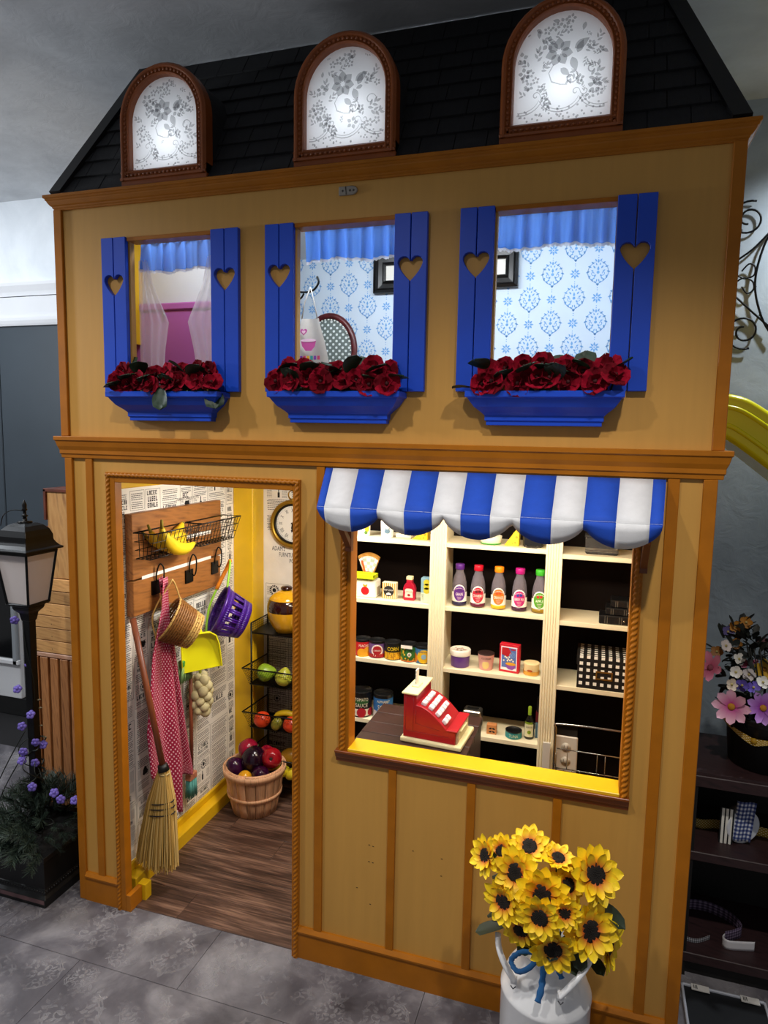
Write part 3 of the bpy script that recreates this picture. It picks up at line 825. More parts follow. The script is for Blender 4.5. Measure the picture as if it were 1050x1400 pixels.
def newsprint(W_, H_, seed, gaps=()):
    """ink marks of old advertisements on a W x H sheet; 2d quads (u,v)"""
    rg = random.Random(seed); q = []; g2 = []
    def rect(x0, z0, x1, z1, L): L.append([(x0,z0),(x1,z0),(x1,z1),(x0,z1)])
    def line(x0, x1, z, h, L, wl=.012):
        x = x0
        while x < x1 - .002:
            w_ = min(rg.uniform(.3, 1)*wl, x1-x); rect(x, z, x+w_, z+h, L); x += w_ + h*.55
    def glyphs(x0, x1, z, h, L):
        """a headline of broken letter-like strokes"""
        x = x0
        while x < x1 - h*.5:
            w_ = h*rg.uniform(.42, .66); s_ = h*.2; k = rg.randrange(5)
            rect(x, z, x+s_, z+h, L)
            if k in (0, 3): rect(x+w_-s_, z, x+w_, z+h, L)
            if k in (0, 1, 2): rect(x, z+h-s_, x+w_, z+h, L)
            if k in (1, 2, 4): rect(x, z, x+w_, z+s_, L)
            if k in (2, 3): rect(x, z+h*.42, x+w_, z+h*.58, L)
            x += w_ + h*.16
            if rg.random() < .14: x += h*.4
    def ad(x0, z0, x1, z1):
        w_, h = x1-x0, z1-z0
        if rg.random() < .6:
            b_ = .0012
            for r_ in ((x0,z0,x1,z0+b_),(x0,z1-b_,x1,z1),(x0,z0,x0+b_,z1),(x1-b_,z0,x1,z1)): rect(*r_, q)
        x0 += .006; x1 -= .006; z = z1 - .006
        while z > z0 + .012:
            t = rg.random()
            if t < .26:
                h_ = rg.uniform(.011, .022); z -= h_
                if z < z0 + .004: break
                m = rg.uniform(0, .18)*w_; glyphs(x0+m, x1-m, z, h_, q); z -= .005
            elif t < .42 and z - z0 > .05:
                h_ = min(rg.uniform(.03, .055), z-z0-.008); z -= h_
                cx = (x0+x1)/2 + rg.uniform(-.15, .15)*w_; n = rg.randrange(7, 12); a = rg.uniform(0, 6)
                k = rg.randrange(3)
                if k == 0:
                    g_ = [(cx + (h_*.5*rg.uniform(.5, 1))*cos(a+2*pi*i/n), z+h_/2 + (h_*.5*rg.uniform(.5, 1))*sin(a+2*pi*i/n)) for i in range(n)]; q.append(g_)
                elif k == 1:
                    for i in range(14):
                        a1 = 2*pi*i/14; rr_ = h_*.48; q.append([(cx+rr_*.6*cos(a1), z+h_/2+rr_*.6*sin(a1)), (cx+rr_*cos(a1), z+h_/2+rr_*sin(a1)), (cx+rr_*cos(a1+.25), z+h_/2+rr_*sin(a1+.25)), (cx+rr_*.6*cos(a1+.25), z+h_/2+rr_*.6*sin(a1+.25))])
                    q.append(circle2(h_*.2, 8, cx, z+h_/2))
                else:
                    rect(cx-h_*.14, z, cx+h_*.14, z+h_*.62, q); rect(cx-h_*.06, z+h_*.62, cx+h_*.06, z+h_, q)
                for sd in (x0, x1-.25*w_):
                    zz = z + h_*.8
                    while zz > z:
                        line(sd, sd+.22*w_, zz, .0016, g2); zz -= .006
                z -= .005
            else:
                for _ in range(rg.randrange(2, 6)):
                    z -= .0066
                    if z < z0 + .004: break
                    line(x0 + rg.uniform(0, .04)*w_, x1 - rg.uniform(0, .1)*w_, z, .0025, g2)
                z -= .003
    x = .004
    while x < W_ - .03:
        cw = min(rg.uniform(.075, .15), W_-x-.004); z = H_ - .004
        while z > .05:
            ch = min(rg.uniform(.07, .19), z-.004)
            blocked = any(a < x+cw and b_ > x and c_ < z and d_ > z-ch for a, b_, c_, d_ in gaps)
            if not blocked: ad(x+.003, z-ch+.003, x+cw-.003, z-.003)
            z -= ch
        x += cw
    return q, g2
q, g2 = newsprint(.80, 1.40, 11, ((.44, .80, .0, .0),))
for polys, mt, nm in ((q, INK, 'newsprint'), (g2, INK2, 'newsprint')):
    m_ = MB()
    for p in polys: m_.poly([(NX+.0006, .045+u, v) for u, v in p])
    m_.build(nm, mt, wn)
m_ = MB()
FL = Matrix(((0, -1, 0, 0), (1, 0, 0, 0), (0, 0, 1, 0), (0, 0, 0, 1)))   # local x -> +y, facing +x
text_flat(m_, 'TURNER CHARLES PLOWS', .011, T(NX+.0012, .50, 1.335) @ FL, w=.15)
text_flat(m_, "ADAM'S", .016, T(NX+.0012, .55, .47) @ FL, w=.06); text_flat(m_, 'FURNITURE', .016, T(NX+.0012, .59, .45) @ FL, w=.08)
m_.build('newsprint', INK, wn)
q, g2 = newsprint(.62, 1.40, 5, ((.03, .24, 1.02, 1.12),))
for polys, mt in ((q, INK), (g2, INK2)):
    m_ = MB()
    for p in polys: m_.poly([(.178+u, NYB-.0006, v) for u, v in p])
    m_.build('newsprint', mt, wb)
m_ = MB()
text_flat(m_, "ADAM'S", .020, T(.250, NYB-.0012, 1.065), w=.066); text_flat(m_, 'FURNITURE', .020, T(.295, NYB-.0012, 1.038), w=.085); text_flat(m_, 'POLISH', .020, T(.335, NYB-.0012, 1.011), w=.06)
m_.build('newsprint', INK, wb)

# shop side: dark back and partition
DKB = paint('dark_stain', '#0c0504', .7, .2, 6, spec=.1)
tag(MB().box(.66, .83, 0, 1.869, .86, NZC).build('wall_shop_back', DKB), 'very dark back wall of the little shop', None, None, 'structure')
# upstairs
DP = paint('pale_blue_paper', '#d6e6f6', .8, .02)
UY, UZ0 = .80, 1.512
wu = struct('wall_upstairs_back', 'pale blue damask wallpaper seen through the upper windows')
MB().box(.02, UY, UZ0, 1.869, UY+.03, 2.30).build('wall_body', DP, wu)
m_ = MB(); PXd, PZd = .155, .170
for i in range(0, 18):
    for j in range(-1, 6):
        cx = .42 + i*PXd/2*1.0; cz = 1.58 + j*PZd + (PZd/2 if i % 2 else 0)
        if cz < 1.66 or cx > 1.70: continue
        for poly in DAM:
            pp = [(cx + .094*x, cz + .094*z) for x, z in poly]
            if max(p[1] for p in pp) < 2.29: m_.poly([(p[0], UY-.0007, p[1]) for p in pp])
        fz = cz + PZd/2
        if fz < 2.27:
            for poly in flower2(.019): m_.poly([(cx + x, UY-.0007, fz + z) for x, z in poly])
            for dz in (-.034, -.027, .027, .034):
                if fz+dz < 2.28: m_.poly([(cx + x, UY-.0007, fz+dz + z) for x, z in circle2(.0018, 6)])
m_.build('damask_print', plain('damask_blue', '#78b0e6', .8), wu)
tag(MB().box(1.73, .036, UZ0, 1.76, UY, 2.30).build('wall_upstairs_right', DP), 'pale blue side wall of the upstairs room', None, None, 'structure')
tag(MB().box(.02, .036, UZ0-.001, 1.869, UY, UZ0+.004).build('floor_upstairs', paint('upper_floor', '#7a5a3a', .6, .1)), 'upstairs room floor behind the flower boxes', None, None, 'structure')
tag(MB().box(.02, .036, 2.285, 1.869, UY, 2.30).build('ceiling_upstairs', WHITE), 'white upstairs room ceiling', None, None, 'structure')
PINKR = .34
wp = struct('wall_pink_room', 'white wall panel behind the pink door in the left upper room')
MB().box(.02, PINKR, UZ0, .60, PINKR+.02, 2.29).build('wall_body', paint('grey_white', '#c9ccd0', .7, .03), wp)
MB().box(.60, .036, UZ0, .615, PINKR+.02, 2.29).build('wall_body', DP, wp)
MB().box(.04, .10, 1.90, .045, PINKR, 2.29).build('wall_body', YEL, wp)

# ================================================================== SHUTTERS, FLOWER BOXES, CURTAINS
WHO = ('left', 'middle', 'right')
def heart2(w_, h, n=22):
    pts = []
    for i in range(n):
        t = 2*pi*i/n; x = 16*sin(t)**3; z = 13*cos(t)-5*cos(2*t)-2*cos(3*t)-cos(4*t)
        pts.append((x/32*w_, (z+2.5)/29.5*h))
    return pts
def half_heart(w_, h):
    """right half outline of a pointed heart, from top notch to tip"""
    return [(0, .30*h), (.06*w_, .40*h), (.16*w_, .48*h), (.30*w_, .49*h), (.42*w_, .43*h), (.49*w_, .32*h), (.50*w_, .20*h), (.44*w_, .04*h), (.33*w_, -.15*h), (.20*w_, -.32*h), (.08*w_, -.45*h), (0, -.52*h)]
SZ0, SZ1, HZ = 1.713, 2.165, 2.028
for wi, x in enumerate(WINX):
    for side, x0, x1 in (('left', x, x+.088), ('right', x+.373, x+.463)):
        xc = (x0+x1)/2
        sh = thing('shutter', 'cobalt blue board shutter with heart cutout, %s side of the %s upper window' % (side, WHO[wi]), 'shutter', (xc, 0, SZ0), group='blue heart shutters')
        hh = half_heart(.064, .060)
        for s_ in (-1, 1):
            w_ = (x1-x0)/2 - .0012; z0 = HZ-SZ0
            poly = [(s_*.0012, 0), (s_*w_, 0), (s_*w_, SZ1-SZ0), (s_*.0012, SZ1-SZ0)] + [(s_*(.0012+a), z0+b_) for a, b_ in hh]
            MB().prism(poly, -.016, -.001).build('board', BLUE, sh, bevel=.0012)

PET = plain('crimson_petal', '#8e0716', .65, sheen=.3)
PETS = [plain('crimson_petal_a', '#7e031c', .85, spec=.15), plain('crimson_petal_b', '#600213', .85, spec=.15), plain('crimson_petal_c', '#920624', .85, spec=.15)]
def petal_mesh(name, mat, l, w_, curl=.3, cup=.25, nu=5, nv=6, wave=0.0, tip=.7):
    """petal lying along +x from the origin, normal +z"""
    mb = MB()
    def fn(u, v):
        t = v; a = (u-.5)*2
        hw = w_*(sin(pi*min(1, t*tip+.08))**.75 if t < 1 else sin(pi*min(1, tip+.08))**.75*.55) * .5
        if t > .86: hw *= max(.12, 1 - ((t-.86)/.14)**2*.8)
        return (l*t, a*hw, l*(curl*t*t) + cup*w_*a*a*(.3+t*.4) + wave*w_*sin(a*6+t*5)*t)
    mb.grid(fn, nu, nv)
    me = mb.mesh(name, mat)
    return me
ROSEP = [petal_mesh('petal', m_, .030, .036, .18+.1*i, .12, wave=.10, tip=.62) for i, m_ in enumerate(PETS)]
ROSEI = [petal_mesh('petal', m_, .018, .022, .55, .2, 4, 4, wave=.1, tip=.62) for m_ in PETS]
LEAFR = petal_mesh('leaf', GREENL, .055, .05, -.18, .10, 5, 7, wave=.06)
core = MB().ball((0, 0, .004), .005, .005, .004, 8, 5).mesh('flower_centre', plain('flower_core', '#3a0208', .8))
def stem_mesh(l, r=.002): return MB().tube([(0,0,0),(0,0,-l*.5),(0,.003,-l)], r, 6).mesh('stem', GREENL)
STEMR = stem_mesh(.05)
def toward(d):
    """rotation euler whose +z points along d"""
    return Vector(d).to_track_quat('Z', 'Y').to_euler()
ORD = ('first', 'second', 'third', 'fourth', 'fifth', 'sixth', 'seventh', 'eighth', 'ninth', 'tenth')
def blossom(loc, d, label, group, s_=1.0, rg=random, leafs=1):
    t = thing('red_flower', label, 'flower', loc, toward(d), group); t.scale = (s_,)*3
    k = rg.randrange(3); a0 = rg.uniform(0, 6)
    for i in range(5): inst(ROSEP[(k+i) % 3], 'petal', t, (0, 0, 0), (rg.uniform(-.25, .25), -.02+rg.uniform(-.22, .15), a0+i*1.257), (1, 1, 1))
    for i in range(4): inst(ROSEI[(k+i) % 3], 'petal', t, (0, 0, .004), (rg.uniform(-.3, .3), -.40+rg.uniform(-.2, .2), a0+.5+i*1.57))
    inst(core, 'flower_centre', t, (0, 0, .004)); inst(STEMR, 'stem', t)
    for i in range(leafs): inst(LEAFR, 'leaf', t, (0, 0, -.018), (0, rg.uniform(.1, .5), rg.uniform(0, 6.28)))
    return t
CX = [.405, .936, 1.482]
for wi, cx in enumerate(CX):
    fb = thing('flower_box', 'cobalt blue moulded flower box under the %s upper window' % WHO[wi], 'planter', (cx, 0, 1.628), group='blue flower boxes')
    pr = [(0, 0), (.022, 0), (.022, .010), (.026, .012), (.026, .024), (.034, .032), (.050, .045), (.062, .062), (.064, .066), (.070, .068), (.070, .083), (.060, .083), (.060, .070), (.020, .040), (0, .040)]
    # three-sided crown moulding, mitred corners; profile offset measured from a small core
    hw = .118
    MB().sweep(pr, [(-hw, 0), (-hw, -.004), (hw, -.004), (hw, 0)]).build('moulding', BLUE, fb, bevel=.0008)
    MB().box(-.150, -.044, .045, .150, -.002, .072).build('soil', plain('black_soil', '#0b0a08', .95), fb)
    rg = random.Random(20+wi)
    for row, n_, z0, y0 in (('front', 8, 1.734, -.060), ('back', 7, 1.766, -.028)):
        for k in range(n_):
            px = cx + .158*(2*k/(n_-1)-1) * (1 if row == 'front' else .9) + rg.uniform(-.010, .010)
            lab = 'red silk blossom, %s from left in the %s row of the %s flower box' % (ORD[k], row, WHO[wi])
            blossom((px, y0 + rg.uniform(-.008, .008), z0 + rg.uniform(-.008, .010)), (rg.uniform(-.4, .4), -1, rg.uniform(.0, .8)), lab, 'red blossoms in the flower boxes', rg.uniform(.95, 1.2), rg, 1)
    for k in range(15):
        px = cx - .155 + .022*k + rg.uniform(-.012, .012)
        lf = inst(LEAFR, 'leaf', fb, (px-cx, -.05+rg.uniform(-.015, .02), .092+rg.uniform(0, .05)), (rg.uniform(-.4, .4), rg.uniform(-1.0, -.1), rg.uniform(0, 6.28)), (1.05,)*3)
    if wi == 0: inst(LEAFR, 'leaf', fb, (.01, -.075, .09), (0, 1.25, R(-95)), (1.1, 1.1, 1.1))
    if wi == 2: inst(LEAFR, 'leaf', fb, (-.165, -.06, .09), (0, -.2, R(170)), (1.1, 1.1, 1.1))

VAL = sheer('blue_sheer_cloth', '#5a8ee6', .92, .6)
LACEW = sheer('white_lace', '#dfe2ea', .92, .5)
for wi, x in enumerate(WINX):
    v = thing('valance', 'gathered sheer blue valance with white lace edge in the %s upper window' % WHO[wi], 'curtain', (x, .05, 2.08), group='sheer blue valances')
    rg = random.Random(50+wi); ph = [rg.uniform(0, 6) for _ in range(4)]
    def fold(u): return .010*sin(u*46+ph[0]) + .006*sin(u*73+ph[1]) + .005*sin(u*29+ph[2])
    def hem(u): return .004*sin(u*9+ph[3]) + .0025*sin(u*46+ph[0])
    def fn(u, v_): return (.088 + .29*u, fold(u)*(.35+.65*v_)+.004, .085*(1-v_) + hem(u)*v_)
    MB().grid(fn, 90, 6).build('cloth', VAL, v)
    def fn2(u, v_): return (.088 + .29*u, fold(u)+.0035, hem(u) + .001 - v_*(.006 + .003*abs(sin(u*90))))
    MB().grid(fn2, 180, 2).build('lace_edge', LACEW, v)
    MB().tube([(.08, .006, .083), (.385, .006, .083)], .0025, 8).build('rod', CHROME, v)

# ================================================================== UPSTAIRS ROOMS
pf = thing('picture_frame', 'black moulded picture frame with white mat on the blue damask wall', 'picture frame', (1.034, UY-.001, 2.137))
W_, H_ = .548, .20
def rect_frame(w_, h, prof, name, mat, parent, M=None):
    """prof [(inward, depth_y)]"""
    mb = MB(); n = len(prof); vs = []
    for sx, sz in ((-1, 0), (1, 0), (1, 1), (-1, 1)):
        for o, d in prof: vs.append((sx*(w_/2 - o), d, (h - o) if sz else o))
    fs = [(i*n+j, i*n+(j+1) % n, ((i+1) % 4)*n+(j+1) % n, ((i+1) % 4)*n+j) for i in range(4) for j in range(n)]
    mb.add(vs, fs, 0, False, M); return mb.build(name, mat, parent)
FRB = plain('satin_black', '#0c0c0d', .3)
HF = .148
rect_frame(W_, HF+.40, [(0, 0), (0, -.022), (.010, -.026), (.018, -.016), (.036, -.014), (.042, -.020), (.050, -.016), (.052, 0)], 'frame', FRB, pf) if False else rect_frame(W_, HF, [(0, 0), (0, -.022), (.010, -.026), (.018, -.016), (.034, -.014), (.040, -.020), (.046, -.016), (.048, 0)], 'frame', FRB, pf)
MB().box(-W_/2+.046, -.008, .046, W_/2-.046, -.002, HF-.046).build('mat_board', PRINTW, pf)

# round-backed chair in the upstairs room
ch = thing('boudoir_chair', 'small chair with round grey dotted back and burgundy wooden rim upstairs', 'chair', (.645, .62, UZ0+.006))
CH = dots('grey_dot_cloth', '#5f6966', '#c9d2cf', 60, 60, .80, .9, True, 'Object')
BUR = wood('burgundy_wood', '#3a0d10', '#5c1a1c', None, (4, 4, 4), .35, 4, 3, .05)
bm_ = MB(); bm_.grid(lambda u, v: ((.09*(.02+.98*v)*cos(2*pi*u)), -.006 - .012*(1-v*v), .385 + .115*(.02+.98*v)*sin(2*pi*u)), 36, 6); bm_.build('back_cushion', CH, ch)
bm_ = MB(); bm_.tube([(.10*cos(2*pi*i/40), 0, .385+.126*sin(2*pi*i/40)) for i in range(40)], .012, 8, True); bm_.build('back_rim', BUR, ch)
bm_ = MB()
for i in range(44): bm_.ball((.088*cos(2*pi*i/44), -.010, .385+.112*sin(2*pi*i/44)), .003, .003, .003, 6, 4)
bm_.build('nail_trim', plain('pearl_nail', '#e6e2da', .3), ch)
MB().ball((0, -.09, .20), .12, .11, .03, 20, 8).build('seat', CH, ch)
for sx in (-.08, .08):
    MB().tube([(sx, .0, .30), (sx, .0, 0)], .010, 8).build('leg', BUR, ch); MB().tube([(sx, -.16, .19), (sx, -.165, 0)], .010, 8).build('leg', BUR, ch)
# hook and apron
MB().box(.615, .26, 1.99, .640, .31, 2.11).build('hook_block', WHITE, wp)
hk = thing('coat_hook', 'black iron double hook beside the middle upper window', 'hook', (.640, .285, 2.05))
MB().box(0, -.012, -.03, .004, .012, .03).build('plate', IRON, hk)
MB().tube(smooth_path([(.003, 0, .005), (.05, 0, -.004), (.085, 0, .0), (.105, 0, .022), (.100, 0, .042)], 5), .0035, 7).build('hook_arm', IRON, hk)
MB().tube(smooth_path([(.003, 0, -.018), (.04, 0, -.024), (.055, 0, -.008)], 5), .003, 7).build('hook_arm', IRON, hk)
apr = thing('apron', "grey canvas child's apron with heart, pink bowl and bright letters on a hook", 'apron', (.722, .270, 1.80))
APC = paint('canvas_grey', '#b9b6b2', .9, .06, 30)
def apf(u, v):
    hw = interp([(0, .030), (.12, .034), (.45, .052), (1, .075)], v)
    return ((u-.5)*2*hw + .004, -.006*sin(u*7+1) - .01*v, .16*(1-v))
MB().grid(apf, 14, 12).build('cloth', APC, apr)
for sx in (-.026, .028): MB().tube([(sx, -.003, .158), (sx*.6, -.004, .21), (.004, -.004, .256)], .004, 5, flat=.4).build('neck_strap', pc('#a3a09c', .9), apr)
ap = MB()
def flat_on(mb, polys, M, mi=0):
    for p in polys: mb.add([(x, 0, z) for x, z in p], [tuple(range(len(p)))], mi, False, M)
flat_on(ap, [heart2(.024, .022)], T(-.014, -.0145, .116)); flat_on(ap, [[(-.026, .012), (.026, .012), (.022, -.006), (.010, -.02), (-.010, -.02), (-.022, -.006)]], T(.004, -.0175, .078))
ap.build('print', pc('#c04f9a', .8), apr)
ap = MB(); flat_on(ap, [circle2(.026, 16, 0, 0, .005)], T(.004, -.0182, .090)); flat_on(ap, [heart2(.013, .012)], T(-.014, -.0152, .116)); ap.build('print', pc('#e9c4dc', .8), apr)
for i, c_ in enumerate(('#3b57b8', '#7a3aa0', '#c43c6a', '#d9a520', '#2f9a9a', '#7a3aa0', '#c43c6a')):
    MB().box(-.036+.012*i, -.0215, .030, -.028+.012*i, -.0195, .042).build('print', pc(c_, .8), apr)
# pink door and sheer swag curtains in the left room
pd = thing('pink_door', 'orchid pink panelled door with silver knob in the left upper room', 'door', (.30, PINKR-.001, UZ0+.004))
PINK = paint('orchid_paint', '#a85aa0', .45, .04, 5)
MB().box(-.28, -.012, 0, .22, 0, .50).build('door_leaf', PINK, pd, bevel=.002)
MB().box(-.28, -.020, .50, .23, 0, .525).build('top_rail', PINK, pd, bevel=.004)
MB().box(.12, -.018, 0, .15, 0, .50).build('stile', PINK, pd, bevel=.003)
kb = MB(); kb.lathe([(.0, .014), (.006, .013), (.008, .008), (.004, .003), (.004, 0)], 14, M=RX(R(90)) @ T(0, 0, 0)); kb2 = kb.build('knob', CHROME, pd); kb2.location = (-.155, -.012, .485)
SHE = sheer('white_sheer', '#f2f0f6', .5, .5)
SHL = sheer('white_sheer_lace', '#f4f2f6', .55, .55)
for s_, nm in ((-1, 'left'), (1, 'right')):
    sc = thing('sheer_curtain', 'white sheer tied-back curtain, %s panel in the left upper window' % nm, 'curtain', (.40, .040, WZ0), group='sheer tied-back curtains')
    def fn(u, v):
        wid = interp([(0, .03), (.25, .055), (.55, .105), (.8, .090), (1, .085)] if s_ < 0 else [(0, .05), (.25, .07), (.55, .12), (.8, .10), (1, .09)], v)
        return (s_*(.145 - u*wid), .004*sin(u*22)+.004, .335*(1-v) + .04)
    MB().grid(fn, 30, 18).build('cloth', SHE if s_ < 0 else SHL, sc)

# ================================================================== AWNING
aw = thing('awning', 'blue and white striped awning with scalloped edge over the shop window', 'awning', (1.345, 0, 1.50))
AWB = paint('awning_blue', '#0f47b8', .8, .05, 40, bmp=.2); AWW = paint('awning_white', '#d9dade', .8, .04, 40, bmp=.2)
XT0, XT1, XB0, XB1 = -.446+.0, .430, -.413, .417
YB, ZT, ZB = -.15, .004, -.090
fr = [0, .024] + [.024 + (1-.024-.032)*k/11 for k in range(1, 12)] + [1.0]
def awp(f, t): return (XT0+(XT1-XT0)*f + ((XB0-XT0)+(XB1-XB0-(XT1-XT0))*f)*t, -.010 + (YB+.010)*t, ZT + (ZB-ZT)*t - .006*sin(pi*t)*0)
mb = MB(); md = MB()
NS = 5
def scallop(f):
    s_ = (f*NS) % 1.0
    if f >= 1: s_ = 1.0
    return .012 + .048*max(0, sin(pi*min(max(s_, 0), 1)))**.62
for k in range(13):
    f0, f1 = fr[k], fr[k+1]; mi = 0 if k % 2 == 0 else 1
    mb.grid(lambda u, v: awp(f0+(f1-f0)*u, v), 2, 6, mi)
    def vf(u, v):
        f = f0+(f1-f0)*u; p = awp(f, 1); return (p[0], p[1] + .012*v*v, p[2] - v*scallop(f))
    md.grid(vf, 8, 3, mi)
for f, s_ in ((0, -1), (1, 1)):
    a, b_ = awp(f, 0), awp(f, 1); mb.add([a, b_, (b_[0], b_[1]+.012, b_[2]-.012), (a[0], -.002, ZB-.012), (a[0], -.002, a[2])], [(0,1,2,3,4)], 0)
cv = mb.build('canopy', [AWB, AWW], aw, solid=.0016)
md.build('valance', [AWB, AWW], aw, solid=.0016)
# stitched seam along the fold
MB().tube([awp(0, .985), awp(1, .985)], .0010, 5).build('seam', AWW, aw)
for xb in (-.375, .392):
    b_ = MB(); b_.box(xb-.009, -.020, -.225, xb+.009, 0, -.02); b_.add([(xb-.008,-.018,-.215),(xb+.008,-.018,-.215),(xb+.008,-.13,-.105),(xb-.008,-.13,-.105),(xb-.008,-.018,-.19),(xb+.008,-.018,-.19),(xb+.008,-.13,-.090),(xb-.008,-.13,-.090)],
        [(0,1,2,3),(4,5,6,7),(0,1,5,4),(1,2,6,5),(2,3,7,6),(3,0,4,7)]); b_.build('bracket', paint('bracket_brown', '#6d3410', .45, .1), aw, bevel=.001)

# ================================================================== SHOP SHELVES
SF, SB = .62, .815
su = thing('shelf_unit', 'cream fluted shelf unit with dark back inside the shop', 'shelf', (1.25, SF, 0))
def fl_post(x0, x1, name='post'):
    """fluted face: grooves cut as real geometry"""
    n = 5; w_ = (x1-x0); pts = [(0, .030), (0, 0)]
    for i in range(n):
        a = w_*(.10 + .80*i/n); b_ = w_*(.10 + .80*(i+1)/n); m = (a+b_)/2
        pts += [(a+.001, 0), (m-.001, .0035), (m+.001, .0035), (b_-.001, 0)]
    pts += [(w_, 0), (w_, .030)]
    v0 = [(x0-1.25+x, y, 0) for x, y in pts]; v1 = [(x0-1.25+x, y, NZC-.004) for x, y in pts]; k = len(pts)
    mb = MB(); mb.add(v0+v1, [(i, (i+1) % k, k+(i+1) % k, k+i) for i in range(k)] + [tuple(range(k-1,-1,-1)), tuple(range(k, 2*k))])
    mb.build(name, CREAM, su)
fl_post(1.050, 1.110); fl_post(1.462, 1.517); fl_post(.665, .700); fl_post(1.835, 1.866)
for x in (1.062, 1.474): MB().box(x-1.25, .03, 0, x+.034-1.25, SB-SF, NZC-.004).build('divider', CREAM, su)
SHZ = {'a': 1.213, 'b': .978, 'c': .745, 'd': .503, 'e': .26}
BAYS = ((.70, 1.062), (1.096, 1.474), (1.508, 1.835))
for k, z in SHZ.items():
    for bi, (x0, x1) in enumerate(BAYS):
        if bi == 2 and k in ('d',): continue
        zz = z - (.012 if bi == 2 else 0)
        MB().box(x0-1.25, .004, zz-.016, x1-1.25, SB-SF-.003, zz).build('shelf_board', CREAM, su, bevel=.001)
MB().box(.665-1.25, SB-SF-.001, 0, 1.866-1.25, SB-SF+.01, NZC-.004).build('back_panel', DKB, su)

FR_ = R(-90)+R(0)          # the side of a jar that faces the shop window
def can(name, label, px, z, r, h, base, rim, deco, y=.665, cat='can', group='toy food cans'):
    t = thing(name, label, cat, (px, y, z+.0004), group=group)
    MB().lathe([(r*.96, 0), (r, .002), (r, h-.002), (r*1.02, h), (r*.95, h+.0005), (r*.93, h-.003), (0, h-.003)], 28).build('tin', rim, t)
    band = MB(); band_cyl(band, r*1.006, h*.04, h*.86, n=32); lb = band.build('paper_label', base, t)
    deco(r*1.012, h, lb)
    return t
TIN = plain('dark_tin', '#3a3b3d', .3, .8)
def facing(px, y=.665): return atan2(-1.7515-y, 1.62-px)
def D(parent, col, fn, name='label_print'):
    m_ = MB(); fn(m_); m_.build(name, pc(col, .55), parent)
a_ = facing(.82)
z_ = SHZ['c']
can('food_can', 'red and yellow peach can at the left end of the can row', .778, z_, .0315, .066, pc('#c3161c'), TIN,
    lambda r, h, lb: (D(lb, '#e9a31c', lambda m: (disc_cyl(m, .022, r, a_+.75, h*.25), disc_cyl(m, .018, r, a_-.1, h*.22))), D(lb, '#f6efe0', lambda m: text_cyl(m, 'PEACHES', .010, .045, r+.0004, a_+.25, h*.58))))
can('food_can', 'purple and red cherry can beside the peach can', .838, z_, .0315, .066, pc('#6d4a86'), TIN,
    lambda r, h, lb: (D(lb, '#f0e8e0', lambda m: disc_cyl(m, .024, r, a_, h*.45)), D(lb, '#a3121d', lambda m: (disc_cyl(m, .018, r+.0004, a_, h*.47), band_cyl(m, r+.0002, h*.05, h*.26))),
                      D(lb, '#f6efe0', lambda m: text_cyl(m, 'CHERRIES', .006, .03, r+.0008, a_, h*.42))))
def corn_d(r, h, lb):
    D(lb, '#e8b21a', lambda m: band_cyl(m, r, h*.05, h*.46))
    rg = random.Random(4); m_ = MB()
    for k in range(70): disc_cyl(m_, .0022, r+.0004, rg.uniform(0, 6.28), rg.uniform(h*.08, h*.44), 0, .0032, 6, 1)
    m_.build('label_print', pc('#b8780c', .6), lb)
    D(lb, '#f3d018', lambda m: text_cyl(m, 'CORN', .014, .046, r+.0005, a_, h*.56))
can('food_can', 'black and yellow corn can in the middle of the can row', .902, z_, .0315, .066, pc('#101410'), TIN, corn_d)
def peas_d(r, h, lb):
    rg = random.Random(9)
    m_ = MB(); 
    for k in range(46): disc_cyl(m_, .004, r, rg.uniform(0, 6.28), rg.uniform(h*.1, h*.82), 0, None, 8, 1)
    m_.build('label_print', pc('#e0b61e', .6), lb)
    D(lb, '#d9691a', lambda m: band_cyl(m, r+.0001, h*.04, h*.10))
    D(lb, '#0f2410', lambda m: (text_cyl(m, 'Peas', .014, .034, r+.0006, a_, h*.62), text_cyl(m, 'Carrots', .012, .046, r+.0006, a_, h*.14)))
    D(lb, '#f5f0e0', lambda m: disc_cyl(m, .008, r+.0005, a_, h*.45)); D(lb, '#101010', lambda m: text_cyl(m, '&', .010, .009, r+.001, a_, h*.38))
t = can('food_can', 'green peas and carrots can with a white sticker on its rim', .966, z_, .0315, .066, pc('#2c6b2c'), TIN, peas_d)
MB().box(-.022, -.0355, .054, .022, -.0350, .066).build('sticker', PRINTW, t)
can('food_can', 'yellow and blue pineapple can beside the cream post', 1.022, z_, .0315, .066, pc('#3a6f9c'), TIN,
    lambda r, h, lb: (D(lb, '#e8b818', lambda m: disc_cyl(m, .026, r, a_, h*.42)), D(lb, '#8fb0c4', lambda m: disc_cyl(m, .010, r+.0004, a_, h*.42)), D(lb, '#d9801c', lambda m: disc_cyl(m, .018, r-.0001, a_-1.3, h*.3)), D(lb, '#1c4a72', lambda m: text_cyl(m, 'PINEAPPLE', .006, .036, r+.0005, a_, h*.64))))
z_ = SHZ['d']
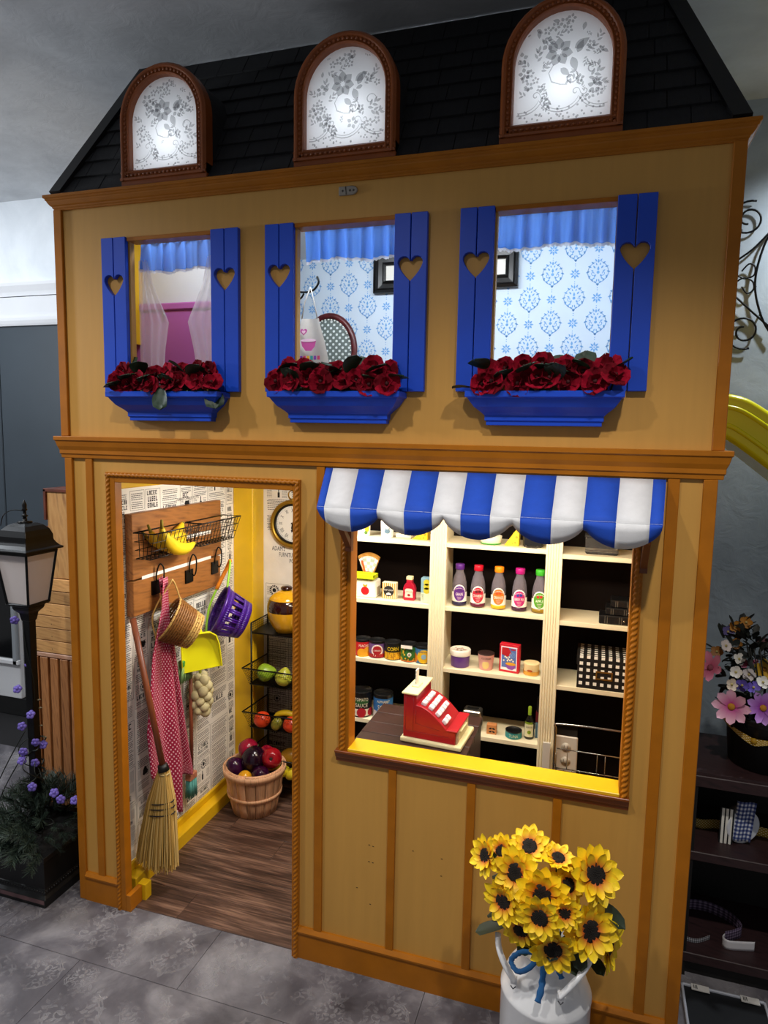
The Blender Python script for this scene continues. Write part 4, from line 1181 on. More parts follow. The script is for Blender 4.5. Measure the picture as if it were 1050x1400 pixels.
can('food_can', 'tomato sauce can on the lower left shop shelf', .778, z_, .041, .100, pc('#14100e'), TIN,
    lambda r, h, lb: (D(lb, '#f2ead8', lambda m: band_cyl(m, r, h*.06, h*.34)), D(lb, '#b3182a', lambda m: (disc_cyl(m, .019, r+.0005, a_, h*.20), disc_cyl(m, .016, r+.0005, a_+1.0, h*.20), disc_cyl(m, .016, r+.0005, a_-1.0, h*.20))),
                      D(lb, '#f2ead8', lambda m: (text_cyl(m, 'TOMATO', .013, .055, r+.0006, a_, h*.66), text_cyl(m, 'SAUCE', .015, .050, r+.0006, a_, h*.42))), D(lb, '#1d5a24', lambda m: disc_cyl(m, .03, r+.0002, a_, h*.62, 0, .012))))
can('food_can', 'blue alphabet soup can half hidden by the dark counter', .867, z_, .038, .100, pc('#2c6db0'), TIN,
    lambda r, h, lb: (D(lb, '#d8d2cc', lambda m: band_cyl(m, r, h*.05, h*.36)), D(lb, '#d4641c', lambda m: disc_cyl(m, .014, r+.0004, a_-.4, h*.16)), D(lb, '#f5eecb', lambda m: (text_cyl(m, 'ALPHABET', .010, .052, r+.0006, a_, h*.70), text_cyl(m, 'SOUP', .019, .046, r+.0006, a_, h*.42)))))
can('tuna_tin', 'flat teal tuna tin beside the olive oil bottle', 1.372, z_, .030, .026, pc('#2f8f92'), TIN,
    lambda r, h, lb: (D(lb, '#dfe8c8', lambda m: text_cyl(m, 'TUNA', .011, .034, r+.0006, facing(1.372), h*.26)),), group=None)

# juice bottles
def juice(label, px, col, lid, fruit, word, disc):
    t = thing('juice_bottle', label, 'bottle', (px, .668, SHZ['b']+.0005), group='toy juice bottles')
    gl = plain('bottle_plastic_' + word.lower().replace(' ', '_'), '#b3abba', .06, trans=.72); gl.node_tree.nodes['Principled BSDF'].inputs['IOR'].default_value = 1.15
    MB().lathe([(.021, 0), (.0265, .003), (.0268, .070), (.0255, .084), (.0205, .108), (.0150, .122), (.0135, .136), (.0135, .142)], 28).build('bottle_body', gl, t)
    MB().lathe([(.0205, .0008), (.0268, .0030), (.0271, .0165), (0, .0165)], 24).build('juice', pc(col, .25), t)
    MB().lathe([(.0160, .134), (.0168, .136), (.0168, .152), (.0155, .154), (0, .154)], 20).build('cap', pc(lid, .35), t)
    an = facing(px, .668)
    b_ = MB(); band_cyl(b_, .0274, .0168, .052, 0, an-1.45, an+1.45); lb = b_.build('paper_label', PRINTW, t)
    r = .0279
    D(lb, '#f4f0ec', lambda m: disc_cyl(m, .0245, r-.0003, an, .049, 0, .0320))
    D(lb, disc, lambda m: disc_cyl(m, .0222, r, an, .0475, 0, .0285))
    D(lb, '#f6f2ee', lambda m: text_cyl(m, word, .0105, .036 if len(word) > 5 else .028, r+.0006, an, .040))
    D(lb, '#f1d9e0', lambda m: [disc_cyl(m, .0018, r+.0004, an+o, .069-abs(o)*.010, 0, None, 6, 1) for o in (-.5, -.3, -.1, .1, .3, .5)])
    D(lb, fruit, lambda m: (disc_cyl(m, .005, r+.0005, an-.2, .060), disc_cyl(m, .005, r+.0005, an+.2, .061)))
    D(lb, '#e9c6d0', lambda m: [band_cyl(m, r+.0006, zz, zz+.0012, 0, an-.3+.06*i, an+.3-.06*i, 6) for i, zz in enumerate((.034, .029, .024))])
juice('purple-capped grape juice bottle on the shop shelf', 1.153, '#1c1540', '#53237f', '#4a1c72', 'GRAPE', '#5b1f86')
juice('red-capped cranberry juice bottle on the shop shelf', 1.222, '#5a0c2e', '#c1102a', '#5c0f1a', 'CRANBERRY', '#b81030')
juice('orange-capped orange juice bottle on the shop shelf', 1.297, '#d8a910', '#f08a12', '#e6420e', 'ORANGE', '#e8741a')
juice('magenta-capped berry mix juice bottle on the shop shelf', 1.372, '#3a0c30', '#b01678', '#2a3a9a', 'BERRY MIX', '#b8186e')
juice('green-capped apple juice bottle on the shop shelf', 1.443, '#8a6c14', '#3aa82a', '#c01820', 'APPLE', '#4f9a1e')

# toy scale
tz = SHZ['b']
sc = thing('toy_scale', 'white wooden toy scale with lime tray, fan dial and red apple', 'scale', (.785, .672, tz+.0005))
MB().box(-.05, -.03, 0, .050, .035, .066).build('body', PRINTW, sc, bevel=.004)
MB().box(.0502, -.012, .008, .0512, .018, .040).build('side_slot', pc('#a89a84'), sc)
ma = MB(); flat_on(ma, [circle2(.0165, 18, 0, 0, .016)], T(.008, -.0306, .026)); ma.build('apple_print', pc('#d3121a'), sc)
ma = MB(); flat_on(ma, [petal2(0, 0, R(130), .014, .004), petal2(0, 0, R(50), .014, .004)], T(.008, -.0306, .041)); ma.build('leaf_print', pc('#b9a018'), sc)
MB().box(-.052, -.040, .074, .046, .012, .078).box(-.052, -.040, .078, .046, -.037, .090).box(-.052, .009, .078, .046, .012, .090).box(-.052, -.040, .078, -.049, .012, .090).box(.043, -.040, .078, .046, .012, .090).build('tray', pc('#c3cf1a', .4), sc)
MB().cyl((0, -.01, .066), .012, .009, 12).build('tray_post', pc('#8c8a20'), sc)
fan = [(-.022, .0)] + [(.082*sin(R(a)), -.028 + .105*cos(R(a))) for a in range(-33, 34, 6)] + [(.022, 0)]
MB().prism([(x, z) for x, z in fan], 0, .012, T(.004, .018, .088)).build('dial_frame', wood('honey_wood', '#a8722c', '#d9a24e', None, (8, 8, 8), .45, 3), sc, bevel=.001)
fan2 = [(-.019, .004)] + [(.072*sin(R(a)), -.028 + .092*cos(R(a))) for a in range(-33, 34, 6)] + [(.019, .004)]
MB().prism(fan2, -.0008, 0, T(.004, .018, .088)).build('dial_face', PRINTW, sc)
ck = MB()
for i in range(5):
    for j in range(4):
        if (i+j) % 2 == 0:
            r0, r1 = .032+.013*j, .045+.013*j; a0, a1 = R(-30+12*i), R(-18+12*i)
            ck.add([(r*sin(a), 0, -.028+r*cos(a)) for r, a in ((r0, a0), (r1, a0), (r1, a1), (r0, a1))], [(0,1,2,3)], 0, False, T(.004, .0168, .088))
ck.build('dial_print', pc('#aebba4'), sc)
ck = MB()
for i in range(15):
    a = R(-29+58*i/14); ck.add([(r*sin(a+d), 0, -.028+r*cos(a+d)) for r, d in ((.086, -.008), (.090, -.008), (.090, .008), (.086, .008))], [(0,1,2,3)], 0, False, T(.004, .0166, .088))
ck.build('dial_print', INK, sc)
MB().prism([(-.003, 0), (.004, 0), (.004, .042), (.0, .047), (-.004, .042)], -.003, 0, T(-.010, .0165, .090) @ RY(R(-16))).build('needle', pc('#d9541a'), sc)
# popcorn box, ketchup, cookie box
pb = thing('popcorn_box', 'striped popcorn box with black round label between scale and ketchup', 'box', (.884, .668, tz+.0005))
MB().box(-.027, -.014, 0, .027, .016, .062).build('carton', pc('#e9dfb6', .7), pb, bevel=.001)
st = MB()
for i in range(7): st.box(-.0262+.0078*i, -.0146, .001, -.0262+.0078*i+.0034, -.0141, .061)
st.build('stripe', pc('#b98a1e', .7), pb)
st = MB(); flat_on(st, [circle2(.0205, 20)], T(0, -.0150, .030)); st.build('label_print', pc('#141210', .7), pb)
st = MB(); text_flat(st, 'POP CORN', .006, T(0, -.0154, .031), w=.034); flat_on(st, [circle2(.006, 10, 0, 0, .005), circle2(.004, 8, -.006, -.002), circle2(.004, 8, .006, -.002)], T(0, -.0153, .020)); st.build('label_print', PRINTW, pb)
kt = thing('ketchup_bottle', 'red ketchup bottle with cream cap beside the popcorn box', 'bottle', (.963, .668, tz+.0005))
MB().prism([(-.020, 0), (.020, 0), (.0235, .006), (.0235, .046), (.019, .058), (.011, .068), (.011, .078), (-.011, .078), (-.011, .068), (-.019, .058), (-.0235, .046), (-.0235, .006)], -.012, .012).build('bottle_body', pc('#a8102e', .35), kt, bevel=.003, seg=2)
MB().box(-.012, -.011, .078, .012, .011, .092).build('cap', pc('#ead9a6', .5), kt, bevel=.002)
st = MB(); flat_on(st, [[(-.016, .012), (.016, .012), (.014, .030), (.016, .040), (.009, .046), (-.009, .046), (-.016, .040), (-.014, .030)]], T(0, -.0124, 0)); st.build('paper_label', pc('#ecd3bd', .7), kt)
st = MB(); flat_on(st, [circle2(.006, 12, 0, 0, .005)], T(0, -.0128, .021)); text_flat(st, 'KETCHUP', .005, T(0, -.0128, .031), w=.024); st.build('label_print', pc('#8f1426', .7), kt)
cb_ = thing('cookie_box', 'tall pale blue cookie box leaning at the cream post', 'box', (1.030, .668, tz+.0005))
MB().box(-.020, -.016, 0, .022, .016, .092).build('carton', pc('#7fa6b8', .7), cb_, bevel=.001)
MB().box(-.0195, -.0166, .001, .0215, -.0161, .036).build('label_print', pc('#cfdcc0', .7), cb_)
st = MB(); flat_on(st, [circle2(.012, 14, .002, .045), circle2(.012, 14, .002, .060), circle2(.012, 14, .002, .076)], T(0, -.0170, 0)); st.build('label_print', pc('#c9bb2a', .7), cb_)
st = MB(); text_flat(st, 'COOKIES', .007, T(-.009, -.0172, .019) @ RY(R(-90)), w=.026); st.build('label_print', INK, cb_)

# middle shelf: tubs and cereal
z_ = SHZ['c']
yt = thing('yogurt_tub', 'round purple tub with white lid on the shop shelf', 'tub', (1.163, .672, z_+.0005))
MB().lathe([(.030, 0), (.033, .002), (.036, .048), (.036, .050)], 28).build('tub_body', pc('#6a3fa0', .4), yt)
MB().lathe([(.0385, .044), (.039, .046), (.039, .062), (.0375, .065), (.033, .065), (.032, .063), (0, .063)], 28).build('lid', PRINTW, yt)
st = MB(); rg = random.Random(3)
for i in range(14): st.add([(x, y, .0635) for x, y in circle2(.004, 8, rg.uniform(-.02, .02), rg.uniform(-.018, .018))], [tuple(range(8))])
st.build('lid_print', pc('#b88a7a', .6), yt)
ic = thing('ice_cream_cup', 'pale pink ice cream cup with dark open top', 'tub', (1.260, .672, z_+.0005))
MB().lathe([(.024, 0), (.0245, .002), (.030, .058), (.031, .060), (.029, .060), (.028, .056), (.0, .052)], 28).build('cup', pc('#e3a9a0', .6), ic)
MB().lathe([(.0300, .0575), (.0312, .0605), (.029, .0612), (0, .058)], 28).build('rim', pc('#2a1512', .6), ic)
D(ic, '#e8cf86', lambda m: disc_cyl(m, .013, .0275, facing(1.26)-.05, .022, 0, .015), 'cup_print'); D(ic, '#3c2a2a', lambda m: text_cyl(m, 'ICE CREAM', .006, .036, .0300, facing(1.26), .043), 'cup_print')
ce = thing('cereal_box', 'red cereal box with a cartoon bowl on the shop shelf', 'box', (1.347, .672, z_+.0005), (0, 0, R(-8)))
MB().box(-.036, -.013, 0, .036, .014, .104).build('carton', pc('#c3142a', .5), ce, bevel=.001)
MB().box(-.030, -.0136, .008, .029, -.0131, .096).build('front_print', pc('#e9e3ea', .6), ce)
MB().box(-.027, -.0141, .018, .026, -.0137, .092).build('front_print', pc('#5470b4', .6), ce)
st = MB(); flat_on(st, [[(-.027, .092), (-.002, .092), (.010, .072), (-.006, .058), (-.027, .066)]], T(0, -.0146, 0)); st.box(.006, -.0146, .084, .024, -.0143, .089); st.build('front_print', pc('#b0121e', .6), ce)
st = MB(); flat_on(st, [[(-.012, .032), (.026, .032), (.022, .018), (.014, .012), (0, .012), (-.008, .018)]], T(0, -.0147, 0)); st.build('front_print', pc('#8a4aa6', .6), ce)
st = MB(); flat_on(st, [circle2(.019, 16, .007, .033, .006)], T(0, -.0151, 0)); st.build('front_print', pc('#e0a022', .6), ce)
st = MB()
for x, z in ((-.008,.055),(-.002,.050),(.004,.046),(.010,.050),(-.014,.058),(.001,.058),(.016,.044),(-.005,.044),(-.019,.044)): flat_on(st, [circle2(.0032, 8, x, z)], T(0, -.0151, 0))
st.build('front_print', pc('#efe6cf', .6), ce)
st = MB()
for rr_ in (.010, .0065, .003): 
    for s2 in stroke2([(.012+rr_*cos(R(a)), .066+rr_*sin(R(a))) for a in range(0, 361, 24)], .0014): flat_on(st, [s2], T(0, -.0149, 0))
st.build('front_print', pc('#8fb2dc', .6), ce)
yc = thing('custard_cup', 'small cream and orange cup beside the fluted post', 'tub', (1.425, .672, z_+.0005))
MB().lathe([(.026, 0), (.0275, .002), (.028, .040), (.0285, .044), (.026, .0445), (0, .0435)], 28).build('cup', pc('#ecd4a0', .55), yc)
D(yc, '#dca03a', lambda m: band_cyl(m, .0283, .003, .016), 'cup_print'); D(yc, '#b8541a', lambda m: disc_cyl(m, .010, .0287, facing(1.425)-.2, .020, 0, .004), 'cup_print')

# lower shelf: toaster, moustache box, olive oil, pasta, grey case
z_ = SHZ['d']
to = thing('toy_toaster', 'small chrome toy toaster behind the cash register', 'toaster', (1.215, .69, z_+.0005))
MB().box(-.035, -.03, 0, .035, .03, .075).build('body', plain('soft_chrome', '#b7b4b0', .25, .9), to, bevel=.010, seg=3)
MB().box(-.026, -.0306, .012, .026, -.0301, .050).build('front_plate', pc('#241b18', .5), to)
MB().box(-.022, -.0312, .020, .022, -.0307, .026).build('front_plate', pc('#7c1c20', .5), to); MB().box(-.022, -.012, .0752, .022, .012, .0758).build('slot', pc('#0c0c0c', .6), to)
mo = thing('moustache_box', 'small orange box with black moustache marks behind the counter', 'box', (1.292, .665, z_+.0005))
MB().box(-.018, -.012, 0, .018, .012, .036).build('carton', pc('#c98650', .6), mo, bevel=.001)
st = MB(); flat_on(st, [petal2(0, .024, R(200), .013, .0035), petal2(0, .024, R(-20), .013, .0035), petal2(0, .012, R(200), .013, .003), petal2(0, .012, R(-20), .013, .003)], T(.002, -.0125, 0)); st.build('front_print', INK, mo)
oo = thing('oil_bottle', 'dark olive oil bottle with green neck and cream label', 'bottle', (1.427, .672, z_+.0005))
MB().lathe([(.016, 0), (.0175, .002), (.0175, .062), (.014, .074), (.0065, .084), (.006, .092)], 22).build('bottle_body', plain('bottle_dark', '#0a0d08', .12), oo)
MB().lathe([(.0066, .088), (.0066, .118), (.005, .120), (0, .120)], 16).build('neck_foil', pc('#8fae28', .45), oo)
an = facing(1.427)
D(oo, '#e2dcb8', lambda m: band_cyl(m, .0180, .010, .058, 0, an-1.1, an+.9), 'paper_label'); D(oo, '#7f9a1c', lambda m: (disc_cyl(m, .007, .0184, an, .028), band_cyl(m, .0183, .058, .066, 0, an-1.0, an+.7)), 'label_print'); D(oo, '#2a2a18', lambda m: text_cyl(m, 'OLIVE OIL', .006, .026, .0185, an, .044), 'label_print')
pa = thing('pasta_box', 'dark striped pasta packet with blue foot at the fluted post', 'box', (1.461, .690, z_+.0005))
MB().box(-.013, -.010, .0, .012, .010, .060).build('carton', pc('#2f5878', .6), pa)
MB().box(-.013, -.010, .060, .012, .010, .098).build('carton', pc('#6a1420', .6), pa); MB().box(-.011, -.009, .098, .010, .009, .15).build('carton', pc('#15161c', .4), pa)
st = MB()
for i in range(4): st.box(-.012+.006*i, -.0106, .002, -.0095+.006*i, -.0102, .058)
st.build('stripe', pc('#8fb0c0', .6), pa)
gc = thing('grey_case', 'dark grey plastic case with handle on the lowest shop shelf', 'case', (1.40, .69, SHZ['e']+.0005))
MB().box(-.085, -.05, 0, .06, .04, .10).build('body', pc('#3b3c40', .5), gc, bevel=.006)
MB().tube(smooth_path([(-.055, -.02, .098), (-.045, -.02, .130), (.03, -.02, .130), (.040, -.02, .098)], 4), .009, 8).build('handle', pc('#4a4b50', .5), gc)

# top shelf, mostly behind the awning
z_ = SHZ['a']
def mug(label, px, col, deco):
    t = thing('cup', label, 'cup', (px, .672, z_+.0005), group='white cups on the top shop shelf')
    MB().lathe([(.021, 0), (.023, .002), (.025, .062), (.023, .062), (.021, .010), (0, .008)], 24).build('cup_body', PRINTW, t)
    deco(t, facing(px)); return t
mug('white cup with yellow and green fruit print on the top shelf', .775, None, lambda t, an: (D(t, '#e0c31a', lambda m: disc_cyl(m, .010, .0243, an+.5, .030, 0, .014), 'cup_print'), D(t, '#4f7a2c', lambda m: disc_cyl(m, .007, .0243, an+.3, .014), 'cup_print')))
mug('white cup with blue cat print on the top shelf', .868, None, lambda t, an: D(t, '#5f7d92', lambda m: (disc_cyl(m, .011, .0243, an, .024, 0, .009), disc_cyl(m, .003, .0245, an-.3, .034), disc_cyl(m, .003, .0245, an+.3, .034)), 'cup_print'))
def cheese(label, px, w_, h, mirror=1):
    t = thing('cheese_wedge', label, 'toy food', (px, .675, z_+.0005), group='toy cheese wedges')
    MB().prism([(-w_/2*mirror, 0), (w_/2*mirror, 0), (w_/2*mirror, h)], -.022, .022).build('wedge', pc('#e6c422', .55), t, bevel=.002)
    st = MB()
    for dx, dz, r in ((.25, .16, .004), (.33, .42, .005), (.05, .12, .003), (.38, .68, .003)): flat_on(st, [circle2(r, 10, dx*w_*mirror, dz*h)], T(0, -.0226, 0))
    st.build('hole', pc('#b58f12', .6), t)
cheese('yellow cheese wedge on the top shelf left of the first post', 1.00, .060, .048); cheese('yellow cheese block on the top shelf between the posts', 1.338, .052, .075)
eg = thing('egg_carton', 'pale egg carton lid on the top shelf behind the awning', 'carton', (.935, .675, z_+.0005))
MB().box(-.030, -.018, 0, .030, .018, .018).build('carton', pc('#e6d9b4', .7), eg, bevel=.004)
gp = thing('toy_plate', 'green-rimmed toy bowl on the top shelf behind the awning', 'bowl', (1.262, .672, z_+.0005))
MB().lathe([(.030, 0), (.036, .004), (.040, .030), (.038, .030), (.034, .006), (0, .005)], 28).build('bowl', pc('#d8d4c0', .5), gp); MB().tube([(.0345*cos(2*pi*i/28), .0345*sin(2*pi*i/28), .004) for i in range(28)], .003, 6, True).build('rim', pc('#3f9a34', .5), gp)
bb = thing('black_basket', 'black glitter handbag on the top shelf beside the fluted post', 'bag', (1.412, .665, z_+.0005))
MB().box(-.034, -.022, 0, .036, .022, .062).build('body', paint('black_glitter', '#141518', .3, .6, 260), bb, bevel=.006); MB().tube(smooth_path([(-.022, -.023, .006), (-.012, -.03, -.0), (.010, -.03, .0), (.020, -.023, .006)], 4), .003, 6).build('handle', pc('#3a3632', .4), bb)
cl = thing('clear_tub', 'clear plastic tub on the top right shop shelf', 'container', (1.640, .69, z_-.012+.0005))
CLP = plain('clear_plastic', '#e8e8ea', .08, trans=.95); CLP.node_tree.nodes['Principled BSDF'].inputs['IOR'].default_value = 1.12
MB().box(-.05, -.035, 0, .06, .035, .058).build('tub_body', CLP, cl, bevel=.006); MB().box(-.053, -.038, .058, .063, .038, .066).build('lid', CLP, cl, bevel=.002)

# right bay: black boxes, gingham box, socket, wire shopping basket
z_ = SHZ['b'] - .012
BKB = paint('black_leather', '#121214', .35, .2, 60)
for lab, x0, x1, y0, h0, h1 in (('largest black clasped box at the bottom of the dark stack', 1.648, 1.745, .63, 0, .030), ('middle black clasped box in the dark stack', 1.668, 1.758, .64, .0305, .055), ('smallest black clasped box on top of the dark stack', 1.684, 1.765, .65, .0555, .080)):
    t = thing('black_box', lab, 'box', ((x0+x1)/2, y0+.045, z_+.0005+h0), group='stack of black boxes'); w_ = x1-x0
    MB().box(-w_/2, -.04, 0, w_/2, .04, h1-h0).build('body', BKB, t, bevel=.003)
    st = MB()
    for dx in (-.3, -.22, .18, .26): st.box(dx*w_-.001, -.0412, .002, dx*w_+.001, -.0401, h1-h0-.002)
    st.build('band', pc('#5a564e', .4), t)
    MB().ball((.34*w_, -.041, (h1-h0)/2), .003, .002, .003, 8, 5).build('clasp', CHROME, t)
z_ = SHZ['c'] - .012
GI = gingham('gingham_black', '#f1f1ee', '#0b0b0d', '#060607', (43, 43, 43), 'Object')
gb = thing('gingham_box', 'black and white gingham storage box with brass label holder', 'box', (1.675, .690, z_+.0005))
def gmat(ax):
    m, nt, b = _new('gingham_' + ax); tc = N(nt, 'ShaderNodeTexCoord'); sp = N(nt, 'ShaderNodeSeparateXYZ'); nt.links.new(tc.outputs['Object'], sp.inputs[0]); outs = []
    for k in ax:
        mu = N(nt, 'ShaderNodeMath', operation='MULTIPLY'); mu.inputs[1].default_value = 42; fr_ = N(nt, 'ShaderNodeMath', operation='FRACT'); gt = N(nt, 'ShaderNodeMath', operation='GREATER_THAN'); gt.inputs[1].default_value = .52
        nt.links.new(sp.outputs[k], mu.inputs[0]); nt.links.new(mu.outputs[0], fr_.inputs[0]); nt.links.new(fr_.outputs[0], gt.inputs[0]); outs.append(gt.outputs[0])
    ml = N(nt, 'ShaderNodeMath', operation='MULTIPLY'); nt.links.new(outs[0], ml.inputs[0]); nt.links.new(outs[1], ml.inputs[1])
    mx = N(nt, 'ShaderNodeMix'); mx.data_type = 'RGBA'; mx.inputs[6].default_value = hx('#08080a'); mx.inputs[7].default_value = hx('#eeeeea')
    nt.links.new(ml.outputs[0], mx.inputs[0]); nt.links.new(mx.outputs[2], b.inputs['Base Color']); b.inputs['Roughness'].default_value = .6; return m
GXZ, GXY, GYZ = gmat('XZ'), gmat('XY'), gmat('YZ')
def gbox(x0, y0, z0, x1, y1, z1, name, parent, bev=.001):
    m_ = MB(); m_.box(x0, y0, z0, x1, y1, z1); m_.m = [1, 1, 0, 2, 0, 2]; return m_.build(name, [GXZ, GXY, GYZ], parent)
gbox(-.090, -.062, 0, .110, .075, .082, 'box_body', gb); ld = gbox(-.093, -.065, .084, .113, .078, .118, 'lid', gb)
BR = plain('aged_brass', '#a3813a', .35, .9)
rect_frame(.056, .030, [(0, 0), (0, -.002), (.005, -.002), (.005, 0)], 'label_holder', BR, gb, T(.0, -.0625, .036))
so = thing('wall_outlet', 'white double wall socket beside the fluted post', 'outlet', (1.560, .66, .470))
MB().box(-.038, -.004, -.066, .040, .004, .066).build('face_plate', plain('outlet_white', '#dcdad6', .35), so, bevel=.003)
for dz in (-.026, .026):
    f = MB().lathe([(.0, 0), (.016, 0), (.017, .002), (.0, .002)], 18, M=T(0, -.004, dz) @ RX(R(90))).build('socket', plain('outlet_face', '#cfcdc8', .4), so)
    MB().box(-.007, -.0068, dz-.003, -.0055, -.0058, dz+.007).box(.0055, -.0068, dz-.003, .007, -.0058, dz+.007).box(-.002, -.0068, dz-.011, .002, -.0058, dz-.007).build('slot', INK, f)
MB().box(-.0395, -.0, -.060, .036, .150, .060).build('outlet_box', pc('#15100e', .8), so)
MB().box(-.078, -.060, -.066, -.052, -.050, .056).build('cord_cover', plain('outlet_white2', '#d2d0cc', .4), so)
wbk = thing('wire_basket', 'chrome wire shopping basket hanging inside the shop window', 'basket', (1.62, .34, .50))
fr_m = MB(); X0, X1, Y0, Y1 = -.085, .20, -.10, .14
for zz in (.0, .068): fr_m.tube([(X0, Y0, zz), (X1, Y0, zz), (X1, Y1, zz), (X0, Y1, zz)], .0022, 6, True)
fr_m.build('rim', CHROME, wbk)
wm_ = MB()
for i in range(12):
    x = X0 + (X1-X0)*i/11; wm_.tube([(x, Y0, .002), (x, Y1, .002)], .0012, 5)
for x in (X0, X0+.035, X0+.13, X0+.155, X1): wm_.tube([(x, Y0, .068), (x, Y0, 0)], .0014, 5); wm_.tube([(x, Y1, .068), (x, Y1, 0)], .0014, 5)
for i in range(6):
    y = Y0 + (Y1-Y0)*i/5; wm_.tube([(X0, y, .068), (X0, y, 0)], .0012, 5); wm_.tube([(X0, y, .0), (X1, y, .0)], .0012, 5)
wm_.build('wire', CHROME, wbk)
MB().tube(smooth_path([(X0, .02, .066), (X0, .02, .18), (X0+.02, .02, .205), (X1-.02, .02, .205), (X1, .02, .18), (X1, .02, .066)], 5), .0032, 8).build('handle', CHROME, wbk)
# an upright rack holds it
MB().tube([(X0+.0, Y0, 0), (X0+.02, Y0-.02, -.49), ], .003, 6).build('stand_leg', IRON, wbk); MB().tube([(X1, Y0, 0), (X1-.02, Y0-.02, -.49)], .003, 6).build('stand_leg', IRON, wbk)
MB().tube([(X0, Y1, 0), (X0+.02, Y1+.02, -.49)], .003, 6).build('stand_leg', IRON, wbk); MB().tube([(X1, Y1, 0), (X1-.02, Y1+.02, -.49)], .003, 6).build('stand_leg', IRON, wbk)

# counter of dark planks
cz = .688
ct = thing('shop_counter', 'dark stained plank counter under the cash register', 'counter', (1.13, .21, 0))
for k in range(4):
    y0 = -.148 + .076*k; MB().box(-.168, y0, cz-.022, .172, y0+.0735, cz+(.0006 if k % 2 else 0)).build('plank', DARKW, ct, bevel=.0015)
for x in (-.15, .135):
    for y in (-.135, .125): MB().box(x, y, 0, x+.022, y+.022, cz-.022).build('leg', DARKW, ct)
MB().box(-.165, .12, cz-.09, .169, .135, cz-.022).build('apron_board', DARKW, ct); MB().box(-.165, -.146, cz-.09, .169, -.132, cz-.022).build('apron_board', DARKW, ct)
MB().box(.155, -.14, 0.25, .170, .14, cz-.022).build('side_panel', DARKW, ct)

# toy cash register: side faces the window, drawer faces right
rz = cz + .001
cr = thing('cash_register', 'red toy cash register with white keys and cream base on the counter', 'cash register', (1.19, .175, rz), (0, 0, R(-4)))
RED = plain('toy_red', '#a30c1e', .35); CRM = plain('toy_cream', '#e9dfb0', .4)
MB().box(-.090, -.075, 0, .098, .085, .014).build('base', CRM, cr, bevel=.004, seg=2)
prof = [(-.083, .014), (.078, .014), (.078, .052), (.052, .054)] + [(.052 - .095*(i/8), .054 + .062*sin(pi/2*(i/8))**1.0) for i in range(1, 9)] + [(-.043, .146), (-.083, .146)]
MB().prism(prof, -.066, .076).build('body', RED, cr, bevel=.0015)
MB().box(-.088, -.071, .146, -.038, .081, .152).build('top_plate', CRM, cr, bevel=.0015)
MB().box(-.075, -.020, .152, -.052, .020, .156).build('sign_slot', CRM, cr, bevel=.001)
sg = MB().box(-.066, -.012, .155, -.063, .012, .202).build('price_flag', PRINTW, cr)
st = MB()
for i, ch_ in enumerate(('7', '%', '4', '8')): text_flat(st, ch_, .007, T(-.0645, -.0123, .190-.010*i), w=.0025)
st.build('flag_print', INK, sg)
MB().box(.052, -.068, .052, .084, .078, .057).build('drawer_lid', RED, cr, bevel=.001)
MB().box(.078, -.060, .016, .082, .070, .050).build('drawer_front', CRM, cr, bevel=.001); MB().box(.082, -.030, .040, .088, .036, .046).build('drawer_pull', CRM, cr, bevel=.001)
MB().box(.0795, -.060, .0165, .0832, -.045, .049).build('corner_post', plain('drawer_tan', '#b79a86', .5), cr)
KEY = plain('key_white', '#e4dfe6', .35)
for row in range(4):
    f = (.16, .38, .60, .82)[3-row]; i8 = f
    x = .052 - .095*i8; z = .054 + .062*sin(pi/2*i8); sl = atan2(.062*pi/2*cos(pi/2*i8), .095)
    for c_ in range(4 if row < 3 else 2):
        y = -.044 + .026*c_ + (0 if row < 3 else .0)
        k = MB().box(-.008, -.0105, 0, .008, .0105, .012).build('key', KEY, cr, bevel=.003, seg=2)
        k.location = (x, y, z-.001); k.rotation_euler = (0, sl, 0)
se = MB()
for a, b_ in (((-.076, .034), (-.076, .138)), ((-.052, .034), (-.052, .138)), ((-.076, .034), (.060, .034)), ((-.044, .060), (-.044, .100)), ((-.044, .060), (.03, .050)), ((-.076, .138), (-.052, .138))):
    se.tube([(a[0], -.0662, a[1]), (b_[0], -.0662, b_[1])], .0006, 4)
for x, z in ((-.078, .120), (-.055, .132), (-.078, .045), (-.047, .085)): se.ball((x, -.0662, z), .002, .001, .002, 8, 4)
se.build('panel_line', plain('toy_red_line', '#8d1524', .4), cr)

# ================================================================== ENTRY NOOK
# pegboard of two pine boards with hooks
BX = NX + .03
hb = thing('hook_board', 'pine hook board with two planks on the newsprint wall', 'hook rack', (NX, .41, .965))
MB().box(.001, -.28, .128, .030, .28, .353).build('plank', PINE, hb, bevel=.002)
MB().box(.001, -.28, 0, .030, .272, .122).build('plank', PINE, hb, bevel=.002)
MB().box(.0302, -.235, .122, .031, .20, .134).build('label_strip', PRINTW, hb)
MB().box(.0302, .02, .225, .031, .20, .240).build('label_strip', PRINTW, hb)
for y in (-.161, .042, .223):
    p = MB().box(.030, y-.024, .056, .036, y+.024, .106).build('hook_plate', IRON, hb)
    MB().tube(smooth_path([(.035, y, .095), (.040, y-.006, .13), (.050, y, .165), (.060, y+.008, .15), (.062, y+.004, .105), (.056, y, .085), (.046, y, .092)], 5), .0028, 7).build('hook', IRON, p)

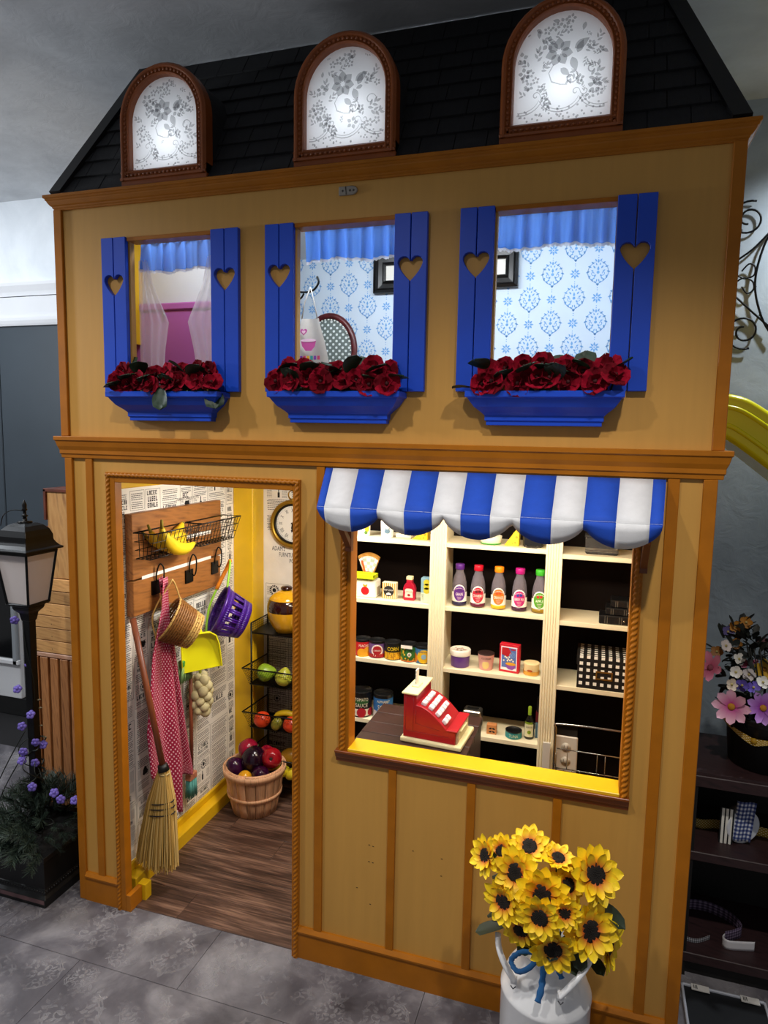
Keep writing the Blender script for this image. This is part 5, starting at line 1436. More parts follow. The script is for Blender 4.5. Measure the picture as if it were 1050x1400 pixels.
def wire_bin(name, label, y0, y1, group):
    t = thing(name, label, 'basket', (BX+.002, (y0+y1)/2, 1.165), group=group); hw = (y1-y0)/2; H = .09
    def c(x, y, z): return (x, y, z)
    fr_ = MB()
    top = [(0, -hw, H), (.082, -hw, H), (.082, hw, H), (0, hw, H)]; bot = [(0, -hw*.92, 0), (.055, -hw*.92, 0), (.055, hw*.92, 0), (0, hw*.92, 0)]
    fr_.tube(top, .0026, 6, True); fr_.tube(bot, .0020, 6, True); fr_.build('rim', IRON, t)
    wr_ = MB(); n = 12
    for i in range(n+1):
        f = i/n; yt, yb = -hw+2*hw*f, (-hw+2*hw*f)*.92
        wr_.tube([(.082, yt, H), (.055, yb, 0), (0, yb, 0)], .0013, 5)
    for f in (.33, .66):
        p = [lerp(b_, a, f) for a, b_ in zip(top, bot)]; wr_.tube(p, .0013, 5, True)
    for f in (.25, .5, .75):
        for s_ in (-1, 1): wr_.tube([(.082*f, s_*hw, H), (.055*f, s_*hw*.92, 0)], .0013, 5)
    for f in (.3, .65): wr_.tube([(.055*f, -hw*.92, 0), (.055*f, hw*.92, 0)], .0013, 5)
    wr_.build('wire', IRON, t)
wire_bin('wire_bin', 'left black wire bin on the hook board, holding bananas', .135, .425, 'wire bins on the hook board')
wire_bin('wire_bin', 'right empty black wire bin on the hook board', .435, .705, 'wire bins on the hook board')
BAN = paint('banana_skin', '#e8c21c', .45, .12, 14); TIPB = pc('#8f7f26', .8)
def banana_mesh(l=.15, r=.017, bend=1.5):
    m_ = MB(); n = 14; rad = l/bend
    pts = [(rad*sin(bend*(i/n-.5)), 0, rad*(1-cos(bend*(i/n-.5)))) for i in range(n+1)]
    rs = [r*interp([(0, .30), (.06, .38), (.14, .75), (.3, .98), (.5, 1), (.7, .98), (.88, .72), (.96, .4), (1, .28)], i/n) for i in range(n+1)]
    m_.tube(pts, rs, 7); return m_.mesh('fruit', BAN), pts
bnm, bpts = banana_mesh()
bt = MB().tube([bpts[0], (bpts[0][0]-.010, 0, bpts[0][2]+.016)], [.0042, .0030], 6).mesh('stalk', TIPB); bt2 = MB().ball((bpts[-1][0], 0, bpts[-1][2]), .006, .006, .004, 6, 4).mesh('tip', TIPB)
def banana(label, loc, rot, s_=1, grp='bananas in the wire bin'):
    t = thing('banana', label, 'fruit', loc, rot, grp); t.scale = (s_,)*3
    inst(bnm, 'fruit', t); inst(bt, 'stalk', t); inst(bt2, 'tip', t); return t
banana('front banana of the bunch in the left wire bin', (.196, .285, 1.187), (R(10), R(22), R(92)), 1.6)
banana('middle banana of the bunch in the left wire bin', (.176, .280, 1.196), (R(-6), R(10), R(90)), 1.5)
banana('banana at the back of the left wire bin', (.164, .30, 1.208), (R(-15), R(-8), R(88)), 1.45)

# red dotted towel
TOW = dots('red_dot_towel', '#a00b3c', '#e2b8c2', 24, 66, .94, .95)
tw_ = thing('dish_towel', 'crimson white-dotted dish towel hanging from the first hook', 'towel', (.17, .249, 0))
def towel_panel(L, Rr, x_off, ph, name):
    def fn(u, v):
        a, b_ = interp(L, v), interp(Rr, v)
        y = a[0] + (b_[0]-a[0])*u; z = a[1] + (b_[1]-a[1])*u
        return (x_off + (.010*sin(u*9+ph) + .006*sin(u*17+ph*2))*min(1, v*2.2) , y-.249, z)
    MB().grid(fn, 30, 40).build(name, TOW, tw_, solid=.002)
towel_panel([(0, (.236, 1.082)), (.12, (.222, .98)), (.30, (.160, .82)), (.6, (.118, .56)), (.8, (.135, .40)), (1, (.255, .20))],
            [(0, (.262, 1.085)), (.12, (.268, .98)), (.30, (.280, .80)), (.6, (.315, .55)), (.8, (.345, .36)), (1, (.318, .17))], .012, .4, 'left_fold')
towel_panel([(0, (.240, 1.080)), (.12, (.255, .97)), (.30, (.268, .80)), (.6, (.300, .52)), (.85, (.335, .36)), (1, (.345, .30))],
            [(0, (.266, 1.085)), (.12, (.290, .96)), (.30, (.335, .77)), (.6, (.392, .47)), (.85, (.432, .29)), (1, (.436, .255))], -.008, 1.7, 'right_fold')
frg = MB(); rg = random.Random(2)
for i in range(26):
    y = .262 + .056*i/25; z = .20 - .03*i/25; frg.tube([(.012, y-.249, z+.004), (.012+rg.uniform(-.004, .004), y-.249+rg.uniform(-.003, .003), z-.014)], .0012, 4)
frg.build('fringe', pc('#e6dde0', .9), tw_)

# wicker basket on the first hook
WIK = wood('wicker', '#3c1f0a', '#8a5a22', '#643c16', (60, 60, 60), .55, 3, 2, .2); WIKL = wood('wicker_lit_pale', '#a8803c', '#d9b46a', None, (60, 60, 60), .55, 3, 2, .2)
def axis_rot(d): return Vector(d).to_track_quat('Z', 'X').to_euler()
wk = thing('wicker_basket', 'small brown wicker basket hanging by its hoop from the first hook', 'basket', (.190, .250, .935), axis_rot((.62, .52, -.50)))
r0, r1, hh_ = .080, .060, .105
for k in range(13):
    f = k/12; rr_ = r0+(r1-r0)*f; m_ = MB()
    m_.tube([((rr_+.0022*(1 if (j+k) % 2 else -1))*cos(2*pi*j/44), (rr_+.0022*(1 if (j+k) % 2 else -1))*sin(2*pi*j/44), hh_*f) for j in range(44)], .0042, 6, True)
    m_.build('wicker_row', WIKL if k in (0, 9, 10, 11, 12) else WIK, wk)  # paler rows near the base paint light from above into the weave
m_ = MB()
for j in range(22): a = 2*pi*j/22; m_.tube([(r0*cos(a), r0*sin(a), -.004), (r1*cos(a), r1*sin(a), hh_)], .0028, 5)
m_.build('stake', WIK, wk)
MB().lathe([(r1, hh_-.002), (r1, hh_+.003), (0, hh_+.003)], 26).build('base', WIK, wk)
iv = wk.rotation_euler.to_matrix().inverted()
def to_local(p, o): return iv @ (Vector(p) - Vector(o))
h0 = (.190, .250, .935); hkp = to_local((BX+.052, .252, 1.055), h0)
for dr in (.0, .006):
    MB().tube(smooth_path([(r0, 0, 0), tuple(lerp((r0, 0, 0), hkp, .55)[i] + (.032, .0, -.02)[i] for i in range(3)), tuple(hkp[i]+dr*(1, 1, 0)[i] for i in range(3)), tuple(lerp((-r0, 0, 0), hkp, .55)[i] + (-.032, .0, -.02)[i] for i in range(3)), (-r0, 0, 0)], 8), .0032, 6).build('handle', WIKL, wk)

# purple plastic basket on the third hook
PUR = plain('purple_plastic', '#3f1580', .3)
po = (.205, .545, .895)
pk = thing('plastic_basket', 'purple slotted plastic basket with lime and orange handle on the third hook', 'basket', po, axis_rot((.72, .52, -.42)))
R0, R1, HH = .098, .072, .118
m_ = MB(); n = 64
def shell(z): return R0 + (R1-R0)*z/HH
zs = [0, .018, .034, .080, .098, HH]
for i in range(len(zs)-1):
    for j in range(n):
        if i == 2 and j % 4 in (1, 2): continue
        a0, a1 = 2*pi*j/n, 2*pi*(j+1)/n
        m_.add([(shell(zs[i])*cos(a0), shell(zs[i])*sin(a0), zs[i]), (shell(zs[i])*cos(a1), shell(zs[i])*sin(a1), zs[i]), (shell(zs[i+1])*cos(a1), shell(zs[i+1])*sin(a1), zs[i+1]), (shell(zs[i+1])*cos(a0), shell(zs[i+1])*sin(a0), zs[i+1])], [(0,1,2,3)], 0, True)
m_.build('basket_wall', PUR, pk, solid=.0035)
MB().lathe([(0, HH-.002), (R1-.010, HH-.002), (R1, HH-.008), (R1+.001, HH), (R1-.006, HH+.004), (0, HH+.002)], 40).build('base', PUR, pk)
MB().tube([((R0+.002)*cos(2*pi*j/40), (R0+.002)*sin(2*pi*j/40), .006) for j in range(40)], .0065, 8, True).build('rim', PUR, pk)
iv = pk.rotation_euler.to_matrix().inverted(); hk3 = to_local((BX+.060, .633, 1.048), po)
arc = smooth_path([(R0, 0, 0), tuple(lerp((R0, 0, 0), hk3, .6)[i] + (.055, 0, -.012)[i] for i in range(3)), tuple(hk3), tuple(lerp((-R0, 0, 0), hk3, .6)[i] + (-.055, 0, -.012)[i] for i in range(3)), (-R0, 0, 0)], 10)
k = len(arc)
MB().tube(arc, .0045, 8).build('handle', pc('#8fc42a', .4), pk); MB().tube(arc[int(k*.34):int(k*.66)], .0078, 8).build('grip', pc('#e8891a', .45), pk)

# yellow dustpan with green hand brush
DPY = plain('dustpan_yellow', '#f2ee10', .35)
dp = thing('dustpan', 'bright yellow dustpan hanging below the baskets', 'dustpan', (.232, .395, .700), (R(-4), R(-4), R(38)))
dp.scale = (1.1,)*3
out = [(-.062, 0), (.066, .006), (.062, .085), (.054, .118), (.036, .132), (-.036, .132), (-.054, .118), (-.062, .085)]
MB().prism(out, 0, .003).build('pan', DPY, dp, bevel=.001)
w_ = MB(); ed = [out[1]] + out[2:] + [out[0]]
for a, b_ in zip(ed, ed[1:]):
    h0_ = .028*min(1, max(.15, a[1]/.1)); h1_ = .028*min(1, max(.15, b_[1]/.1))
    w_.add([(a[0], 0, a[1]), (b_[0], 0, b_[1]), (b_[0]*1.03, -h1_, b_[1]+h1_*.1), (a[0]*1.03, -h0_, a[1]+h0_*.1)], [(0,1,2,3)])
w_.build('rim_wall', DPY, dp, solid=.003)
MB().prism([(-.012, .128), (.012, .128), (.010, .150), (.013, .186), (.008, .204), (-.008, .204), (-.013, .186), (-.010, .150)], -.006, .006).build('handle', DPY, dp, bevel=.002)
bs_ = thing('hand_brush', 'green-bristled hand brush hanging behind the dustpan', 'brush', (.170, .375, .66))
MB().box(-.010, -.030, .06, .012, .028, .085).build('brush_head', pc('#3e8f3a', .45), bs_, bevel=.004); MB().tube([(.0, 0, .085), (0, .008, .20), (0, .01, .26)], [.009, .008, .010], 8).build('handle', pc('#4f9f2e', .45), bs_)
m_ = MB(); rg = random.Random(8)
for i in range(150):
    y = rg.uniform(-.030, .026); x = rg.uniform(-.008, .010); m_.tube([(x, y, .062), (x*1.4, y*1.35-.004, .0+rg.uniform(0, .008))], .0012, 3)
m_.build('bristle', pc('#7fa86a', .7), bs_)

# cauliflower-like cluster and the long toy brush
CAU = paint('cauliflower', '#c3b88c', .7, .15, 30)
ca = thing('cauliflower_string', 'string of pale nubby cauliflower heads hanging by the toy brush', 'vegetable', (.168, .485, .48))
rg = random.Random(6)
for i in range(30):
    f = i/29; a = i*2.4; rr_ = .032*sin(pi*(.12+.83*f))**.6
    MB().ball((rr_*cos(a), rr_*sin(a)*1.0, .018+.145*f), .021*rg.uniform(.8, 1.15), None, None, 9, 6).build('floret', CAU, ca)
MB().ball((0, 0, .09), .028, .028, .075, 12, 8).build('core', paint('cauliflower_core', '#8f9a55', .7, .1), ca)
MB().tube([(0, 0, .155), (0, -.01, .20), (0, -.02, .25)], .006, 6).build('stalk', pc('#9aa838', .6), ca)
lb_ = thing('toy_broom', 'long-handled toy brush with teal bristles hung on the newsprint wall', 'broom', (.150, .432, .16))
MB().tube([(0, .006, .098), (0, .010, .52)], .0075, 10).build('handle', wood('red_wood', '#6a2c18', '#8f4a2c', None, (10, 10, 2), .45, 3), lb_)
MB().box(-.012, -.022, .075, .014, .026, .102).build('brush_head', wood('pink_wood', '#a8644a', '#c88462', None, (10, 10, 10), .5, 3), lb_, bevel=.003)
m_ = MB()
for i in range(170):
    y = rg.uniform(-.020, .024); x = rg.uniform(-.010, .012); m_.tube([(x, y, .078), (x*1.3, y*1.1, rg.uniform(0, .006))], .0012, 3)
m_.build('bristle', pc('#5fa8a0', .7), lb_)

# corn broom leaning in the doorway
br_ = thing('corn_broom', 'corn broom with wooden handle leaning just inside the doorway', 'broom', (.222, .125, .056))
NKz = .395
tp_, nk = Vector((-.088, .006, .905)), Vector((.026, -.002, NKz))
MB().tube([nk - (tp_-nk)*.08, tp_], .0105, 12).build('handle', wood('broom_handle_wood', '#5e2a16', '#8a4826', None, (10, 10, 2), .4, 3), br_)
MB().tube([nk + Vector((-.002, 0, .010)), nk + Vector((.004, 0, -.012))], [.016, .020], 14).build('collar', pc('#0f0c0a', .5), br_)
m_ = MB(); rg = random.Random(12)
ST = [pc('#cfa656', .8), pc('#e6c47a', .8), pc('#a8823a', .8)]
def brw(t): return interp([(0, .016), (.12, .026), (.35, .050), (.6, .062), (1, .078)], t)
def brd(t): return interp([(0, .014), (.2, .022), (.5, .026), (1, .024)], t)
for i in range(620):
    a = rg.uniform(-1, 1); b_ = rg.uniform(-1, 1); L = 1 - .10*rg.random() - .06*abs(a)
    pts = []
    for t in (0, .3, .65, L):
        cx_ = interp([(0, .028), (1, -.012)], t)
        pts.append((cx_ + a*brw(t) + rg.uniform(-.003, .003)*t, b_*brd(t), (NKz-.012)*(1-t) + rg.uniform(-.002, .002)))
    m_.tube(pts, .0016, 3, mi=i % 3, sm=False)
m_.build('bristle', ST, br_)
for t in (.30, .35, .41):
    c_ = interp([(0, .028), (1, -.012)], t); m_ = MB()
    m_.tube([(c_ + (brw(t)+.002)*cos(2*pi*i/28), (brd(t)+.002)*sin(2*pi*i/28), (NKz-.012)*(1-t) + .010*cos(2*pi*i/28)) for i in range(28)], .0022, 5, True); m_.build('binding', pc('#14121a', .7), br_)
m_ = MB().tube([(.030+.017*cos(2*pi*i/20), .016*sin(2*pi*i/20), NKz-.022) for i in range(20)], .004, 6, True); m_.build('binding', pc('#b9a06a', .5), br_)

# wall clock
ck_ = thing('wall_clock', 'round gold-rimmed clock with roman numerals on the back newsprint wall', 'clock', (.325, NYB, 1.192))
GOLD = plain('brushed_gold', '#a8842c', .35, .7)
FX = RX(R(90))
MB().lathe([(.086, .002), (.107, .002), (.110, .012), (.104, .024), (.094, .022), (.090, .010)], 48, M=FX, cap=False).build('rim', GOLD, ck_)
MB().lathe([(.0905, .004), (.0905, .016), (.082, .014), (.082, .004)], 48, M=FX, cap=False).build('inner_ring', pc('#1a1410', .4), ck_)
MB().lathe([(0, .008), (.0825, .008)], 48, M=FX, cap=False).build('face', PRINTW, ck_)
m_ = MB()
for i, s_ in enumerate(('XII', 'I', 'II', 'III', 'IIII', 'V', 'VI', 'VII', 'VIII', 'IX', 'X', 'XI')):
    a = R(30*i); text_flat(m_, s_, .018, T(.062*sin(a), -.0085, .062*cos(a)) @ RY(a) @ T(0, 0, -.009), w=.005+.0035*len(s_))
for i in range(60):
    a = R(6*i); m_.add([(r*sin(a+d), -.0085, r*cos(a+d)) for r, d in ((.075, -.01), (.078, -.01), (.078, .01), (.075, .01))], [(0,1,2,3)])
m_.build('numerals', INK, ck_)
for a, l, w_ in ((188, .040, .006), (116, .058, .004)):
    MB().prism([(-w_/2, -.010), (w_/2, -.010), (w_, l*.5), (w_/3, l*.62), (w_*.9, l*.75), (0, l), (-w_*.9, l*.75), (-w_/3, l*.62), (-w_, l*.5)], -.011, -.0095, RY(R(a))).build('hand', INK, ck_)
MB().lathe([(0, .013), (.005, .013), (.006, .009)], 14, M=FX).build('hub', INK, ck_)
m_ = MB().tube([(.020*cos(2*pi*i/24), -.014, .132+.020*sin(2*pi*i/24)) for i in range(24)], .0028, 6, True); m_.build('hanging_ring', GOLD, ck_)
MB().cyl((0, -.014, .104), .006, .012, 12).build('crown', GOLD, ck_)

# tiered wire rack
rk = thing('wire_rack', 'black wire tiered rack of play fruit against the back wall', 'rack', (.355, .875, 0))
RX0, RX1, RY0_, RY1_ = -.140, .150, -.070, .085
m_ = MB()
for x in (RX0, RX1):
    for y in (RY0_, RY1_): m_.tube([(x, y, 0), (x, y, .775)], .004, 7)
for x in (RX0, RX1): m_.tube([(x, RY0_, .775), (x, RY1_, .775)], .003, 6)
m_.tube([(RX0, RY1_, .775), (RX1, RY1_, .775)], .003, 6); m_.build('frame', IRON, rk)
MB().box(RX0, RY0_, .728, RX1, RY1_, .734).build('top_shelf', IRON, rk)
m_ = MB()
for z in [.735 + .010*i for i in range(4)]: m_.tube([(RX0, RY0_, z), (RX0, RY1_, z), (RX1, RY1_, z), (RX1, RY0_, z)], .0008, 4)
for i in range(16): y = RY0_ + (RY1_-RY0_)*i/15; m_.tube([(RX0, y, .735), (RX0, y, .775)], .0008, 4)
m_.build('wire', IRON, rk)
for zl in (.590, .395, .200):
    zb_ = zl - .085; YF = RY0_ - .060
    m_ = MB(); m_.tube([(RX0, RY1_, zl), (RX0-.012, YF, zl), (RX1+.012, YF, zl), (RX1, RY1_, zl)], .0034, 6); m_.tube([(RX0, RY1_, zb_), (RX0, RY0_-.012, zb_), (RX1, RY0_-.012, zb_), (RX1, RY1_, zb_)], .0034, 6)
    m_.build('tier_rim', IRON, rk)
    MB().box(RX0, RY0_-.012, zb_-.002, RX1, RY1_, zb_).build('tier_floor', IRON, rk)
    m_ = MB(); nx = 36
    for i in range(nx+1):
        f = i/nx; m_.tube([(RX0-.012+(RX1-RX0+.024)*f, YF, zl), (RX0+(RX1-RX0)*f, RY0_-.012, zb_)], .0007, 3)
    for j in range(1, 9):
        f = j/9; y = YF + (RY0_-.012-YF)*f; z = zl+(zb_-zl)*f; m_.tube([(RX0-.012*(1-f), y, z), (RX1+.012*(1-f), y, z)], .0007, 3)
    for i in range(14):
        y = RY0_ + (RY1_-RY0_)*i/13; m_.tube([(RX0, y, zl), (RX0, y, zb_)], .0007, 3)
    for j in range(1, 9): z = zb_ + (zl-zb_)*j/9; m_.tube([(RX0, RY0_-.03, z), (RX0, RY1_, z)], .0007, 3)
    for i in range(nx+1): x = RX0+(RX1-RX0)*i/nx; m_.tube([(x, RY1_, zb_), (x, RY1_, zl+.06)], .0007, 3)
    for j in range(15): z = zb_ + (zl+.06-zb_)*j/14; m_.tube([(RX0, RY1_, z), (RX1, RY1_, z)], .0007, 3)
    m_.build('wire', IRON, rk)
# honey jar
jr = thing('honey_jar', 'glossy yellow lidded jar with dark brown band on top of the rack', 'jar', (.352, .872, .7345))
GY = plain('glaze_yellow', '#e0a41c', .15, coat=.6); GB = plain('glaze_brown', '#2c0d08', .15, coat=.6)
pr = [(.040, 0), (.048, .002), (.066, .030), (.080, .065), (.084, .095)]
MB().lathe(pr, 36).build('body', GY, jr); MB().lathe([(.084, .095), (.0845, .115), (.078, .140), (.072, .146)], 36).build('band', GB, jr)
MB().lathe([(.0745, .146), (.074, .150), (.060, .164), (.035, .180), (.018, .184), (0, .184)], 36).build('lid', GY, jr); MB().lathe([(.017, .182), (.024, .186), (.026, .194), (.020, .201), (0, .203)], 24).build('knob', GB, jr)

def blob(name, label, cat, loc, r, col, rot=(0,0,0), sc=(1,1,1), fn=None, group=None, rough=.35, stem=None, var=.1):
    t = thing(name, label, cat, loc, rot, group)
    MB().ball((0, 0, 0), r*sc[0], r*sc[1], r*sc[2], 20, 14, fn=fn).build('flesh', paint('skin_' + col.lstrip('#'), col, rough, var, 20), t)
    if stem:
        m_ = MB(); m_.tube([(0, 0, r*sc[2]*.86), (r*.06, 0, r*sc[2]*1.12)], [r*.07, r*.05], 6); m_.build('stem', pc(stem, .8), t)
    return t
def pear(p):
    k = 1 - .38*max(0, p.z)**1.1 if p.z > 0 else 1
    return Vector((p.x*k, p.y*k, p.z*(1.25 if p.z > 0 else .9)))
def dimple(p):
    q = sqrt(p.x**2+p.y**2); d = max(0, 1-q*2.6)
    return Vector((p.x, p.y, p.z*(1-.30*d)))
FG = 'play fruit on the wire rack'
blob('pear', 'green pear lying on its side in the top rack basket', 'fruit', (.283, .805, .560), .040, '#8fae2c', (0, R(78), R(15)), (1,1,1), pear, FG, stem='#5a4a20')
blob('pear', 'yellow-green pear standing at the front of the top rack basket', 'fruit', (.378, .790, .553), .038, '#b7b83a', (R(-8), R(10), 0), (1,1,1), pear, FG, stem='#5a4a20')
blob('tomato', 'orange-red tomato at the left of the middle rack basket', 'fruit', (.275, .790, .352), .037, '#d4401a', (0,0,0), (1,1,.92), dimple, FG)
blob('tomato', 'orange-red tomato at the right of the middle rack basket', 'fruit', (.415, .790, .350), .037, '#d4401a', (0,0,0), (1,1,.92), dimple, FG)
blob('lime', 'small olive green lime between the tomatoes', 'fruit', (.345, .790, .342), .024, '#8f8a2c', (0,R(30),0), (1,1,1.25), None, FG)
banana('small banana lying behind the tomatoes on the rack', (.365, .845, .372), (0, R(180), R(8)), .85, FG)
blob('mango', 'yellow mango at the left of the lowest rack basket', 'fruit', (.262, .800, .170), .036, '#dca81e', (0,R(35),0), (.9,.9,1.2), None, FG)
blob('mango', 'large yellow mango in front in the lowest rack basket', 'fruit', (.325, .775, .172), .042, '#e2b01c', (0,R(80),R(10)), (.88,.88,1.15), None, FG)
blob('mango', 'dull ochre mango behind in the lowest rack basket', 'fruit', (.385, .835, .178), .042, '#a87818', (0,R(60),0), (.9,.9,1.2), None, FG)
blob('lemon', 'bright lemon in the lowest rack basket', 'fruit', (.388, .765, .146), .027, '#e6d622', (0,R(70),0), (.9,.9,1.2), None, FG)
blob('lemon', 'pale lemon at the right end of the lowest rack basket', 'fruit', (.428, .765, .140), .026, '#e0c82a', (0,R(50),0), (.9,.9,1.2), None, FG)

# bushel basket of vegetables
BC = (.292, .690, .003)
bu = thing('bushel_basket', 'round pale wooden bushel basket full of vegetables on the plank floor', 'basket', BC)
BW_ = wood('basket_veneer', '#ab7a58', '#dcab84', '#c6946e', (14, 14, 2), .6, 3, 2, .08, rnd=True)
ns = 18; B0, B1, BH = .092, .124, .195
for i in range(ns):
    a0, a1 = 2*pi*(i+.03)/ns, 2*pi*(i+.97)/ns; m_ = MB()
    m_.grid(lambda u, v: ((B0+(B1-B0)*v + .004*sin(pi*v))*cos(a0+(a1-a0)*u), (B0+(B1-B0)*v + .004*sin(pi*v))*sin(a0+(a1-a0)*u), BH*v), 2, 5)
    m_.build('stave', BW_, bu, solid=.0025)
MB().lathe([(0, .004), (B0, .004)], 24, cap=False).build('bottom', BW_, bu)
for f, hgt in ((.93, .026), (.42, .016)):
    rr_ = B0+(B1-B0)*f+.0055; m_ = MB(); m_.lathe([(rr_-.001, BH*f-hgt/2), (rr_+.0035, BH*f-hgt/2), (rr_+.006, BH*f+hgt/2), (rr_+.0005, BH*f+hgt/2), (rr_-.001, BH*f-hgt/2)], 36, cap=False); m_.build('hoop', BW_, bu)
m_ = MB(); rr_ = B1-.004; m_.lathe([(rr_, BH-.02), (rr_, BH+.004), (rr_-.004, BH+.004), (rr_-.004, BH-.02)], 36, cap=False); m_.build('inner_hoop', BW_, bu)
VG = 'vegetables in the bushel basket'
def bv(n_, lab, dx, dy, dz, r, col, rot=(0,0,0), sc=(1,1,1), fn=None, st=None): return blob(n_, lab, 'vegetable', (BC[0]+dx, BC[1]+dy, dz), r, col, rot, sc, fn, VG, .18, st, .25)
bv('eggplant', 'black-purple eggplant on top in the middle of the basket', .0, -.010, .225, .050, '#1c0618', (R(-20),R(10),0), (1,1,1.1), None, '#3a4a20')
bv('eggplant', 'dark purple eggplant at the left rim of the basket', -.070, -.035, .185, .040, '#30082e', (R(20),R(-20),0), (1,1,1.25))
bv('eggplant', 'dark purple eggplant at the right front of the basket', .050, -.045, .175, .040, '#2c0626', (R(30),R(30),0), (1,1,1.2))
bv('red_onion', 'red onion at the back left of the basket', -.048, .035, .240, .043, '#8f1430', (0,R(-35),0), (1,1,1.1), dimple)
bv('red_onion', 'small red onion behind the eggplant', .030, .050, .225, .036, '#8a1028', (0,R(15),0), (1,1,1), dimple)
ra = bv('red_apple', 'shiny red apple with its dimple facing out at the right of the basket', .078, .005, .235, .041, '#96101c', (R(70),0,R(20)), (1.05,1.05,.95), dimple)
MB().ball((0, 0, .030), .008, .008, .004, 10, 5).build('blossom_end', pc('#1a100a', .8), ra)
bv('orange', 'yellow-orange ball at the front rim of the basket', .0, -.085, .178, .030, '#d99a1c', (0,0,0))

# ================================================================== LEFT OF THE HOUSE
LC = (-.235, .055)
pt = thing('square_planter', 'black square planter box with beaded foot left of the playhouse', 'planter', (-.215, .055, 0))
PB_ = plain('planter_black', '#0b0b0c', .45)
h_ = .138
MB().sweep([(-.02, 0), (.008, 0), (.008, .028), (-.002, .036), (-.006, .050), (-.010, .052), (-.010, .150), (-.004, .154), (.004, .158), (.006, .176), (-.02, .176)], [(-h_, -h_), (h_, -h_), (h_, h_), (-h_, h_)], closed=True).build('body', PB_, pt, bevel=.001)
MB().box(-h_+.015, -h_+.015, 0, h_-.015, h_-.015, .165).build('soil', plain('soil_dark', '#0a0908', .9), pt)
m_ = MB()
for i in range(26):
    f = -h_+.005 + (2*h_-.01)*i/25
    m_.ball((f, -h_+.005, .044), .0045, .003, .0045, 7, 5); m_.ball((h_-.005, f, .044), .003, .0045, .0045, 7, 5)
m_.build('bead', PB_, pt)
MB().box(-h_-.006, -h_-.0085, .012, h_+.004, -h_-.0078, .026).build('foot_band', plain('mauve_brown', '#6f5355', .5), pt)

lm = thing('lamp_post', 'black lantern post with frosted panes standing in the square planter', 'lamp post', (LC[0], LC[1], 0))
MB().box(-.015, -.015, .15, .015, .015, .985).build('post', BLACKM, lm, bevel=.002)
MB().lathe([(.016, .93), (.024, .94), (.030, .965), (.046, .978), (.050, .985), (.050, .99)], 4, sm=False, M=RZ(R(45))).build('cup', BLACKM, lm)
def sq_ring(h0, z0, h1, z1, t): return h0, z0, h1, z1, t
GZ0, GZ1, G0, G1 = 1.000, 1.180, .045, .066
for sx, sy in ((-1,-1), (1,-1), (1,1), (-1,1)):
    MB().tube([(sx*G0, sy*G0, GZ0), (sx*G1, sy*G1, GZ1)], .0055, 4, sm=False).build('corner_bar', BLACKM, lm)
for z, g_ in ((GZ0, G0), (GZ1, G1)):
    MB().tube([(-g_,-g_,z), (g_,-g_,z), (g_,g_,z), (-g_,g_,z)], .006, 4, True, sm=False).build('rail', BLACKM, lm)
FRO = sheer('frosted_glass', '#efe9e8', .94, .45)
for k in range(4):
    m_ = MB(); g0, g1 = G0-.002, G1-.002
    m_.add([(-g0, -g0, GZ0), (g0, -g0, GZ0), (g1, -g1, GZ1), (-g1, -g1, GZ1)], [(0,1,2,3)], M=RZ(k*pi/2)); m_.build('pane', FRO, lm, solid=.0015)
MB().lathe([(.050, .99), (.062, .995), (.064, 1.002), (0, 1.002)], 4, sm=False, M=RZ(R(45))).build('lantern_floor', BLACKM, lm)
s2 = sqrt(2)
rp2 = [(.082, 1.186), (.083, 1.192), (.074, 1.197), (.066, 1.208), (.062, 1.216), (.061, 1.220), (.0605, 1.236), (.053, 1.256), (.040, 1.270), (.028, 1.277), (.018, 1.280), (0, 1.280)]
MB().lathe([(r*s2, z) for r, z in rp2], 4, sm=False, M=RZ(R(45))).build('roof', BLACKM, lm, bevel=.001)
MB().lathe([(.022, 1.279), (.024, 1.283), (.008, 1.285), (.006, 1.298), (.012, 1.302), (.006, 1.306), (.005, 1.318), (.010, 1.322), (.007, 1.328), (.008, 1.338), (.005, 1.348), (.001, 1.356)], 14).build('finial', BLACKM, lm)
MB().tube(smooth_path([(0, 0, 1.318), (-.03, -.02, 1.322), (-.055, -.035, 1.305), (-.062, -.042, 1.270)], 5), .0016, 5).build('wire_hook', IRON, lm)
MB().ball((0, 0, 1.05), .014, .014, .022, 12, 8).build('bulb', PRINTW, lm)

# flower string light wound round the post
ga = thing('flower_garland', 'dark string of purple blossoms wound round the lamp post', 'string lights', (LC[0], LC[1], .16))
rg = random.Random(31); WIRE = plain('dark_green_wire', '#0a120c', .5); LIL = plain('lilac_petal', '#6b5bb4', .6)
m_ = MB(); pts = []
for i in range(60):
    f = i/59; a = f*22; rr_ = .026 + .012*sin(i*1.7) + (.02 if f < .55 else .0)*abs(sin(i*.9)); pts.append((rr_*cos(a), rr_*sin(a), .02 + .36*f))
m_.tube(smooth_path(pts, 3), .0032, 5)
for i in range(9):
    z = .06 + .035*i; a = rg.uniform(-2.4, .6); r_ = rg.uniform(.05, .10)
    m_.tube(smooth_path([(0, 0, z), (r_*.5*cos(a), r_*.5*sin(a), z+.01), (r_*cos(a), r_*sin(a), z-.02), (r_*.8*cos(a+.5), r_*.8*sin(a+.5), z-.07), (.02, 0, z-.09)], 5), .0018, 5)
m_.tube(smooth_path([(-.02, -.02, .38), (-.07, -.06, .26), (-.11, -.09, .14), (-.12, -.10, .0)], 6), .0020, 5); m_.tube(smooth_path([(-.02, -.03, .30), (-.06, -.07, .2), (-.09, -.1, .1), (-.13, -.09, .02)], 6), .0020, 5)
m_.tube(smooth_path([(.0, .0, .38), (.02, -.01, .55), (-.004, -.017, .70), (-.018, -.01, .80)], 6), .0012, 5)
m_.build('wire', WIRE, ga)
lil = MB()
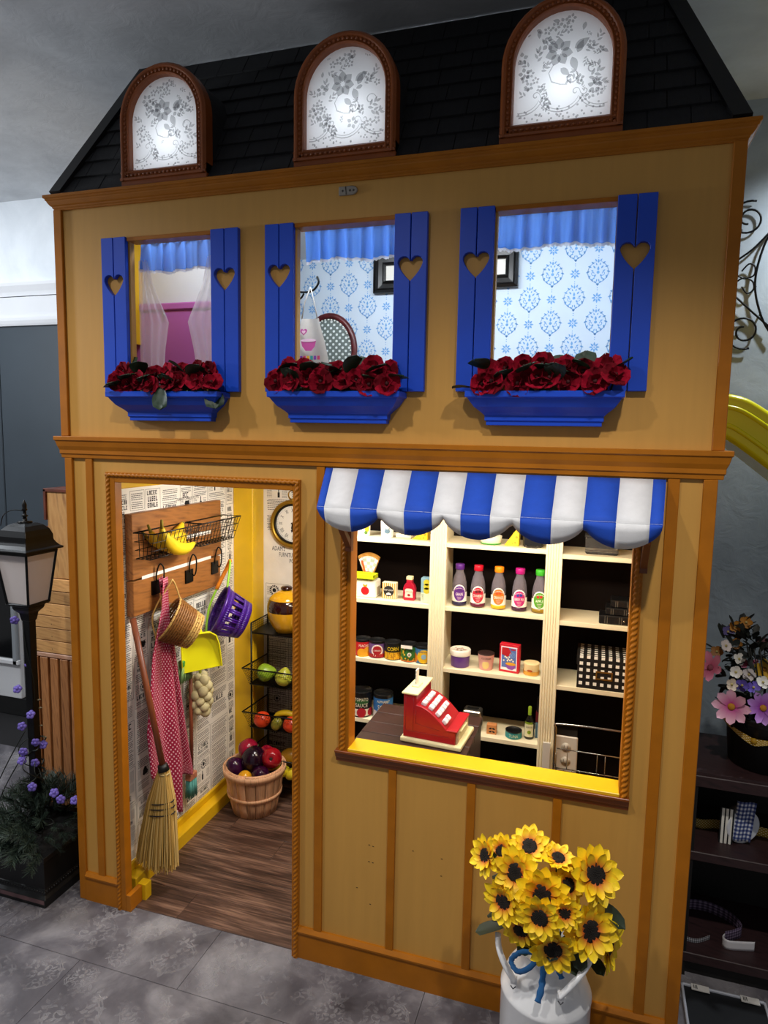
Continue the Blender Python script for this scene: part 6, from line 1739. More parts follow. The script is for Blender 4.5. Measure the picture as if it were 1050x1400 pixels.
for i in range(5):
    a = 2*pi*i/5; lil.ball((.007*cos(a), .007*sin(a), 0), .0072, .0072, .004, 8, 5)
lil.ball((0, 0, .004), .005, .005, .004, 8, 5); lilm = lil.mesh('blossom', LIL)
FP_ = [(-0.2729, 0.0300, 0.9394), (-0.2738, 0.0300, 0.6929), (-0.2379, 0.0500, 0.7806), (-0.2101, 0.0200, 0.6131), (-0.2512, 0.0200, 0.5644), (-0.2134, 0.0400, 0.5027), (-0.2016, 0.0600, 0.4876), (-0.2287, 0.0000, 0.4836), (-0.2263, -0.0100, 0.4567), (-0.2103, 0.0300, 0.4324), (-0.0729, -0.0300, 0.3783), (-0.0463, -0.0300, 0.3598), (-0.1346, -0.0600, 0.4033), (-0.0167, 0.0000, 0.3468)]
for p in FP_: inst(lilm, 'blossom', ga, (p[0]-LC[0], p[1]-LC[1], p[2]-.16), (R(70)+rg.uniform(-.5, .5), rg.uniform(-.5, .5), R(30)), (1.15,)*3)
led = MB().tube([(0,0,0), (0,0,.014)], .003, 6).tube([(0,0,.014), (0,0,.022)], .0018, 6).mesh('bulb', plain('tiny_bulb', '#6a5a3a', .3))
for p in ((-0.1857, 0.0300, 0.6655), (-0.1909, 0.0400, 0.6318), (-0.1807, 0.0300, 0.5737), (-0.1568, 0.0200, 0.5393)): inst(led, 'bulb', ga, (p[0]-LC[0], p[1]-LC[1], p[2]-.16), (R(20), R(70), 0))

# pine sprigs filling the planter
NEED = [plain('pine_needle_a', '#16241a', .6), plain('pine_needle_b', '#22332a', .6), plain('pine_needle_c', '#3a4a3e', .6)]
def sprig_mesh(seed):
    rg = random.Random(seed); m_ = MB(); L = .11
    m_.tube([(0,0,0), (L*.5, 0, .008), (L, 0, .0)], .0022, 5)
    for i in range(110):
        f = rg.uniform(.12, 1); p = Vector((L*f, 0, .010*sin(pi*f))); a = rg.uniform(0, 6.28); l = rg.uniform(.026, .042)*(1 if f < .9 else .8)
        d = Vector((.75, cos(a)*.8, sin(a)*.8)).normalized(); q = p + d*l; s_ = d.cross(Vector((.3, .5, .8))).normalized()*.0011
        m_.add([p-s_, p+s_, q+s_*.5, q-s_*.5], [(0,1,2,3)], mi=rg.randrange(3))
    return m_.mesh('sprig', NEED)
SPG = [sprig_mesh(s_) for s_ in range(4)]
pn_ = thing('pine_greenery', 'dark artificial pine greenery filling the square planter', 'greenery', (-.215, .055, .165))
for i in range(70):
    a = 2.4*i; f = sqrt(i/70); r_ = .11*f
    el = interp([(0, 1.2), (.5, .75), (.8, .25), (1, -.35)], f) + rg.uniform(-.25, .25)
    if r_*cos(a) > .045 and abs(((a+pi) % (2*pi))-pi) < 1.2: a += pi/2
    inst(SPG[i % 4], 'sprig', pn_, (r_*cos(a), r_*sin(a), .055*(1-f)+.01+rg.uniform(0, .05)), (rg.uniform(-.5, .5), -el, a+rg.uniform(-.4, .4)), (rg.uniform(.8, 1.15),)*3)

for i in range(46):
    sd = i % 3; u = rg.uniform(-.12, .12)
    p_ = ((u, -.125), (.115, u), (u*.9, -.10))[sd]; az = (R(-90)+u*3, u*2.5, R(-80)+u*4)[sd] + rg.uniform(-.4, .4); sc_ = rg.uniform(.7, 1.05) if sd != 1 else rg.uniform(.45, .6)
    inst(SPG[i % 4], 'sprig', pn_, (p_[0], p_[1]+.0, .015+rg.uniform(0, .06)), (rg.uniform(-.5, .5), rg.uniform(-.7, .45), az), (sc_,)*3)

# stacked wooden crates
def crate(name, label, x0, x1, y0, y1, z0, z1, style, mat, group='stacked wooden crates'):
    t = thing(name, label, 'crate', ((x0+x1)/2, y0, z0), group=group); w_, d, h = x1-x0, y1-y0, z1-z0; hw = w_/2
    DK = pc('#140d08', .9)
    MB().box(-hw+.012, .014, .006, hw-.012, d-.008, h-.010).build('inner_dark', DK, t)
    if style == 'h':
        n = 6; s_ = h/n; rg = random.Random(5)
        for k in range(n):
            o = rg.uniform(-.004, .004); MB().box(-hw+o, 0, s_*k+.0016, hw, .012, s_*(k+1)-.0016).build('slat', mat, t, bevel=.001)
        nl = MB()
        for k in range(n):
            for dx in (-hw+.022, hw-.03, -hw+.10): nl.ball((dx, 0, s_*(k+.35)), .0018, .001, .0018, 6, 4)
        nl.build('nail', pc('#3c2a1a', .5), t)
        MB().box(-hw, .012, 0, -hw+.012, d, h).build('end_board', mat, t); MB().box(hw-.012, .012, 0, hw, d, h).build('end_board', mat, t)
    elif style == 'v2':
        c_ = hw*2; cuts = [-hw+.012, -hw+.125, -hw+.255, hw-.012]
        for a, b_ in zip(cuts, cuts[1:]): MB().box(a+.0006, .006, 0, b_-.0006, .018, h-.012).build('board', mat, t, bevel=.001)
        RB = wood('reddish_slat', '#4a2014', '#7a3a24', None, (3, 3, 3), .5, 3)
        for za, zb_ in ((0, .09), (.115, .20), (.225, h-.003)): MB().box(-hw, .0, za, -hw+.011, d, zb_).build('slat', RB, t, bevel=.001)
        MB().box(-hw, 0, h-.012, hw, d, h).build('top_slat', RB, t, bevel=.001)
    else:
        n = 10; s_ = w_/n
        for k in range(n): MB().box(-hw+s_*k+.0055, 0, 0, -hw+s_*(k+1)-.0055, .014, h-.02).build('slat', mat, t, bevel=.0015)
        MB().box(-hw, 0, h-.018, hw, d, h).build('top_board', wood('pale_top', '#b8876a', '#d4a88c', None, (3, 8, 8), .5, 3), t, bevel=.003)
        MB().box(-hw, .014, 0, -hw+.014, d, h-.02).build('end_board', mat, t)
crate('wooden_crate', 'reddish-brown upright wooden crate on top of the stack', -.395, -.015, .300, .58, 1.026, 1.372, 'v2', wood('crate_two_tone', '#8a5530', '#dca868', '#b87e46', (7, 7, 1.5), .5, 3, 3, .1, rnd=True))
crate('wooden_crate', 'pale pine crate with horizontal slats in the middle of the stack', -.478, -.015, .300, .60, .7255, 1.024, 'h', CRATE)
crate('wooden_crate', 'tall brown crate with vertical slats at the bottom of the stack', -.495, -.015, .300, .60, .0, .724, 'v', CRATEV)

# ================================================================== RIGHT OF THE HOUSE
bsf = thing('bookshelf', 'dark brown shelf unit right of the playhouse', 'shelf', (2.28, .30, 0))
DB = wood('espresso_wood', '#1c1113', '#362224', '#281819', (3, 10, 10), .5, 3, 3, .1)
for z0, z1 in ((.048, .078), (.372, .400), (.600, .634)): MB().box(-.345, 0, z0, .345, .30, z1).build('shelf_board', DB, bsf, bevel=.002)
MB().box(-.345, .006, .616, .345, .30, .642).build('top_trim', DB, bsf)
for x in (-.35, .335): MB().box(x, .004, 0, x+.015, .30, .60).build('side_panel', plain('shelf_black', '#0c0a0a', .6), bsf)
MB().box(-.345, .295, 0, .345, .305, .60).build('back_panel', plain('shelf_black2', '#0c0a0a', .6), bsf)
MB().box(-.345, .02, 0, .345, .03, .048).build('plinth', plain('shelf_black3', '#0c0a0a', .6), bsf)

BKc = (2.135, .440, .6425)
bk = thing('metal_bucket', 'dark grey metal bucket with yellow dotted ribbon on the shelf', 'bucket', BKc)
MB().lathe([(.088, 0), (.094, .002), (.108, .140), (.110, .142), (.108, .147), (.113, .152), (.112, .160), (.108, .160), (.104, .150), (.090, .01), (0, .008)], 40).build('body', plain('zinc_dark', '#2b2c30', .4, .6), bk)
YRB = dots('yellow_dot_ribbon', '#b08a10', '#efe6c8', 60, 4, .80, .6)
def ribf(u, v):
    a = R(170) + u*R(210); z = .100 + .030*abs(cos(u*pi*1.15+.3)) - .010*u
    rr_ = .088 + .020*z/.14 + .008; return (rr_*cos(a), rr_*sin(a), z + .018*(v-.5)*(1.2-.6*sin(u*pi*3)**2))
MB().grid(ribf, 50, 3).build('ribbon', YRB, bk)
MB().ball((-.048, -.097, .100), .010, .008, .009, 10, 6).build('knot', pc('#a8800f', .6), bk)
DIR0 = Vector((-.35, -1, .25))
def daisy(name, label, p, d, r, cols, ncol, n=9, wdt=.42, grp='flowers in the bucket', leaf=False):
    t = thing(name, label, 'flower', p, toward(d), grp)
    me = petal_mesh('petal', cols, r, r*wdt, .12, .10, 3, 6, tip=.72)
    for i in range(n): inst(me, 'petal', t, (0, 0, 0), (0, rg.uniform(-.3, .05), 2*pi*i/n + rg.uniform(-.08, .08)))
    MB().ball((0, 0, .003), r*.20, r*.20, r*.14, 10, 6).build('flower_centre', pc(ncol, .8), t)
    inst(MB().tube([(0, 0, 0), (0, 0, -r*1.6)], .002, 5).mesh('stem', GREENL), 'stem', t)
    return t
def grad(name, base, tip, pos=.6, rough=.6):
    m, nt, b = _new(name); tc = N(nt, 'ShaderNodeTexCoord'); sp = N(nt, 'ShaderNodeSeparateXYZ'); nt.links.new(tc.outputs['UV'], sp.inputs[0])
    nt.links.new(ramp(nt, sp.outputs['Y'], [(.12, hx(base)), (pos, hx(tip))]), b.inputs['Base Color']); b.inputs['Roughness'].default_value = rough; return m
daisy('pink_lily', 'pink and white star-petalled flower at the front of the bucket', (2.0208, 0.3400, 0.8381), (-.3, -1, .2), .052, grad('pink_grad', '#b8288a', '#e8b4cc', .8), '#b8801c', 8, .50)
daisy('purple_daisy', 'purple star-petalled flower at the front of the bucket', (2.1012, 0.3400, 0.8454), (.1, -1, .25), .048, grad('purple_grad', '#8a2a9c', '#b888d0', .9), '#b8801c', 9, .44)
daisy('pink_lily', 'half-hidden pink lily against the playhouse edge', (1.9694, 0.4000, 0.9274), (-.6, -.6, .4), .050, grad('pink_grad2', '#a8486a', '#c87a98', .8), '#7a3a4a', 6, .5)
daisy('yellow_flower', 'yellow flower at the right frame edge above the bucket', (2.1147, 0.4200, 0.9345), (.2, -1, .3), .034, grad('yel_grad', '#b8861a', '#d0a828', .8), '#8a5a10', 7, .6)
daisy('pink_lily', 'upright pink petal bud among white blossoms', (2.0674, 0.4200, 0.9486), (0, -.5, 1), .032, grad('pink_grad3', '#a83a62', '#c06a88', .8), '#7a3a4a', 3, .5)
small = [((2.0075, 0.4200, 0.9930), '#cfc4c0', 'small white blossom high in the bucket bouquet'), ((2.0414, 0.4000, 0.9631), '#d8d4cc', 'white blossom above the pink lily'), ((2.0327, 0.3800, 0.9287), '#d2cec8', 'left of two white blossoms in the bouquet centre'), ((2.0673, 0.3800, 0.9265), '#cfc8c8', 'right of two white blossoms in the bouquet centre'),
         ((2.1025, 0.3700, 0.9105), '#d8d6d0', 'white blossom at the right edge of the bouquet'), ((2.0200, 0.3600, 0.8965), '#c9b8a4', 'cream bud just above the pink flower'), ((2.0485, 0.3600, 0.8981), '#5a4aa8', 'left blue-violet blossom above the purple flower'), ((2.0771, 0.3600, 0.8954), '#6450b4', 'right blue-violet blossom above the purple flower'),
         ((2.0383, 0.4600, 1.0436), '#b07820', 'orange blossom near the bouquet top'), ((2.0648, 0.4600, 1.0599), '#a87018', 'topmost orange blossom of the bouquet'), ((2.0176, 0.4600, 1.0255), '#5c5488', 'faded violet blossom near the bouquet top'), ((2.0400, 0.4500, 0.9946), '#8a5c1c', 'dull orange blossom in the dark foliage'), ((1.9902, 0.4500, 0.9638), '#8a5a20', 'orange blossom beside the playhouse edge'), ((2.1142, 0.4600, 1.0000), '#7a5258', 'dusky pink blossom at the right edge')]
for p, c_, lab in small:
    daisy('small_blossom', lab, p, (rg.uniform(-.5, .5), -1, rg.uniform(.1, .7)), .019, pc(c_, .6), '#a89a60', 5, .85)
fol = thing('bucket_foliage', 'dark leafy foliage rising from the metal bucket', 'foliage', (BKc[0]-.01, BKc[1]+.02, .78))
DLF = petal_mesh('leaf', plain('near_black_leaf', '#0d1410', .6), .045, .020, -.15, .1, 3, 5)
for i in range(190):
    h0_ = rg.uniform(-.02, .27); r_ = .150*(1-(max(0, h0_)/.32)**1.5)*sqrt(rg.random()); a = rg.uniform(0, 6.28)
    inst(DLF, 'leaf', fol, (r_*cos(a)-.28*h0_, r_*sin(a), h0_), (rg.uniform(-.6, .6), rg.uniform(-1.2, .4), rg.uniform(0, 6.28)), (rg.uniform(.7, 1.2),)*3)
m_ = MB()
for i in range(12):
    a = rg.uniform(0, 6.28); m_.tube([(.02*cos(a), .02*sin(a), -.10), (.06*cos(a), .06*sin(a), .1), (.07*cos(a)-.02, .07*sin(a), .22)], .002, 5)
m_.build('stem', plain('stem_black', '#0a0f0b', .7), fol)

# ribbons on the lower shelves
BG = gingham('blue_gingham', '#dfe2ea', '#5a68a0', '#1c2a66', (4, 30, 1), 'UV'); PG = gingham('purple_gingham', '#8a7a94', '#5a4a66', '#2f2438', (26, 4, 1), 'UV')
def ribbon(name, label, loc, pts, w_, mat, group='ribbons on the dark shelf', twist=None):
    t = thing(name, label, 'ribbon', loc, group=group); P3 = smooth_path(pts, 8); n = len(P3)
    def fn(u, v):
        p = P3[min(n-1, int(round(u*(n-1))))]; k = twist(u) if twist else 1.0
        return (p[0], p[1], p[2] + w_*(v)*k)
    MB().grid(fn, n-1, 4).build('ribbon_band', mat, t, solid=.0008); return t
zS = .4004
rl = thing('ribbon_spool', 'blue gingham ribbon roll standing on the middle dark shelf', 'ribbon', (2.075, .40, zS))
MB().lathe([(.050, .0), (.052, .0), (.052, .032), (.050, .032)], 36, M=T(0, .02, .053) @ RZ(R(25)) @ RX(R(90))).build('roll', BG, rl)
m_ = MB(); m_.grid(lambda u, v: (-.020 + .052*u + .010*v, -.020-.004*sin(u*6), .012 + .125*v), 10, 14); m_.build('ribbon_fold', gingham('blue_gingham2', '#dfe2ea', '#6a78a8', '#24326e', (5, 10, 1), 'UV'), rl, solid=.001)
m_ = MB()
for i in range(3): m_.box(-.050+.011*i, -.027, .0, -.043+.011*i, -.0255, .110)
m_.build('stripe_ribbon', PRINTW, rl); MB().box(-.054, -.0255, 0, -.016, -.0242, .112).build('stripe_ribbon', pc('#101014', .6), rl)
ribbon('yellow_ribbon', 'yellow dotted ribbon lying behind the blue ribbon roll', (2.03, .45, zS), [(-.085, .0, .0), (-.05, -.015, .0), (.0, .0, .0), (.06, -.01, .0), (.12, .0, .0), (.18, -.02, .0)], .030, dots('yellow_dot2', '#a8820f', '#efe2b0', 40, 5, .80, .6))
ribbon('gingham_ribbon', 'purple gingham ribbon curled on the lowest dark shelf', (2.03, .40, .0785), [(-.07, .05, .0), (-.06, .10, .0), (.0, .11, .0), (.06, .08, .0), (.085, .03, .0), (.06, .0, .0), (.03, -.02, .0)], .036, PG)
ribbon('white_ribbon', 'white satin ribbon tail on the lowest dark shelf', (2.03, .40, .0785), [(.030, -.021, .0), (.022, -.035, .0), (.035, -.048, .0), (.075, -.040, .0), (.11, -.030, .0)], .030, pc('#d8d6da', .45))
ribbon('grey_ribbon', 'small grey gingham ribbon end beside the playhouse edge', (2.03, .33, .0785), [(-.085, .02, .0), (-.05, .02, .0), (-.01, .05, .0)], .014, gingham('grey_gingham', '#b8b8bc', '#77777c', '#3a3a40', (14, 2, 1), 'UV'))

# folding panel on the floor
fp_ = thing('folding_panel', 'flat black panel with white metal edges lying on the floor', 'panel', (2.04, .0, .001))
MB().box(-.105, -.36, .0, .105, .245, .012).build('panel_face', plain('panel_black', '#101216', .5), fp_)
for a in ((-.112, -.36, -.105, .252), (.105, -.36, .112, .252), (-.112, .245, .112, .252)): MB().box(a[0], a[1], 0, a[2], a[3], .018).build('edge_rail', plain('edge_white', '#a9adb8', .4), fp_, bevel=.002)
for x in (-.085, .045): MB().box(x, .228, .0185, x+.048, .250, .021).build('tag_plate', plain('tag_white', '#c9c7c4', .6), fp_); 
m_ = MB()
for x in (-.085, .045):
    for i in range(3): m_.box(x+.006+.004*i, .232, .0212, x+.008+.004*i, .246, .0216)
m_.build('tag_print', INK, fp_)

# wrought-iron wall scroll
ws = thing('iron_scroll', 'black wrought-iron scroll ornament on the blue-grey wall', 'wall decor', (0, 0, 0))
YW = .950
def px(pts): return pts
m_ = MB(); r_ = .0036
def circ_scroll(c, r0, r1, a0, a1, n=40): return [(c[0] + (r0+(r1-r0)*i/n)*cos(R(a0+(a1-a0)*i/n)), YW, c[2] + (r0+(r1-r0)*i/n)*sin(R(a0+(a1-a0)*i/n))) for i in range(n+1)]
up_c, lo_c = (2.0698, 0.9450, 2.3626), (2.0809, 0.9450, 1.9823)
MB().tube(circ_scroll(up_c, .062, .016, 70, 70+560), r_, 7).build('upper_scroll', IRON, ws)
MB().tube(circ_scroll(lo_c, .062, .016, -70, -70-560), r_, 7).build('lower_scroll', IRON, ws)
MB().tube(smooth_path([(2.1365, 0.9450, 2.3118), (2.0907, 0.9450, 2.2615), (2.0430, 0.9450, 2.2251), (2.0123, 0.9450, 2.2021)], 5), r_, 7).build('upper_bar', IRON, ws)
MB().tube(smooth_path([(2.0199, 0.9450, 2.1247), (2.0496, 0.9450, 2.0984), (2.1064, 0.9450, 2.0440), (2.1600, 0.9450, 1.9950)], 5), r_, 7).build('lower_bar', IRON, ws)
MB().tube(smooth_path([(2.1489, 0.9450, 2.3254), (2.1238, 0.9450, 2.2715), (2.1055, 0.9450, 2.1823), (2.1086, 0.9450, 2.1083), (2.1353, 0.9450, 2.0231), (2.1715, 0.9450, 1.9624)], 6), r_*1.1, 7).build('main_arc', IRON, ws)
MB().tube(smooth_path([(2.0595, 0.9450, 2.1872), (2.0807, 0.9450, 2.2107), (2.0995, 0.9450, 2.2023), (2.0993, 0.9450, 2.1728), (2.0704, 0.9450, 2.1620), (2.0444, 0.9450, 2.1732), (2.0293, 0.9450, 2.1566)], 6), r_*.8, 7).build('small_scroll', IRON, ws)
MB().tube(smooth_path([(2.0632, 0.9450, 2.1351), (2.0809, 0.9450, 2.1120), (2.1006, 0.9450, 2.1235), (2.0964, 0.9450, 2.1508), (2.0703, 0.9450, 2.1645), (2.0458, 0.9450, 2.1533), (2.0261, 0.9450, 2.1368)], 6), r_*.8, 7).build('small_scroll', IRON, ws)
for p in ((2.1068, 0.9450, 2.1331), (2.1296, 0.9450, 2.0382)): MB().tube([p, (p[0], .961, p[2])], .004, 6).build('wall_stud', IRON, ws)

# yellow slide
SLY = plain('slide_yellow', '#e6e008', .25)
sl = thing('play_slide', 'yellow plastic slide running down behind the playhouse', 'slide', (1.94, .62, 1.60))
path = smooth_path([(-.035, 0, .060), (.03, 0, .058), (.08, 0, .035), (.20, 0, -.055), (.45, 0, -.26), (.80, 0, -.55)], 6)
sec = [(-.12, .105), (-.135, .112), (-.150, .100), (-.150, -.055), (-.135, -.070), (.135, -.070), (.150, -.055), (.150, .100), (.135, .112), (.12, .105), (.12, -.03), (-.12, -.03)]
n = len(sec); vs = []
for i, p in enumerate(path):
    t_ = (path[min(i+1, len(path)-1)] - path[max(i-1, 0)]).normalized(); nn = Vector((-t_.z, 0, t_.x))
    for y, h in sec: vs.append(p + Vector((0, y, 0)) + nn*h*.72)
fs = [(i*n+j, i*n+(j+1) % n, (i+1)*n+(j+1) % n, (i+1)*n+j) for i in range(len(path)-1) for j in range(n)] + [tuple(range(n)), tuple((len(path)-1)*n+j for j in range(n))]
m_ = MB(); m_.add(vs, fs, 0, False); m_.build('chute', SLY, sl, bevel=.008, seg=3)
for hgt in (.040, -.012):
    pts = []
    for i, p in enumerate(path):
        t_ = (path[min(i+1, len(path)-1)] - path[max(i-1, 0)]).normalized(); nn = Vector((-t_.z, 0, t_.x)); pts.append(p + Vector((0, -.151, 0)) + nn*hgt)
    MB().tube(pts, .007, 8).build('rib', SLY, sl)
MB().tube([(-.04, -.10, -.02), (-.04, -.10, -1.599)], .02, 10).build('support_leg', pc('#2a3a8a', .4), sl); MB().tube([(-.04, .10, -.02), (-.04, .10, -1.599)], .02, 10).build('support_leg', pc('#2a3a8a', .4), sl)
MB().tube([(.72, -.10, -.54), (.72, -.10, -1.599)], .02, 10).build('support_leg', pc('#2a3a8a', .4), sl); MB().tube([(.72, .10, -.54), (.72, .10, -1.599)], .02, 10).build('support_leg', pc('#2a3a8a', .4), sl)

# ================================================================== MILK CAN OF SUNFLOWERS
CC = (1.562, -.172, .0005)
mc = thing('milk_can', 'white enamelled milk can full of sunflowers in front of the wall', 'milk can', CC)
ENW = plain('white_enamel', '#ecedf0', .28, coat=.3)
MB().lathe([(.100, 0), (.106, .004), (.108, .012), (.108, .246), (.1095, .250), (.1095, .256), (.106, .262), (.096, .290), (.082, .312), (.066, .325), (.062, .335), (.064, .350), (.072, .362), (.070, .364), (.060, .350), (.056, .335), (.056, .31)], 56).build('body', ENW, mc)
def strap(pts, w_, name):
    m_ = MB(); m_.tube(smooth_path(pts, 7), w_, 10, flat=.55); m_.build(name, ENW, mc)
def lc_(p): return (p[0]-CC[0], p[1]-CC[1], p[2]-CC[2])
strap([lc_((1.4917, -0.2450, 0.3107)), lc_((1.4678, -0.2450, 0.3461)), lc_((1.4512, -0.2350, 0.3777)), lc_((1.4458, -0.2150, 0.3994))], .0120, 'handle')
strap([lc_((1.5994, -0.2750, 0.3259)), lc_((1.6281, -0.2750, 0.3690)), lc_((1.6562, -0.2550, 0.4060)), lc_((1.6689, -0.2250, 0.4335)), lc_((1.6670, -0.1900, 0.4323))], .0120, 'handle')
for p in ((1.4901, -0.2450, 0.3083), (1.6010, -0.2750, 0.3263)):
    q = lc_(p); MB().cbox((q[0], q[1]+.004, q[2]), .016, .012, .018).build('handle_lug', ENW, mc, bevel=.002); MB().tube([(q[0]-.006, q[1]-.004, q[2]-.010), (q[0], q[1]-.006, q[2]-.016), (q[0]+.006, q[1]-.004, q[2]-.010)], .0014, 5).build('cotter_pin', plain('steel_pin', '#55565a', .4, .8), mc)
LBL = sheer('blue_lace_ribbon', '#3f78b4', .92, .3)
bw_ = thing('lace_bow', 'blue lace ribbon bow hanging on the milk can neck', 'ribbon', (CC[0], CC[1], .30))
def lace_loop(pts, w_):
    P3 = smooth_path(pts, 6); n_ = len(P3); m_ = MB()
    def fn(u, v):
        i = min(n_-1, int(round(u*(n_-1)))); p = P3[i]; t_ = (P3[min(i+1, n_-1)] - P3[max(0, i-1)]).normalized(); s_ = t_.cross(Vector((0, -1, .3))).normalized()
        return p + s_*w_*(v-.5)*(1+.15*sin(u*90)) + Vector((0, -.002*sin(v*3), 0))
    m_.grid(fn, n_-1, 3); return m_
def lb2(p): return (p[0]-CC[0], p[1]-CC[1], p[2]-.30)
lace_loop([lb2((1.5436, -0.2620, 0.4103)), lb2((1.5054, -0.2620, 0.4000)), lb2((1.4844, -0.2620, 0.3737)), lb2((1.5015, -0.2720, 0.3584)), lb2((1.5291, -0.2700, 0.3757)), lb2((1.5487, -0.2620, 0.4080))], .012).build('loop', LBL, bw_, solid=.0008)
lace_loop([lb2((1.5608, -0.2620, 0.3965)), lb2((1.5584, -0.2750, 0.3620)), lb2((1.5568, -0.2840, 0.3396)), lb2((1.5505, -0.2920, 0.3114))], .014).build('tail', LBL, bw_, solid=.0008)
lace_loop([lb2((1.5771, -0.2620, 0.4009)), lb2((1.5933, -0.2720, 0.3841)), lb2((1.6006, -0.2760, 0.3711))], .012).build('tail', LBL, bw_, solid=.0008)

SUNO = grad('sunflower_petal', '#c8500a', '#fcd816', .52, .55); SUNI = grad('sunflower_petal_inner', '#c85a08', '#f8cc12', .65, .55)
def sun_petal(mat, x0, l, w_, curl):
    m_ = MB()
    def fn(u, v):
        a = (u-.5)*2; hw = w_*.5*interp([(0, .45), (.25, .82), (.5, 1), (.75, .86), (.92, .45), (1, .10)], v)
        return (x0 + (l-x0)*v, a*hw, curl*l*v*v + .10*w_*a*a)
    m_.grid(fn, 3, 7); return m_.mesh('petal', mat)
SP_O = sun_petal(SUNO, .26, 1.0, .44, .04); SP_I = sun_petal(SUNI, .26, .80, .36, .10)
DSK = MB().lathe([(.36, -.03), (.38, .06), (.34, .12), (.22, .135), (.10, .12), (0, .11)], 22)
for i in range(70):
    a = i*2.4; r_ = .34*sqrt(i/70); DSK.ball((r_*cos(a), r_*sin(a), .125-.01*(r_/.34)), .022, .022, .03, 5, 4)
DSKM = DSK.mesh('seed_disc', paint('seed_black', '#120a05', .85, .3, 30))
SEP = petal_mesh('sepal', GREENL, .55, .30, -.25, .1, 3, 4); STM = MB().tube([(0, 0, -.02), (0, .1, -1.2), (0, .25, -2.6)], .05, 6).mesh('stem', GREENL)
SLEAF = petal_mesh('leaf', paint('sunflower_leaf', '#142410', .55, .2, 20), .060, .036, -.2, .12, 4, 7, wave=.04)
HUB = Vector((1.562, -.130, .400))
SUN = [(None, .050, (-.8, -.8, .35), 'sunflower farthest left, tilted to the left'),
       (None, .042, (-.3, -.7, .6), 'small sunflower partly hidden at the upper left'),
       (None, .060, (-.25, -1, .35), 'large sunflower second from the upper left'),
       (None, .054, (-.05, -.55, .8), 'sunflower at the very top of the bunch, tilted up'),
       (None, .046, (.1, -.25, 1.0), 'small sunflower facing up at the top right of centre'),
       (None, .068, (.55, -.75, .55), 'large sunflower at the upper right, leaning right'),
       (None, .066, (0, -1, .30), 'largest sunflower in the centre of the bunch'),
       (None, .054, (-.45, -1, .15), 'sunflower at middle left above the dark leaf'),
       (None, .034, (-.1, -1, .25), 'little sunflower tucked between left and centre blooms'),
       (None, .054, (-.05, -1, .12), 'sunflower just below the central one'),
       (None, .040, (.15, -1, .2), 'small round sunflower right of the lower centre'),
       (None, .050, (-.2, -1, -.2), 'sunflower at the lower left above the handle'),
       (None, .060, (.10, -1, -.05), 'lowest sunflower over the can neck'),
       (None, .066, (.45, -.9, .35), 'orange-hearted sunflower at the right middle'),
       (None, .066, (.95, -.30, .05), 'rightmost sunflower turned away to the side'),
       (None, .050, (.35, -.6, .35), 'sunflower behind the central bloom, only petals showing')]
SUNW = [(1.4104, -0.2150, 0.5918), (1.4420, -0.1750, 0.5871), (1.4850, -0.2350, 0.5781), (1.5075, -0.1650, 0.6047), (1.5762, -0.1750, 0.5955), (1.6607, -0.2000, 0.5898), (1.5474, -0.2650, 0.5579), (1.4604, -0.2500, 0.5101), (1.4973, -0.2150, 0.5153), (1.5471, -0.3080, 0.5329), (1.5995, -0.2800, 0.5364), (1.5018, -0.2450, 0.4440), (1.5781, -0.2850, 0.4485), (1.6554, -0.2450, 0.4817), (1.6988, -0.1950, 0.4220), (1.5999, -0.1950, 0.5465)]
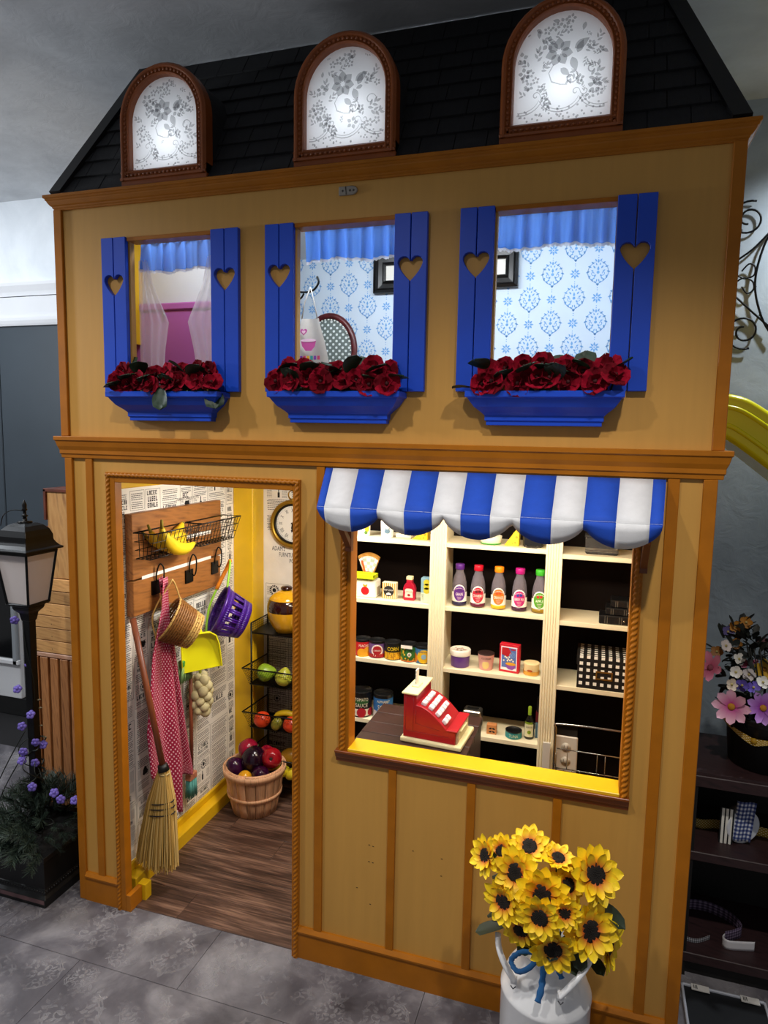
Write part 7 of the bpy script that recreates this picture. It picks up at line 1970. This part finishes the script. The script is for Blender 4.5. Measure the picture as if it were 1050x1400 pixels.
for (q, r_, d, lab), p in zip(SUN, SUNW):
    t = thing('sunflower', lab, 'flower', p, toward(d), 'sunflowers in the milk can'); t.scale = (r_,)*3
    n_ = 14; a0 = rg.uniform(0, 6)
    for i in range(n_): inst(SP_O, 'petal', t, (.0, 0, -.02), (rg.uniform(-.15, .15), rg.uniform(-.28, .08), a0+2*pi*i/n_+rg.uniform(-.08, .08)), (rg.uniform(.9, 1.06), 1, 1))
    for i in range(9): inst(SP_I, 'petal', t, (.0, 0, .02), (rg.uniform(-.15, .15), rg.uniform(-.36, -.10), a0+.2+2*pi*i/9+rg.uniform(-.1, .1)), (rg.uniform(.85, 1.0), .95, 1))
    inst(DSKM, 'seed_disc', t)
    for i in range(5): inst(SEP, 'sepal', t, (0, 0, -.06), (0, .1, a0+2*pi*i/5))
    # stem runs back to the can neck
    loc = t.rotation_euler.to_matrix().inverted() @ ((Vector((1.562, -.172, .35)) - Vector(p)) / r_)
    st_ = MB().tube(smooth_path([(0, 0, -.03), (0, 0, -.5), tuple(loc*.7 + Vector((0, 0, -.2))), tuple(loc)], 5), .045, 6); st_.build('stem', GREENL, t)
lv = thing('sunflower_leaves', 'dark green leaves between the sunflowers in the can', 'foliage', (1.562, -.172, .36))
for p, rot, s_ in (((1.4609, -0.2150, 0.4207), (0, .15, R(190)), 1.2), ((1.6676, -0.1900, 0.5183), (0, .3, R(-20)), 1.3), ((1.6076, -0.2200, 0.4077), (0, .2, R(-60)), 1.1), ((1.6311, -0.2400, 0.4479), (R(20), .7, R(-80)), 1.0), ((1.4704, -0.1800, 0.5158), (0, 0, R(160)), .9), ((1.5819, -0.2500, 0.4610), (0, .5, R(-100)), 1.0), ((1.4571, -0.1900, 0.4324), (0, .25, R(170)), .8), ((1.6492, -0.2000, 0.3939), (0, .2, R(-40)), 1.0), ((1.6127, -0.2100, 0.4669), (0, -.3, R(30)), 1.2), ((1.5489, -0.2200, 0.4015), (0, -.1, R(-140)), 1.1)):
    inst(SLEAF, 'leaf', lv, (p[0]-1.562, p[1]+.172, p[2]-.36), rot, (s_,)*3)
m_ = MB()
for i in range(16):
    a = i*2.4; m_.tube([(.03*cos(a), .03*sin(a), -.05), (.06*cos(a), .05*sin(a), .08)], .0025, 5)
m_.build('stem', GREENL, lv)
